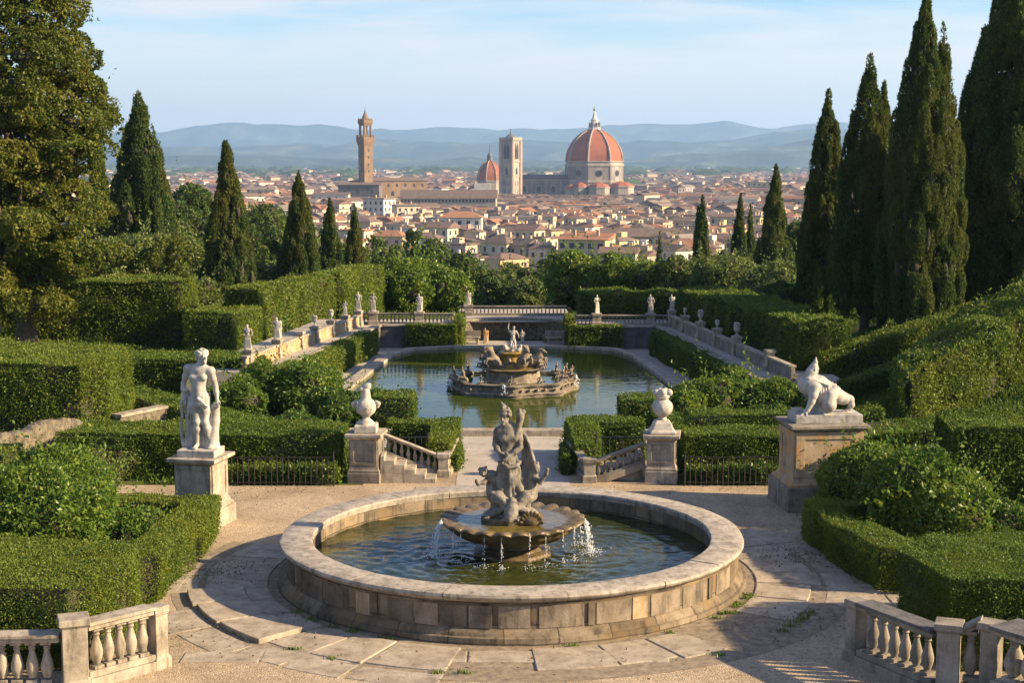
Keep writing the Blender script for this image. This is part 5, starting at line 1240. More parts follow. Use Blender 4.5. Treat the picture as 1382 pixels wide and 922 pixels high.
s.chain([((0, .15, .06), .12), ((0, .05, .2), .14), ((0, -.06, .34), .11), ((0, -.08, .46), .07), ((0, -.16, .53), .055), ((0, -.26, .48), .035)], .04)
for e in (-1, 1): s.chain([((e*.07, -.08, .28), .05), ((e*.1, -.24, .3), .035), ((e*.1, -.27, .2), .022)], .02).cap((e*.03, -.12, .57), (e*.035, -.11, .62), .018, .008, .01)
for i in range(6): s.ell((0, .0+.02*i-.06, .56-.06*i), (.02, .05, .05), k=.02)
s.chain([((0, .2, .06), .1), ((.1, .34, .08), .07), ((.2, .36, .2), .04), ((.16, .36, .32), .05)], .04)
hor_me = s.mesh('sea_horse', 0.015); hor_me.materials.append(M['island'])
def onpf(name, me, a, r, z, sc, turn=0):
    o = bpy.data.objects.new(name, me); col.objects.link(o); o.parent = pf; o.location = (r*math.cos(a), r*math.sin(a), z); o.rotation_euler = (0, 0, a+PI/2+turn); o.scale = (sc,)*3
for k, (a_, sc) in enumerate([(-158, .9), (-178, .8), (-20, .9), (-3, .85), (10, .9), (-92, .62), (-60, .6), (-125, .6), (150, .9), (35, .8), (120, .8), (70, .8), (-40, .7)]):
    onpf('sea_figure', sea_me, R(a_), 1.76*lob(R(a_), 1, 0), 0.40, sc*.95, .4*((k % 3)-1))
for a_, r_, sc in ((-150, .72, 1.25), (-62, .70, 1.3), (-12, .80, 1.1), (160, .8, 1.1), (60, .7, 1.1), (115, .7, 1.1)): onpf('sea_horse', hor_me, R(a_), r_, .74, sc)
for a_ in (-178, -28, 20): onpf('sea_figure', sea_me, R(a_), .98, .76, .8)
for k in range(40):
    pass
b = MB(); b.lathe([(0, .05), (.045, .02), (.05, -.03), (0, -.05)], 6); bo_ = b.build('carved_boss', M['island'], None, smooth=60); bme = bo_.data; bpy.data.objects.remove(bo_)
for k in range(44):
    a = 2*PI*k/44; r_ = 1.93*lob(a, 1, 0); o = link('carved_boss', bme, None, pf); o.location = (r_*math.cos(a), r_*math.sin(a), .27)
def jetmesh(P, n, w_, h, seed):
    g = np.random.default_rng(seed); iv, ifc = ico(); vs, fs, o = [], [], 0
    for i in range(n):
        t = g.random(); p = np.array(P)+np.array([g.normal()*w_*(.3+t), g.normal()*w_*(.3+t), h*(1-t*t)]); r = .008+.012*g.random(); vs.append(iv*np.array([r, r, r*2.2])+p); fs.append(ifc+o); o += len(iv)
    link('water_spray', npmesh('water_spray', np.concatenate(vs), np.concatenate(fs), True), M['drops'], pf)['kind'] = 'stuff'
jetmesh((2.02, -.1, .08), 60, .07, .42, 1); jetmesh((-.28, -1.98, .08), 50, .05, .36, 2); jetmesh((-2.0, -.3, .08), 40, .07, .3, 3)
# ================================================================== HEDGES
def rect(x0, x1, y0, y1): return [(x0, y0), (x1, y0), (x1, y1), (x0, y1)]
# foreground left bed
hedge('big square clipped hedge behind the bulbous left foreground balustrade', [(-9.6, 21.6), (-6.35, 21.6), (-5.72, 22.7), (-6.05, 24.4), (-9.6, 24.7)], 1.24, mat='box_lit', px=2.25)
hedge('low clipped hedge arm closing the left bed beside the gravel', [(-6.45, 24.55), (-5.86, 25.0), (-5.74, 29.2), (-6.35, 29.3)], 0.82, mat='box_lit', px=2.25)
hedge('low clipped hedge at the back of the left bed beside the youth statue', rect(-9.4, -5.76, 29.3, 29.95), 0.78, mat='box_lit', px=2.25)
shrub('large bright leafy bush overflowing the left foreground bed', -8.45, 27.2, 1.75, 2.0, 'shrub', 4.6, 16, 3, aspect=0.55)
shrub('small bright bush between the leafy bush and the low left hedge', -6.85, 27.3, 0.7, 1.15, 'shrub', 4.2, 9, 4)
hedge('dark upright hedge end at the left frame edge beside rough wall', rect(-12.2, -10.15, 30.6, 31.6), 1.5, mat='box', px=2.4)
# left middle
hedge('long clipped hedge behind the iron railing left of the tall urn', [(-10.55, 35.0), (-3.98, 35.0), (-3.90, 36.55), (-10.2, 36.9)], 1.10, px=2.25)
hedge('low leafy strip of groundcover at the foot of the left railing hedge', rect(-6.9, -4.0, 34.56, 34.96), 0.42, mat='shrub', px=3.2, shag=.06)
hedge('diagonal low hedge across the parterre left of the youth statue', [G(140, 530, .85), G(190, 522, .85), G(372, 566, .85), G(330, 577, .85)][::-1], 0.85, px=2.25)
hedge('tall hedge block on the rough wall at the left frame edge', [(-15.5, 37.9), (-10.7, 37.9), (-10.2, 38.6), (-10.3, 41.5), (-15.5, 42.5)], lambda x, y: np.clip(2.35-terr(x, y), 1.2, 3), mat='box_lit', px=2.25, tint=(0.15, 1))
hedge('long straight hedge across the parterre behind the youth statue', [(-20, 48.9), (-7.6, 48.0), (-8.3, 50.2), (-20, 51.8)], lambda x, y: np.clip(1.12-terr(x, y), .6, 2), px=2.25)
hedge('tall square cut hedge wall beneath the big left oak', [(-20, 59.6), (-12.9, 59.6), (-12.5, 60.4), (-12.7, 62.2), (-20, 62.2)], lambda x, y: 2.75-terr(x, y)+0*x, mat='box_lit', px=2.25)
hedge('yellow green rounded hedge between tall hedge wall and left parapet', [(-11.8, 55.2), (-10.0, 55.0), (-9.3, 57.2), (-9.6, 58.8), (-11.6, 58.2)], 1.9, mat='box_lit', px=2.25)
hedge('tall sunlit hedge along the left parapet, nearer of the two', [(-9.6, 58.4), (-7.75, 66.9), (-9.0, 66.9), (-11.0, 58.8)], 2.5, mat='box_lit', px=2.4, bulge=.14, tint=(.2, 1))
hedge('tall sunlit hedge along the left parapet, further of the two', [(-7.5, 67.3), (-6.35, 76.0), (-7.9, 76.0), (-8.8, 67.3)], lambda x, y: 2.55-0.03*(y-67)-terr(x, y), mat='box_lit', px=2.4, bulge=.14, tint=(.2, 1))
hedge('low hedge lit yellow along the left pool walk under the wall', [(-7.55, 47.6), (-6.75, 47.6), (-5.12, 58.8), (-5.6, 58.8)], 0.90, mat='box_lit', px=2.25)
hedge('dark clipped hedge behind the pool left of its far end', rect(-4.2, -2.18, 60.35, 60.8), 0.98, px=2.25)
hedge('bright clipped hedge end beside the upper terrace, left of the curved wall', rect(-2.32, -1.98, 60.9, 64.2), 1.12, mat='box_lit', px=2.25)
hedge('short dark hedge at the near left corner of the pool', rect(-3.9, -2.75, 41.9, 43.4), 0.85, px=2.25)
hedge('hedge row in front of the pool, left of the central path', rect(-3.1, -1.28, 37.6, 38.5), 0.92, px=2.25)
hedge('hedge arm beside the central path near the left steps', [(-1.98, 35.95), (-1.46, 35.95), (-1.28, 37.6), (-2.0, 37.6)], lambda x, y: 0.68+0.24*np.clip((y-35.9)/1.7, 0, 1), mat='box_lit', px=2.25)
hedge('narrow low hedge along the central path, left side', rect(-1.42, -1.24, 36.0, 37.5), 0.42, px=2.25)
# right middle
hedge('hedge row in front of the pool, right of the central path', rect(1.36, 3.3, 37.6, 38.5), 0.92, px=2.25)
hedge('hedge arm beside the central path near the right steps', [(1.5, 35.85), (2.0, 35.95), (2.15, 37.6), (1.36, 37.6)], lambda x, y: 0.66+0.26*np.clip((y-35.9)/1.7, 0, 1), mat='box_lit', px=2.25)
hedge('narrow low hedge along the central path, right side', rect(1.20, 1.38, 35.6, 37.5), 0.45, px=2.25)
hedge('short dark hedge at the near right corner of the pool', rect(3.0, 4.1, 41.9, 43.2), 0.8, px=2.25)
hedge('long clipped hedge behind the iron railings right of the fruit urn', [(4.0, 35.0), (10.6, 35.0), (10.9, 36.5), (3.9, 36.5)], 1.06, px=2.25)
hedge('low leafy strip of groundcover at the foot of the right railing hedge', rect(4.0, 6.1, 34.56, 34.96), 0.40, mat='shrub_dark', px=3.2, shag=.06)
hedge('second clipped hedge in front of the right flowering shrubs', rect(4.5, 9.4, 38.4, 39.4), 0.95, px=2.25)
hedge('dark clipped hedge along the right pool walk under the wall', [(6.7, 46.5), (7.3, 46.5), (5.8, 58.6), (5.3, 58.6)], 0.90, px=2.25)
hedge('dark clipped hedge behind the pool right of its far end', rect(2.2, 4.35, 59.95, 60.4), 0.98, px=2.25)
hedge('bright hedge end beside the upper terrace, right of the curved wall', rect(2.16, 2.5, 60.9, 63.2), 1.12, mat='box_lit', px=2.25)
hedge('tall dark hedge along the right shaded parapet', [(8.9, 47.5), (10.4, 47.5), (9.3, 62.6), (6.75, 62.6)], lambda x, y: 2.25+0.015*(60-y)-terr(x, y), px=2.4, bulge=.16)
hedge('tall dark hedge behind the far right balustrade and its statues', [(2.7, 63.7), (8.6, 63.7), (8.6, 65.8), (2.9, 65.8)], lambda x, y: 1.95+0*x, px=2.4, bulge=.16)
# right slope
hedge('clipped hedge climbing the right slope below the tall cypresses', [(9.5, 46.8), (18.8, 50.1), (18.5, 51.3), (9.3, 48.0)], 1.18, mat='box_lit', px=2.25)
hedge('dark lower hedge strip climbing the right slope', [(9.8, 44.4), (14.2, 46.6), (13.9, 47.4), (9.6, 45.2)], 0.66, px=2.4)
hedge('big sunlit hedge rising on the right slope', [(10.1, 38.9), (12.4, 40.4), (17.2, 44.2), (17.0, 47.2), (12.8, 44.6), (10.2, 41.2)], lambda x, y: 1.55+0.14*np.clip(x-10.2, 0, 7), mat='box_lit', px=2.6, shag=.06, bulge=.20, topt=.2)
hedge('tall dark hedge block at the right frame edge behind leafy bushes', [(9.0, 31.0), (13.5, 30.8), (13.5, 32.8), (9.1, 32.8)], 1.95, px=2.4, bulge=.14)
# foreground right bed
hedge('big square clipped hedge above the grey right foreground balustrade', [(6.30, 21.6), (12.5, 21.2), (12.5, 24.5), (6.85, 24.6), (5.98, 23.5)], 1.36, px=2.25)
hedge('low clipped hedge edging the right bed along the gravel', [(5.72, 29.0), (5.85, 27.6), (6.3, 25.7), (6.9, 25.5), (7.0, 26.3), (6.5, 27.8), (6.3, 29.0)], 0.74, mat='box_lit', px=2.25)
hedge('low clipped hedge return at the back of the right bed', rect(5.74, 7.6, 29.15, 29.8), 0.74, mat='box_lit', px=2.25)
shrub('loose leafy bush in the right bed, paler and further back', 7.2, 30.9, 1.1, 1.75, 'shrub', 4.2, 12, 6)
shrub('glossy leafy bush in the right bed in front of the paler one', 7.95, 28.9, 1.4, 1.68, 'shrub', 4.8, 14, 7, aspect=.6)
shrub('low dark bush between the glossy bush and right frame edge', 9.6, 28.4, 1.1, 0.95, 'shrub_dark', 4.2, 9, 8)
# ================================================================== LOOSE SHRUBS
for i, (px, py, y, r, h, mt, lab) in enumerate([
    (318, 520, 43.5, 1.0, 1.35, 'shrub', 'loose shrub right of the youth statue among the left shrubs'),
    (362, 510, 45.5, 1.15, 1.5, 'shrub', 'broad loose shrub left of the middle of the left shrub bed'),
    (412, 515, 44.5, 1.15, 1.75, 'shrub', 'tallest leafy shrub in the left shrub bed'),
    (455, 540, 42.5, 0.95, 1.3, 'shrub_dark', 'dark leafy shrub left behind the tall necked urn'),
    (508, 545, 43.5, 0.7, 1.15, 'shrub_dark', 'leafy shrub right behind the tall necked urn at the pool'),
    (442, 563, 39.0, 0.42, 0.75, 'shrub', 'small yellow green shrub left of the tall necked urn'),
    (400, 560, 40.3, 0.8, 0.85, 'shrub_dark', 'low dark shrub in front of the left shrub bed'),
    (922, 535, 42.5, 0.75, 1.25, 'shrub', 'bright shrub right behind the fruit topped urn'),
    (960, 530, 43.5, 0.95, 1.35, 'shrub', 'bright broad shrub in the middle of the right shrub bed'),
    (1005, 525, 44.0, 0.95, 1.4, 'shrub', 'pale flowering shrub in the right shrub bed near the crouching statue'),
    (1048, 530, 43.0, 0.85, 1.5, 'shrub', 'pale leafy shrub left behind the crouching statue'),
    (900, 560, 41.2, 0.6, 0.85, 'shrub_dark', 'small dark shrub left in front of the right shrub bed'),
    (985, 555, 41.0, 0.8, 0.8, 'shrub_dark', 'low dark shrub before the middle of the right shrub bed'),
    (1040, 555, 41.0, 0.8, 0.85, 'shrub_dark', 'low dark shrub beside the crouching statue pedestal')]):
    shrub(lab, XD(px, py, y), y, r, h*.86, mt, 3.8, 12, 20+i, aspect=.5, fuzz=.28)
shrub('round clipped ball bush left of the right slope hedge', XD(1073, 495, 48.5), 48.5, 0.80, 1.55, 'box', 3.0, 12, 41, 'ball_bush', 'bush', rs=.5, fuzz=.08, shoots=0)
# young bare shrub in a square of soil
tb = thing('young_shrub', 'thin twiggy young shrub in a square of bare soil before the left hedge', 'shrub'); bx, by = G(153, 672)
sheet('planting_square', [(bx-.65, by-.35), (bx+.65, by-.35), (bx+.65, by+.4), (bx-.65, by+.4)], 0.010, 'soil')
gg = np.random.default_rng(2); mb = MB(); tips = []
for i in range(17):
    a = gg.random()*2*PI; L = .7+.45*gg.random(); sp = .15+.4*gg.random(); p1 = (bx+math.cos(a)*sp*.25, by+math.sin(a)*sp*.25, L*.45); p2 = (bx+math.cos(a)*sp, by+math.sin(a)*sp, L)
    mb.tube([(bx+gg.normal()*.02, by+gg.normal()*.02, -.05), p1, p2], [.018, .011, .004], 5); tips += [p1, p2, tuple((np.array(p1)+p2)/2)]
mb.build('stems', M['bark'], tb)
P = np.repeat(np.array(tips), 26, 0); P = P+gg.normal(size=P.shape)*.07; N = gg.normal(size=P.shape); N /= np.linalg.norm(N, axis=1, keepdims=True)
V, F, t_ = leaf_arrays(P, N, .055, .5); link('leaves', npmesh('leaves', V, F, False, None, t_), M['olive'], tb)
# rough curved wall at the left
t = thing('rough_wall', 'rough curved fieldstone wall under the tall left hedge block', 'wall')
pts = [(-13.4, 33.6), (-12.2, 34.3), (-11.5, 35.2), (-11.1, 36.2), (-10.75, 36.9), (-10.5, 37.2)]; hs = [.8, .9, 1.05, 1.15, 1.15, 1.05]
pv = np.array(pts); cum = np.r_[0, np.cumsum(np.hypot(*np.diff(pv, axis=0).T))]; uu = np.linspace(0, cum[-1], 110)
px_ = np.interp(uu, cum, pv[:, 0]); py_ = np.interp(uu, cum, pv[:, 1]); ph_ = np.interp(uu, cum, hs)+(vn(np.c_[uu, uu*0, uu*0], 2.6, 3)-.5)*.16
dx, dy = np.gradient(px_), np.gradient(py_); L_ = np.hypot(dx, dy); nx_, ny_ = dy/L_, -dx/L_
V = []
for k in range(110):
    for s_, (o_, f_) in enumerate([(0, j/12) for j in range(13)]+[(-.12, 1.03), (-.26, 1.02), (-.38, .98), (-.40, .5), (-.40, 0)]):
        V.append((px_[k]+nx_[k]*o_, py_[k]+ny_[k]*o_, -.1+(ph_[k]+.1)*f_))
V = np.array(V); dn = ((vn(V, 5.5, 2)-.5)*.07+(vn(V, 14, 6)-.5)*.05)[:, None]; V = V+dn*np.repeat(np.c_[nx_, ny_, nx_*0], 18, 0)+np.c_[V[:, :2]*0, dn[:, 0]*(V[:, 2] > .5)]
i, j = np.meshgrid(np.arange(109), np.arange(17), indexing='ij'); q = (i*18+j).ravel()
link('masonry', npmesh('masonry', V, np.stack([q, q+18, q+19, q+1], 1), False), M['old_wall'], t)
wall('small stub of garden wall at the end of the tall left hedge block', (-10.05, 38.7), (-9.2, 40.2), -.1, .95, .25, 'old_wall', 'garden_wall')
# ================================================================== CYPRESSES
cypress('broad dark cypress right of the big left oak', 190, 133, 80, 82, seed=1, fat=.22)
cypress('cypress top peeping out just right of the big left oak', 134, 171, 86, 36, seed=2)
cypress('slender cypress behind the left hedges, tallest of the four in that row', 308, 195, 77, 55, seed=3)
cypress('slender cypress rising left of the palace tower over the sunlit hedge', 404, 237, 83, 47, seed=4)
cypress('short cypress just left of the brick palace tower', 446, 272, 92, 38, seed=5)
cypress('small cypress directly below the palace tower, last of the left row', 479, 280, 97, 33, seed=6)
cypress('cypress before the town with a ragged double tip, leftmost of three', 950, 268, 106, 36, seed=7, second=(943, 283))
cypress('cypress before the town with a thin side spire, middle of three', 1001, 266, 101, 36, seed=8, second=(1014, 280))
cypress('cypress before the town, tallest and rightmost of three', 1046, 228, 96, 46, seed=9)
cypress('narrow dark cypress at the left end of the tall right group', 1115, 128, 62, 62, seed=10, low=.0, px_leaf=3.0, fat=.36)
cypress('tall cypress with a lower second spire on its right side', 1176, 80, 57, 92, seed=11, second=(1196, 118), low=.09, trunks=(-.1, .35), px_leaf=3.0, fat=.38)
cypress('tallest cypress of the right group with twin tops reaching the frame', 1252, 0, 51.3, 110, seed=12, second=(1277, 40), low=.10, trunks=(-.25, .15, .4), px_leaf=3.0, fat=.42)
cypress('huge dark cypress cut by the right frame edge', 1368, -75, 54.2, 128, seed=13, low=.05, px_leaf=3.0, fat=.42)
cypress('tiny far cypress between the orange roofed house and the three cypresses', 890, 315, 230, 14, seed=15)
# ================================================================== TREES
def oak():
    x, y = -19.2, 57.5; z0 = T(x, y); root = thing('oak_tree', 'huge old oak with gold tinged leaves filling the left frame edge', 'tree')
    g = np.random.default_rng(12); bl = []
    for i in range(190):
        q = g.normal(size=3); q /= np.linalg.norm(q); f = 0.45+.55*g.random()**.5
        c = np.array([x, y, 8.6])+q*np.array([3.75, 3.6, 6.3])*f
        if c[2] < 2.6: continue
        r = .52+.60*g.random()**1.3; bl.append([c[0], c[1], c[2], r*1.15, r*1.1, r*.78])
    for i in range(40):    # the lower, brighter limb reaching right
        c = np.array([-17.5, 55.4, 4.2])+g.normal(size=3)*np.array([1.4, .9, .95]); r = .5+.4*g.random(); bl.append([c[0], c[1], max(c[2], 2.2), r*1.2, r, r*.75])
    s_ = lsize(59, 3.4)
    V, Fl, t_ = blob_leaves(bl, s_, 2.6, .6, .1, (0.05, 1), .34, .30, 1.0, .85, .76, shoots=.6)
    link('crown', npmesh('crown', V, Fl, False, (t_ < -.5).astype(int), np.clip(t_, 0, 1)), [M['oak'], M['twigs']], root)
    limbs = [((x+1.2, y-1.2, 2.8), tuple(b[:3]), .16, .04) for b in bl[::7]]
    trunk_mesh('trunk', x+1.35, y-1.2, z0, 7.0, .36, root, limbs=limbs)
oak()
bushes = [
    (188, 306, 66, 58, 'olive', 'grey green olive bush below the broad dark cypress'),
    (140, 345, 63, 40, 'olive', 'olive bush between the big oak and the broad cypress'),
    (266, 372, 64, 34, 'olive', 'low grey green bush left of the slender cypress foot'),
    (235, 395, 62.5, 30, 'olive', 'low bush behind the right end of the tall hedge wall'),
    (350, 345, 84, 40, 'olive', 'pale shrub mass behind the slender left cypress'),
    (560, 352, 78.5, 62, 'shrub', 'large rounded leafy bush mass behind the far left balustrade'),
    (515, 357, 80, 40, 'shrub', 'leafy bush behind the corner of the left parapet'),
    (610, 366, 77.5, 30, 'shrub', 'bright leafy bush at the left edge of the garden gap'),
    (775, 345, 80, 44, 'shrub', 'tall rounded leafy bush at the right edge of the garden gap'),
    (828, 352, 78, 44, 'shrub', 'leafy bush mass below the orange roofed house'),
    (872, 356, 77, 42, 'shrub', 'leafy bush mass behind the far right balustrade'),
    (925, 352, 76, 44, 'olive', 'pale green bush below the leftmost far cypress'),
    (985, 350, 73, 50, 'olive', 'broad pale green bush below the middle far cypress'),
    (1045, 358, 69, 46, 'olive', 'pale green bush left of the tall right cypress group'),
    (1010, 400, 63, 44, 'shrub_dark', 'dark bush behind the tall shaded hedge on the right'),
    (1065, 385, 63.5, 40, 'wood', 'dark bush at the foot of the narrow dark cypress')]
for i, (px, pt, y, rp_, mt, lab) in enumerate(bushes):
    x = XD(px, pt+30, y); r = rp_/2080*y
    h = ZT(pt-(10 if px > 740 else 4), y)-T(x, y); r *= 1.18
    shrub(lab, x, y, r, h, mt, 3.3, 22, 60+i, name='bush', cat='bush', rs=.34, aspect=.55)
trees = [
    (258, 232, 112, 42, 'wood', 'dark tree between the broad cypress and slender cypress, tallest there'),
    (228, 258, 104, 30, 'wood', 'dark tree right behind the broad cypress'),
    (290, 268, 108, 28, 'wood', 'dark tree touching the left side of the slender cypress'),
    (262, 305, 98, 34, 'olive', 'mid green tree below the dark trees left of the slender cypress'),
    (362, 258, 122, 40, 'wood', 'round dark tree between the slender cypress and the next one'),
    (335, 290, 112, 26, 'wood', 'dark tree right behind the slender left cypress'),
    (378, 300, 108, 26, 'wood', 'dark tree left of the cypress near the palace tower'),
    (425, 300, 116, 22, 'olive', 'pale tree between the two cypresses left of the tower'),
    (462, 318, 112, 22, 'wood', 'dark tree between the last two cypresses of the left row'),
    (505, 305, 132, 26, 'wood', 'dark tree right of the last cypress below the palace tower'),
    (530, 318, 122, 26, 'olive', 'mid green tree below the cream town block'),
    (556, 293, 168, 19, 'wood', 'dark tree standing alone before the town houses'),
    (588, 318, 134, 32, 'wood', 'broad dark tree over the left side of the garden gap'),
    (622, 330, 124, 28, 'wood', 'dark tree before the hip roofed house, left side'),
    (652, 344, 118, 26, 'wood', 'dark tree before the hip roofed house, middle'),
    (690, 345, 122, 27, 'olive', 'mid green tree in the middle of the garden gap'),
    (722, 352, 114, 24, 'wood', 'dark tree in the garden gap, right side'),
    (668, 372, 98, 24, 'wood', 'low dark tree at the end of the upper terrace, left'),
    (712, 376, 97, 24, 'olive', 'low pale tree at the end of the upper terrace, right'),
    (745, 330, 128, 20, 'wood', 'small dark tree left of the orange roofed house'),
    (850, 348, 110, 24, 'olive', 'mid green tree behind the right leafy bushes'),
    (800, 345, 105, 24, 'wood', 'dark tree between leafy bushes below the orange roofed house'),
    (1078, 287, 104, 27, 'wood', 'dark tree between far cypress and tall right group'),
    (1020, 312, 118, 18, 'wood', 'dark tree between the two rightmost far cypresses'),
    (975, 320, 122, 16, 'wood', 'dark tree between the leftmost and middle far cypresses'),
    (1150, 300, 98, 34, 'wood', 'dark tree hidden behind the tall right cypresses, left'),
    (1215, 330, 92, 34, 'wood', 'dark tree hidden behind the tall right cypresses, middle'),
    (1318, 250, 72, 34, 'wood', 'dark tree seen between the two tallest right cypresses'),
    (305, 264, 116, 34, 'wood', 'dark tree just right behind the slender cypress, further off'),
    (342, 270, 126, 32, 'olive', 'mid green tree left of the round dark tree, further off'),
    (398, 284, 124, 30, 'wood', 'dark tree partly behind the cypress near the palace tower'),
    (440, 296, 128, 28, 'wood', 'dark tree behind the short cypress left of the tower'),
    (205, 250, 112, 34, 'wood', 'dark tree mostly hidden behind the broad cypress'),
    (478, 312, 126, 26, 'olive', 'mid green tree behind the last cypress of the left row'),
    (60, 350, 84, 60, 'wood', 'dark tree behind the big oak')]
for i, (px, pt, y, rp_, mt, lab) in enumerate(trees):
    x = XD(px, pt+30, y); tree(lab, x, y, rp_/2080*y*1.15, ZT(pt-3, y), mt, 3.2, 26, 100+i, group='trees below the garden', fuzz=.26, shoots=.8)

def tufts():    # rough grass and ivy on the right slope and under the hedges
    g = rng; P = []
    for x0, x1, y0, y1, n in ((8.6, 20, 36, 66, 42000), (-21, -10, 36, 60, 14000), (8.5, 14, 33, 37, 5000), (-10, 10, 62, 90, 9000)):
        P.append(np.c_[g.uniform(x0, x1, n), g.uniform(y0, y1, n)])
    P = np.concatenate(P); keep = ~((np.abs(P[:, 0]) < 9.6) & (P[:, 1] < 64)); P = P[keep]
    Q = np.concatenate([np.c_[g.uniform(4.2, 12, 14000), g.uniform(36.6, 45, 14000)], np.c_[g.uniform(-15, -4.2, 18000), g.uniform(36.9, 48, 18000)], np.c_[g.uniform(-14, -4, 3000), g.uniform(34.5, 37, 3000)]]); Q = Q[~((np.abs(Q[:, 0]) < 6.2) & (Q[:, 1] > 40.2))]; P = np.concatenate([P, Q])
    P = P[vn(np.c_[P, P[:, 0]*0], .9, 4) > .33]
    z = terr(P[:, 0], P[:, 1])+.05; P = np.c_[P, z]; N = np.tile([0, 0, 1.0], (len(P), 1))
    V, F, t_ = leaf_arrays(P, N, .17, .35, .6, .5, (0, .9), .3); return npmesh('rough_grass', V, F, False, None, t_)
tag(link('rough_grass', tufts(), M['box']), kind='stuff')

def litter():   # fallen leaves and weeds on the terrace
    g = rng; P = []
    for (x, y, s_, n) in ((-5.4, 27, .5, 260), (5.4, 28, .5, 260), (-6, 34, 1.2, 160), (6, 34, 1.2, 160), (0, 22.3, 2.5, 200), (-4.4, 23.6, .7, 120), (4.6, 23.8, .7, 120), (0, 33, 3, 160)):
        P.append(np.c_[g.normal(x, s_, n), g.normal(y, s_*.8, n)])
    P = np.concatenate(P); P = P[(np.hypot(P[:, 0]-FC[0], P[:, 1]-FC[1]) > 4.35) & (P[:, 1] < 34.4) & (P[:, 1] > 20.5)]; P = np.c_[P, np.full(len(P), .035)]
    N = np.tile([0, 0, 1.0], (len(P), 1)); V, F, t_ = leaf_arrays(P, N, .05, .6, 1.6, -.7, (0, 1)); V[:, 2] = np.clip(V[:, 2], .026, .07); return npmesh('fallen_leaves', V, F, False, None, t_)
M['dry'] = foliage('dry_leaves', (0.10, 0.06, 0.025), (0.17, 0.11, 0.045), (0.16, 0.15, 0.05), None, 0.15)
tag(link('fallen_leaves', litter(), M['dry']), kind='stuff')
def weeds():
    g = rng; P = []
    for a in np.r_[g.uniform(-150, -20, 13), g.uniform(-40, -15, 14), g.uniform(-160, -120, 6)]:
        r_ = g.choice([4.24, 4.26, 5.42, 5.5]); n = 26; c = np.array([FC[0]+r_*math.cos(R(a)), FC[1]+r_*math.sin(R(a))]); P.append(c+g.normal(size=(n, 2))*np.array([.07, .04]))
    P = np.concatenate(P); P = np.c_[P, np.full(len(P), .03)]; N = np.tile([0, 0, 1.0], (len(P), 1)); V, F, t_ = leaf_arrays(P, N, .075, .28, .5, .5, (.2, 1)); return npmesh('weeds', V, F, False, None, t_)
tag(link('weeds', weeds(), M['shrub']), kind='stuff')
# ================================================================== THE TOWN
GZ = -32.0
wallc = dict(cream=(.54, .46, .33), yellow=(.52, .40, .22), white=(.58, .54, .47), pink=(.46, .34, .26), tan=(.40, .32, .23), grey=(.34, .32, .29))
roofc = dict(orange=(.30, .155, .092), brown=(.155, .115, .092), red=(.185, .122, .098), dusty=(.235, .19, .155))
WM = {k: plain(k+'_plaster', v, .9, 0, .14, .25, .1) for k, v in wallc.items()}
RM = {k: plain(k+'_roof_tiles', v, .9, 0, .22, .5, .1) for k, v in roofc.items()}
M['glass'] = plain('dark_window', (.035, .035, .04), .3)
M['pmarble'] = stone('pale_cathedral_marble', (.38, .33, .275), (.26, .225, .185), (.46, .41, .35), .06, .8, .3, .1)
M['gmarble'] = stone('grey_green_marble', (.255, .23, .205), (.17, .155, .135), (.33, .30, .27), .06, .8, .3, .1)
M['dome'] = stone('dome_tiles', (.34, .115, .058), (.26, .09, .05), (.39, .14, .075), .08, .85, .2, .1)
M['brown_stone'] = stone('brown_tower_stone', (.25, .165, .10), (.17, .115, .07), (.32, .22, .14), .12, .9, .3, .2)
M['grey_block'] = stone('grey_palace_stone', (.17, .155, .14), (.12, .11, .10), (.22, .20, .18), .08, .9, .3, .2)
M['lead'] = plain('lead_roof', (.12, .125, .13), .6)
def roof_mb(mb, w_, d_, h, rise, kind, over=0.6, m=1):
    a, b = w_/2+over, d_/2+over; z = h
    if kind == 'hip':
        r = max(0.0, a-b*0.95) if a >= b else 0; r2 = max(0.0, b-a*0.95) if b > a else 0
        vs = [(-a, -b, z), (a, -b, z), (a, b, z), (-a, b, z), (-r, -r2, z+rise), (r, r2, z+rise)]
        if a >= b: fs = [(0, 1, 5, 4), (2, 3, 4, 5), (1, 2, 5), (3, 0, 4), (3, 2, 1, 0)]
        else: fs = [(0, 1, 4), (1, 2, 5, 4), (2, 3, 5), (3, 0, 4, 5), (3, 2, 1, 0)]
        mb.add(vs, fs, m)
    elif kind == 'gable':
        vs = [(-a, -b, z-.2), (a, -b, z-.2), (a, b, z-.2), (-a, b, z-.2), (-a, 0, z+rise), (a, 0, z+rise)]
        mb.add(vs, [(0, 1, 5, 4), (2, 3, 4, 5), (1, 2, 5), (3, 0, 4), (3, 2, 1, 0)], m)
    elif kind == 'lean':
        mb.add([(-a, -b, z-.1), (a, -b, z-.1), (a, b, z+rise), (-a, b, z+rise), (-a, b, z-.1), (a, b, z-.1)], [(0, 1, 2, 3), (1, 5, 2), (0, 3, 4), (4, 3, 2, 5), (0, 4, 5, 1)], m)
    else:
        mb.add([(-a, -b, z), (a, -b, z), (a, b, z), (-a, b, z), (-a, -b, z+.5), (a, -b, z+.5), (a, b, z+.5), (-a, b, z+.5)], [(4, 5, 6, 7), (0, 1, 5, 4), (1, 2, 6, 5), (2, 3, 7, 6), (3, 0, 4, 7), (3, 2, 1, 0)], m)
win_me = {}
def winmesh(w_, h_):
    k = (round(w_, 2), round(h_, 2))
    if k not in win_me:
        b = MB(); b.box((0, 0, 0), (w_, .12, h_)); b.box((0, -.03, -h_/2-.08), (w_+.3, .22, .14), m=1); o = b.build('window', [M['glass'], WM['white']]); win_me[k] = o.data; bpy.data.objects.remove(o)
    return win_me[k]
HG = 'houses of the old town'
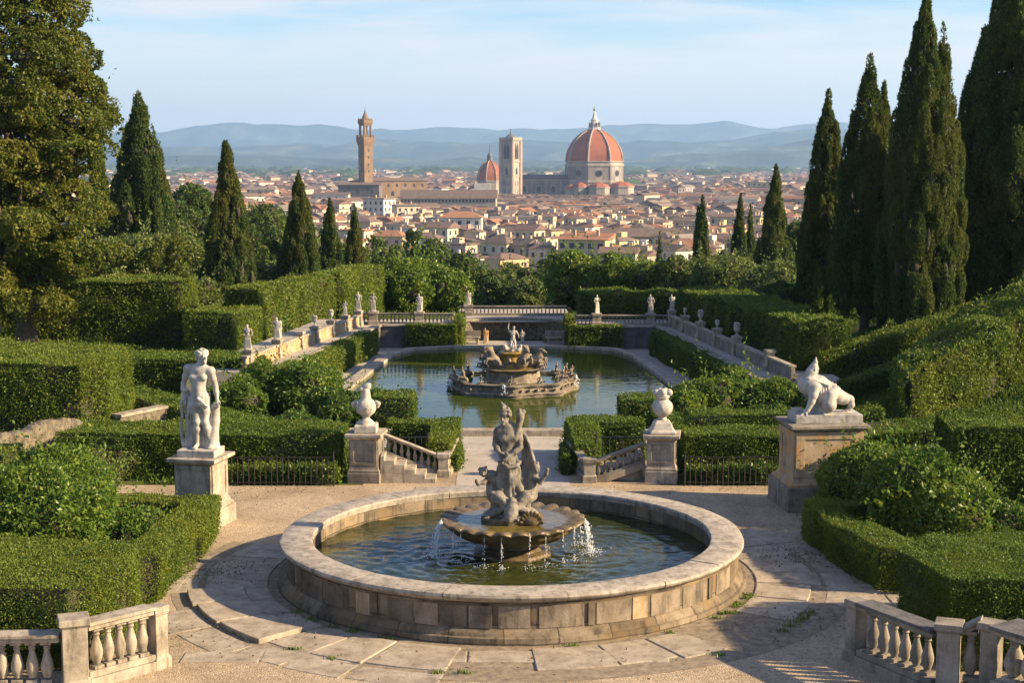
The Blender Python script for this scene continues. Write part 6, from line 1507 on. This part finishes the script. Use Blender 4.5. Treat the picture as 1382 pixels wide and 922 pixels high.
def house(label, px, py, d, w_, d_, rz, rise, kind, wc, rc, cols, rows, side_cols=2, ww=1.2, wh=1.8, loggia=False, cat='house', name='town_house'):
    """house whose eaves stand at the photo height py at distance d"""
    h = ZT(py, d)-GZ; t = thing(name, label, cat, (XD(px, py, d), d, GZ), rz, HG)
    b = MB(); b.box((0, 0, h/2), (w_, d_, h)); b.build('wall', WM[wc], t)
    b = MB(); roof_mb(b, w_, d_, h+.01, rise, kind, .9, 0); b.build('roof', RM[rc], t)
    for k in range(2):
        b = MB(); b.box((w_*(.25-.5*k), d_*.12, h+rise*.7+.6), (.9, .9, 2.4)); b.build('chimney', WM['tan'], t)
    me = winmesh(ww, wh)
    for r in range(rows):
        z = h-2.4-r*3.6
        for c in range(cols):
            o = link('window', me, None, t); o.location = (-w_/2+w_*(c+.5)/cols, -d_/2-.02, z)
        for c in range(side_cols):
            for sx in (1,):
                o = link('window', me, None, t); o.location = (sx*(w_/2+.02), -d_/2+d_*(c+.5)/side_cols, z); o.rotation_euler = (0, 0, PI/2)
    return t
NH = []
def H_(*a, **k):
    NH.append((XD(a[1], a[2], a[3]), a[3], max(a[4], a[5])*.62)); return house(*a, **k)
H_('hip roofed house with shaded grey front and sunlit cream side above the garden gap', 677, 327, 560, 12.0, 9.5, R(-38), 2.8, 'hip', 'cream', 'brown', 3, 2, 3)
H_('broad yellow house with bright orange roof and dark loggia windows', 790, 322, 545, 17.5, 8.5, R(-22), 1.9, 'lean', 'yellow', 'orange', 5, 3, 0, 1.9, 1.9)
H_('pale block with open windows squeezed left of the orange roofed house', 737, 321, 590, 6.5, 8, R(-30), .5, 'flat', 'cream', 'brown', 2, 4, 2)
H_('long tan building with a long brown roof and a row of arched windows', 866, 318, 660, 34, 11, R(-4), 3.4, 'gable', 'tan', 'brown', 9, 2, 0, 1.3, 1.9)
H_('low house with orange roof and two big dark windows left of far cypresses', 928, 332, 575, 15, 9, R(-10), 2.6, 'hip', 'pink', 'orange', 3, 2, 1, 2.2, 2.2)
H_('wide house with bright orange roof and dark upper windows right of centre left', 622, 293, 730, 20, 12, R(-3), 2.8, 'hip', 'white', 'orange', 5, 2, 1, 1.7, 1.7)
H_('tall cream town block with sunlit right wing below the palace tower', 512, 268, 900, 15, 12, R(-32), .6, 'flat', 'white', 'dusty', 4, 4, 3)
H_('lower sunlit cream wing right of the tall cream town block', 548, 277, 880, 14, 9, R(24), .6, 'flat', 'cream', 'dusty', 4, 3, 1)
H_('cream gabled house behind and right of the hip roofed house', 715, 309, 640, 10, 8, R(-35), 2.2, 'gable', 'cream', 'red', 3, 2, 2)
H_('cream house with small loggia left of the wide orange roofed house', 596, 306, 650, 11, 9, R(-28), 2.2, 'gable', 'cream', 'red', 3, 2, 2)
H_('low house with pale orange roof among tree tops below the cream block', 528, 318, 600, 13, 9, R(-20), 2.2, 'hip', 'pink', 'orange', 3, 1, 2)
H_('low red roofed house at the tree tops right of the lone dark tree', 577, 321, 590, 10, 8, R(-15), 2.2, 'hip', 'cream', 'red', 3, 1, 2)
H_('pale house with sunlit gable just right of the hip roofed house', 708, 330, 555, 8, 8, R(-42), 2.2, 'gable', 'pink', 'brown', 2, 2, 2)
H_('reddish house under the orange lean roof, right of the yellow house', 836, 340, 530, 12, 7, R(-12), 1.8, 'gable', 'pink', 'red', 3, 1, 1)
H_('pink house right of the leftmost far cypress', 975, 322, 620, 11, 8, R(-25), 2.2, 'hip', 'pink', 'red', 3, 2, 2)
H_('cream tower house with flat top right of the middle far cypress', 1022, 292, 760, 6, 6, R(-35), .6, 'flat', 'yellow', 'dusty', 2, 4, 2)
H_('broad cream house with flat roof left of the middle far cypress', 980, 292, 780, 14, 10, R(-24), 1.8, 'hip', 'cream', 'red', 4, 2, 2)
H_('yellow apartment block far right with sunlit end walls', 1035, 246, 1750, 42, 16, R(-30), .6, 'flat', 'yellow', 'dusty', 7, 4, 3, 1.8, 2.0)
# landmarks -------------------------------------------------------------
def mpx(d): return d/2080
def octo(r, z, a0=R(-90-15)): return [(r*math.cos(a0+k*PI/4), r*math.sin(a0+k*PI/4), z) for k in range(8)]
def gothic(w_, h_): return [(-w_/2, 0), (w_/2, 0), (w_/2, h_*.62), (w_*.32, h_*.82), (0, h_), (-w_*.32, h_*.82), (-w_/2, h_*.62)]
def panel(t, name, shape, pos, ang, mat, th=.3):
    """a flat window/oculus set on a wall whose outward normal points along ang"""
    ca, sa = math.cos(ang), math.sin(ang); n = len(shape); vs = []
    for off in (-th, th*.5):
        for u, v in shape: vs.append((pos[0]-sa*u+ca*off, pos[1]+ca*u+sa*off, pos[2]+v))
    b = MB(); b.add(vs, [tuple(range(n-1, -1, -1)), tuple(range(n, 2*n))]+[(i, (i+1) % n, n+(i+1) % n, n+i) for i in range(n)]); return b.build(name, M[mat] if isinstance(mat, str) else mat, t)
def circ(r, n=16): return [(r*math.cos(2*PI*k/n), r*math.sin(2*PI*k/n)) for k in range(n)]
D = 1430; k_ = mpx(D); cx = XD(802, 220, D); zz = lambda p, d=D: ZT(p, d)-GZ
t = thing('cathedral', 'huge cathedral with red ribbed dome, white lantern and long grey nave', 'cathedral', (cx, D, GZ))
Ro = 39.5*k_
b = MB(); b.loft([octo(Ro, 0), octo(Ro, zz(246)), octo(Ro*1.025, zz(246)+.1), octo(Ro*1.025, zz(243)), octo(Ro, zz(243)+.1), octo(Ro, zz(224)), octo(Ro*1.03, zz(224)+.1), octo(Ro*1.03, zz(221)), octo(Ro*.985, zz(221)+.1), octo(Ro*.985, zz(218.5)), octo(Ro*1.02, zz(218.5)+.1), octo(Ro*1.02, zz(217))]); b.build('drum', M['pmarble'], t)
z0, z1 = zz(217), zz(174.5); prof = [(Ro*.97*(1-(u/1.03)**2.0)**.60, z0+(z1-z0)*u) for u in np.linspace(0, 1, 15)]
b = MB(); b.loft([octo(r, z) for r, z in prof]); b.build('dome', M['dome'], t)
for k in range(8):
    a = R(-105)+k*PI/4; b = MB(); b.tube([((r+.15)*math.cos(a), (r+.15)*math.sin(a), z) for r, z in prof], [1.05-.35*i/14 for i in range(15)], 6); b.build('rib', M['pmarble'], t)
lt = thing('lantern', None, None); lt.parent = t
b = MB(); b.lathe([(8.0*k_, z1-1.0), (8.4*k_, z1+.6), (8.4*k_, z1+1.8), (5*k_, z1+1.9), (4.7*k_, zz(163)), (5.4*k_, zz(162.5)), (5.4*k_, zz(161)), (3.6*k_, zz(160.5)), (2.2*k_, zz(155)), (.9*k_, zz(150.5)), (.4*k_, zz(149.5))], 8, a0=R(-105)); b.build('body', WM['white'], lt)
for k in range(8):
    a = R(-105)+k*PI/4; b = MB(); b.box((6.3*k_*math.cos(a), 6.3*k_*math.sin(a), (z1+1.9+zz(165))/2), (3.4*k_, .8, zz(165)-z1-1.9), a, 0, .8); b.build('buttress', M['pmarble'], lt)
b = MB(); b.lathe([(.05, 0), (1.1, .5), (1.4, 1.4), (1.1, 2.3), (.1, 2.8)], 12, (0, 0, zz(149.5)-.2)); b.box((0, 0, zz(146.5)+.4), (.3, .3, 3)); b.box((0, 0, zz(146.5)+.9), (1.4, .3, .3)); b.build('orb', M['ochre_stone'], lt, smooth=50)
ap = Ro*math.cos(PI/8)
for k in range(8):
    a = R(-105)+(k+.5)*PI/4
    panel(t, 'oculus_frame', circ(4.1*k_*1.28, 20), (ap*math.cos(a), ap*math.sin(a), zz(233.5)), a, 'gmarble', .35)
    panel(t, 'oculus', circ(3.9*k_, 20), (ap*math.cos(a), ap*math.sin(a), zz(233.5)), a, 'glass', .9)
    for sx in (-1, 1):
        panel(t, 'wall_panel', [(-4.0, -6), (4.0, -6), (4.0, 6), (-4.0, 6)], (ap*math.cos(a)-math.sin(a)*sx*9.0*.78, ap*math.sin(a)+math.cos(a)*sx*9.0*.78, zz(233.5)), a, 'gmarble', .12)
for px_, py_, dd, r_ in ((783, 253, -29, 6.6), (808, 253, -31, 10.0), (838, 252, -22, 12.0), (770, 256, -26, 5)):   # tribunes and small apses
    x_ = XD(px_, py_, D+dd)-cx; b = MB(); b.lathe([(r_, 0), (r_, zz(py_)), (r_*1.06, zz(py_)+.1), (r_*1.06, zz(py_)+1.0)], 8, (x_, dd, 0), a0=R(-105)); b.build('tribune', M['pmarble'], t)
    b = MB(); b.lathe([(r_*1.05, zz(py_)+1.01), (r_*.8, zz(py_)+3.2), (r_*.1, zz(py_)+5.6)], 8, (x_, dd, 0), a0=R(-105)); b.build('tribune_roof', M['dome'], t)
    for a in (R(-60), R(-105)): panel(t, 'window', gothic(1.6, 6), (x_+r_*.95*math.cos(a), dd+r_*.95*math.sin(a), zz(py_)-9), a, 'glass', .6)
xl = XD(690, 240, D)-cx
b = MB(); b.box(((xl-20)/2, 0, zz(241)/2), (abs(xl)-20, 26, zz(241))); b.build('nave_wall', M['gmarble'], t)
b = MB(); b.add([(xl-1, -14, zz(241)), (-20, -14, zz(241)), (-20, 0, zz(235.5)), (xl-1, 0, zz(235.5)), (xl-1, 14, zz(241)), (-20, 14, zz(241))], [(0, 1, 2, 3), (3, 2, 5, 4), (0, 3, 4), (1, 5, 2), (4, 5, 1, 0)]); b.build('nave_roof', RM['brown'], t)
for zp, hh in ((242.5, 1.2), (246, .9), (262.5, 1.0)): b = MB(); b.box(((xl-20)/2, -13.2, zz(zp)), (abs(xl)-20, .9, hh)); b.build('cornice', M['pmarble'], t)
for i in range(5):
    x_ = xl+12+i*13.2
    panel(t, 'window_surround', gothic(6.2, 8.2), (x_, -13.0, zz(260)), R(-90), 'pmarble', .25); panel(t, 'window', gothic(3.6, 6.2), (x_, -13.0, zz(259)), R(-90), 'glass', .5)
    b = MB(); b.box((x_+6.6, -13.4, zz(241)/2), (1.3, 1.2, zz(241)-1)); b.build('pilaster', M['pmarble'], t)
# bell tower
D = 1392; cxb = XD(689, 220, D); t = thing('bell_tower', 'slender pale marble bell tower with pointed windows left of the cathedral nave', 'bell tower', (cxb, D, GZ), R(-33)); S = 12.8
b = MB(); b.sq([(0, 0), (0, zz(238, D)), (.5, zz(238, D)+.1), (.5, zz(236.5, D)), (0, zz(236.5, D)+.1), (0, zz(219, D)), (.6, zz(219, D)+.1), (.6, zz(217, D)), (0, zz(217, D)+.1), (0, zz(190.5, D)), (1.0, zz(189, D)), (1.1, zz(185.2, D)), (.6, zz(185, D))], S, S); b.build('shaft', M['pmarble'], t)
for sx in (-1, 1):
    for sy in (-1, 1): b = MB(); b.lathe([(1.7, 0), (1.7, zz(190.5, D))], 8, (sx*S/2, sy*S/2, 0), a0=PI/8); b.build('corner_buttress', WM['pink'], t)
b = MB(); b.lathe([(5.4, zz(185, D)), (1.2, zz(180.5, D)), (.6, zz(179, D)), (.15, zz(172, D))], 8); b.build('spire', M['lead'], t)
for a in (R(-90), 0, R(90), PI):
    P = lambda u, z: (S/2*math.cos(a)-math.sin(a)*u, S/2*math.sin(a)+math.cos(a)*u, z)
    panel(t, 'window_surround', gothic(6.8, 17), P(0, zz(216, D)+.8), a, 'gmarble', .3)
    for u in (-1.45, 1.45): panel(t, 'window', gothic(2.3, 13.5), P(u, zz(215, D)+.6), a, 'glass', .6)
    for u in (-0, ): panel(t, 'window', gothic(2.2, 6), P(u, zz(235, D)), a, 'glass', .6)
    for zp in (247, 258): 
        for u in (-2.6, 2.6): panel(t, 'wall_panel', [(-1.5, -2), (1.5, -2), (1.5, 2), (-1.5, 2)], P(u, zz(zp, D)), a, 'gmarble', .2)
# second dome
D = 1500; cxs = XD(661, 230, D); t = thing('domed_church', 'smaller red domed church standing just left behind the bell tower', 'church', (cxs, D, GZ)); k_ = mpx(D); r_ = 17.5*k_
b = MB(); b.lathe([(r_, 0), (r_, zz(245, D)), (r_*1.04, zz(245, D)+.1), (r_*1.04, zz(243, D))], 8, a0=R(-105)); b.build('drum', M['pmarble'], t)
pr = [(r_*(1-(u/1.02)**2)**.6, zz(243, D)+(zz(216, D)-zz(243, D))*u) for u in np.linspace(0, 1, 10)]
b = MB(); b.loft([octo(r, z) for r, z in pr]); b.build('dome', M['dome'], t)
for k in range(8):
    a = R(-105)+k*PI/4; b = MB(); b.tube([((r+.1)*math.cos(a), (r+.1)*math.sin(a), z) for r, z in pr], .5, 5); b.build('rib', M['pmarble'], t)
b = MB(); b.lathe([(3.6*k_, zz(217, D)), (3.4*k_, zz(211, D)), (3.8*k_, zz(210.5, D)), (2.6*k_, zz(208, D)), (.8*k_, zz(205.5, D)), (.2*k_, zz(193, D))], 10); b.build('lantern', M['lead'], t)
panel(t, 'window', gothic(6, 10), (0-3, -r_*.93, zz(265, D)), R(-82.5), 'glass', .6)
b = MB(); b.box((-9*k_, -22, zz(247, D)/2), (22*k_, 10, zz(247, D))); b.build('chapel', WM['white'], t)
# palace with the tower
D = 1200; k_ = mpx(D); cxp = XD(493.5, 220, D); t = thing('palace_tower', 'tall brown stone palace tower with battlements and pointed cap', 'tower', (cxp, D, GZ), R(-50))
S = 8.0; b = MB(); b.sq([(0, 0), (0, zz(197, D)), (.9, zz(192, D)), (1.1, zz(190, D)), (1.1, zz(184.5, D)), (.2, zz(184.4, D))], S, S); b.build('shaft', M['brown_stone'], t)
for sx, sy in ((1, 0), (-1, 0), (0, 1), (0, -1)):
    for u in (-4.4, -2.2, 0, 2.2, 4.4): b = MB(); b.box((sx*4.9+(u if sy else 0), sy*4.9+(u if sx else 0), zz(184.4, D)+.7), (1.1 if sy else .6, 1.1 if sx else .6, 1.4)); b.build('merlon', M['brown_stone'], t)
for sx in (-1, 1):
    for sy in (-1, 1): b = MB(); b.lathe([(.95, zz(185, D)), (.95, zz(168, D))], 10, (sx*2.9, sy*2.9, 0)); b.build('column', M['brown_stone'], t)
b = MB(); b.sq([(0, zz(185, D)), (0, zz(168, D))], 2.4, 2.4); b.build('belfry_core', M['brown_stone'], t)
b = MB(); b.sq([(0, zz(169.5, D)), (.3, zz(168, D)), (.9, zz(165.5, D)), (.9, zz(161.5, D)), (.1, zz(161.4, D))], 6.6, 6.6); b.build('upper_gallery', M['brown_stone'], t)
for sx, sy in ((1, 0), (-1, 0), (0, 1), (0, -1)):
    for u in (-3.4, -1.1, 1.1, 3.4): b = MB(); b.box((sx*3.9+(u if sy else 0), sy*3.9+(u if sx else 0), zz(161.4, D)+.5), (.9 if sy else .5, .9 if sx else .5, 1.0)); b.build('merlon', M['brown_stone'], t)
b = MB(); b.lathe([(3.3, zz(161.3, D)), (2.4, zz(158, D)), (1.0, zz(152.5, D)), (.35, zz(149, D)), (.12, zz(143, D))], 12); b.build('spire', M['brown_stone'], t, smooth=40)
for a in (R(-90), 0):
    for zp in (203, 212, 222, 231): panel(t, 'window', [(-.5, -.9), (.5, -.9), (.5, .9), (-.5, .9)], (4.0*math.cos(a), 4.0*math.sin(a), zz(zp, D)), a, 'glass', .3)
def bigblock(name, label, px, d, py, w_, d_, rz, mat, rmat, kind, rise, wins=(), cat='palace'):
    t = thing(name, label, cat, (XD(px, py, d), d, GZ), rz); h = ZT(py, d)-GZ
    b = MB(); b.box((0, 0, h/2), (w_, d_, h)); b.build('wall', mat, t); b = MB(); roof_mb(b, w_, d_, h+.02, rise, kind, .8, 0); b.build('roof', rmat, t)
    for (n_, zo, ww, wh, arch) in wins:
        for i in range(n_): panel(t, 'window', gothic(ww, wh) if arch else [(-ww/2, 0), (ww/2, 0), (ww/2, wh), (-ww/2, wh)], (-w_/2+w_*(i+.5)/n_, -d_/2, h-zo), R(-90), 'glass', .2)
    NH.append((XD(px, py, d), d, max(w_, d_)*.55)); return t
bigblock('palace', 'blocky grey stone palace wall in shade below the brown tower', 486, 1165, 249, 31, 14, R(-4), M['grey_block'], RM['brown'], 'lean', 1.6, [(3, 6, 1.0, 1.6, False)])
bigblock('palace', 'long tan palace wing with brown roof right of the brown tower', 524, 1222, 244, 58, 18, R(27), M['brown_stone'], RM['brown'], 'hip', 2.6, [(8, 4.5, 1.6, 2.4, False), (5, 11.5, 2.6, 4, True)])
bigblock('long_palace', 'very long low building with a long brown roof left of the bell tower', 606, 1010, 267, 62, 15, R(-3), WM['tan'], RM['brown'], 'gable', 5.2, [(28, 2.6, 1.1, 1.6, False)])
bigblock('long_palace', 'long low dark roofed building at the foot of the nave', 735, 1180, 271, 62, 10, R(-2), WM['pink'], RM['brown'], 'gable', 2.2, [(14, 2.6, 1.1, 1.6, False)])
# individual houses ------------------------------------------------------
g = random.Random(21); placed = list(NH); excl = [(cx-25, 1425, 75), (cxb, 1392, 14), (cxs, 1495, 26)]
wk = list(wallc); rk = list(roofc); n_ind = 0
def region(px):
    return 'left of the palace tower' if px < 483 else 'between palace tower and bell tower' if px < 680 else 'below the cathedral' if px < 850 else 'right of the cathedral'
cand = []
tries = 0
while n_ind < 278 and tries < 60000:
    tries += 1
    d = 520+(1010-520)*math.sqrt(g.random())*1.0; px = g.uniform(330 if d > 700 else 470, 1095)
    d = 525+(n_ind/278)**.8*400+g.uniform(-25, 25)
    x = XD(px, 300, d); W = g.uniform(6.5, 13.5); Dp = g.uniform(6, 9.5)
    if any((x-q[0])**2+(d-q[1])**2 < (q[2]+W*.56)**2*.80 for q in placed): continue
    h = g.uniform(8, 13)*(.72 if d < 640 else .9 if d < 900 else .85); 
    if px > 600 and px < 860 and d > 850: h = min(h, 10.5)
    kind = g.choice(['gable', 'gable', 'hip', 'hip', 'lean', 'flat']); wc = g.choices(wk, [5, 2, 3, 2, 3, 1])[0]; rc = g.choices(rk, [2, 4, 3, 3])[0]
    rise = {'gable': .22*Dp, 'hip': .22*Dp, 'lean': .14*Dp, 'flat': .5}[kind]; b = MB(); b.box((0, 0, h/2), (W, Dp, h)); roof_mb(b, W, Dp, h+.01, rise, kind, .5)
    for _ in range(g.randint(0, 2)): b.box((g.uniform(-.35, .35)*W, g.uniform(-.2, .3)*Dp, h+rise*.8+.3), (.9, .9, 2.2))
    if g.random() < .25: b.box((g.uniform(-.2, .2)*W, Dp*.1, h+rise*.6+1.0), (W*.3, Dp*.4, 2.6)); 
    nc = max(2, int(W/3.2))
    for r in range(3):
        for c in range(nc): 
            if g.random() < .88: b.box((-W/2+W*(c+.5)/nc, -Dp/2-.02, h-2.2-3.3*r), (1.05, .14, 1.6), m=2)
        for c in range(2): b.box((W/2+.02, -Dp/2+Dp*(c+.5)/2, h-2.2-3.3*r), (.14, 1.05, 1.6), m=2)
    o = b.build('town_house', [WM[wc], RM[rc], M['glass']]); o.location = (x, d, GZ); o.rotation_euler = (0, 0, R(-32)+g.gauss(0, .22)+(PI/2 if g.random() < .35 else 0))
    sz = 'broad' if W > 11.2 else 'mid sized' if W > 8.7 else 'narrow'; rt = {'gable': 'gabled', 'hip': 'hip roofed', 'lean': 'lean-to roofed', 'flat': 'flat roofed'}[kind]
    row = 'front rows' if d < 700 else 'middle rows' if d < 860 else 'far rows'
    tag(o, f'{sz} {rt} {wc} house, {rc} tiles, {row}, {region(px)}', 'house', HG); placed.append((x, d, W*.56)); n_ind += 1
# the rest of the town as one mass ---------------------------------------
def city_mass():
    g = np.random.default_rng(5); N = 19000; d = 890+(7600-890)*g.random(N)**1.5; px = g.uniform(60, 1200, N); 
    x = (px-691)/2080*d; grow = 1+np.clip((d-1500)/4500, 0, 1)*.8
    W = g.uniform(7, 16, N)*grow; Dp = g.uniform(7, 12, N)*grow; h = g.uniform(7.5, 13.5, N)*(1+.25*np.clip((d-2000)/3000, 0, 1)); big = g.random(N) < .03; W[big] *= 1.8; h[big] *= 1.3
    near = (d < 1400) & (px > 590) & (px < 870); h[near] = np.minimum(h[near], 10.5)
    sparse = (d > 3800) & (g.random(N) < np.clip((d-3800)/3500, 0, .9)); keep = ~sparse
    for q in placed: keep &= (x-q[0])**2+(d-q[1])**2 > (q[2]+W*.5)**2
    for q in excl: keep &= (x-q[0])**2+(d-q[1])**2 > (q[2]+W*.4)**2
    keep &= ~((np.abs(x-(cxp+5)) < 50) & (np.abs(d-1200) < 40))
    x, d, W, Dp, h = [a[keep] for a in (x, d, W, Dp, h)]; n = len(x)
    rz = R(-32)+g.normal(size=n)*.3+(g.random(n) < .4)*PI/2; ca, sa = np.cos(rz), np.sin(rz); rise = .2*Dp*(g.random(n) < .85)+.1; ov = .4
    def pt(u, v, z, o=0): return np.stack([x+(u*(W/2+o))*ca-(v*(Dp/2+o))*sa, d+(u*(W/2+o))*sa+(v*(Dp/2+o))*ca, z+GZ], 1)
    V = [pt(-1, -1, h*0-2), pt(1, -1, h*0-2), pt(1, 1, h*0-2), pt(-1, 1, h*0-2), pt(-1, -1, h), pt(1, -1, h), pt(1, 1, h), pt(-1, 1, h),
         pt(-1, -1, h+.02, ov), pt(1, -1, h+.02, ov), pt(1, 1, h+.02, ov), pt(-1, 1, h+.02, ov), pt(-1, 0, h+rise, ov*.6), pt(1, 0, h+rise, ov*.6)]
    V = np.stack(V, 1).reshape(-1, 3); B = (np.arange(n)*14)[:, None]
    quads = [[0, 1, 5, 4], [1, 2, 6, 5], [2, 3, 7, 6], [3, 0, 4, 7], [8, 9, 13, 12], [10, 11, 12, 13], [11, 10, 9, 8]]; tris = [[9, 10, 13], [11, 8, 12]]
    FQ = np.concatenate([B+np.array(q) for q in quads]); FT = np.concatenate([B+np.array(q) for q in tris])
    tw = g.random(n); tr = g.random(n)
    near_i = np.where(d < 1900)[0]; WV, WF = [], []; o = len(V)
    for (side, cols) in ((0, 4), (1, 2)):
        for c in range(cols):
            for r_ in range(2):
                k = near_i[g.random(len(near_i)) < .8]; u = -1+2*(c+.5)/cols
                hw = .55; zt_ = h[k]-1.6-3.2*r_
                def q(s_, z_):
                    if side == 0: uu = u*W[k]/2+s_*hw; vv = -Dp[k]/2-.12
                    else: uu = W[k]/2+.12+0*d[k]; vv = u*Dp[k]/2+s_*hw
                    return np.stack([x[k]+uu*ca[k]-vv*sa[k], d[k]+uu*sa[k]+vv*ca[k], z_+GZ], 1)
                WV.append(np.stack([q(-1, zt_-1.6), q(1, zt_-1.6), q(1, zt_), q(-1, zt_)], 1).reshape(-1, 3)); WF.append(np.arange(len(k)*4).reshape(-1, 4)+o); o += len(k)*4
    V = np.concatenate([V]+WV); WF = np.concatenate(WF)
    mi = np.concatenate([np.zeros(4*n), np.ones(3*n), np.full(len(WF), 2), np.ones(2*n)]); tint = np.concatenate([np.tile(tw, 4), np.tile(tr, 3), np.zeros(len(WF)), np.tile(tr, 2)])
    def cm(name, stops):
        m, nn, l = newmat(name); o = nd(nn, 'ShaderNodeOutputMaterial'); b = nd(nn, 'ShaderNodeBsdfDiffuse'); a = nd(nn, 'ShaderNodeAttribute', attribute_name='tint'); r = ramp(nn, stops); r.color_ramp.interpolation = 'CONSTANT'
        l.new(a.outputs['Fac'], r.inputs[0]); l.new(r.outputs[0], b.inputs[0]); l.new(b.outputs[0], o.inputs[0]); return m
    me = npmesh('town_mass', V, [FQ, WF, FT], False, mi, tint)
    link('town_mass', me, [cm('town_walls', [(0, wallc['cream']), (.3, wallc['tan']), (.45, wallc['white']), (.62, wallc['yellow']), (.74, wallc['pink']), (.88, wallc['grey'])]), cm('town_roofs', [(0, roofc['brown']), (.35, roofc['red']), (.6, roofc['dusty']), (.85, roofc['orange'])]), M['glass']])
    return bpy.data.objects['town_mass']
tag(city_mass(), kind='stuff')
def far_trees():
    g = np.random.default_rng(9); parts = []; N = 1500
    d = 1500+8500*g.random(N)**.7; px = g.uniform(60, 1200, N)
    iv, ifc = ico(); Vs, Fs, o = [], [], 0
    for i in range(N):
        if d[i] < 3200 and g.random() < .75: continue
        r = (5+9*g.random())*(1+d[i]/6000); p = np.array([(px[i]-691)/2080*d[i], d[i], GZ+r*.45]); v = iv*np.array([r*(1+g.random()*1.5), r, r*.75])*(.75+.5*vn(iv, 2.1, i*1.7))[:, None]+p; Vs.append(v); Fs.append(ifc+o); o += len(v)
    me = npmesh('far_tree_belt', np.concatenate(Vs), np.concatenate(Fs), False); me.attributes.new('tint', 'FLOAT', 'FACE').data.foreach_set('value', np.random.default_rng(1).random(len(me.polygons)).astype(np.float32)*.6)
    tag(link('far_tree_belt', me, M['wood']), kind='stuff')
far_trees()
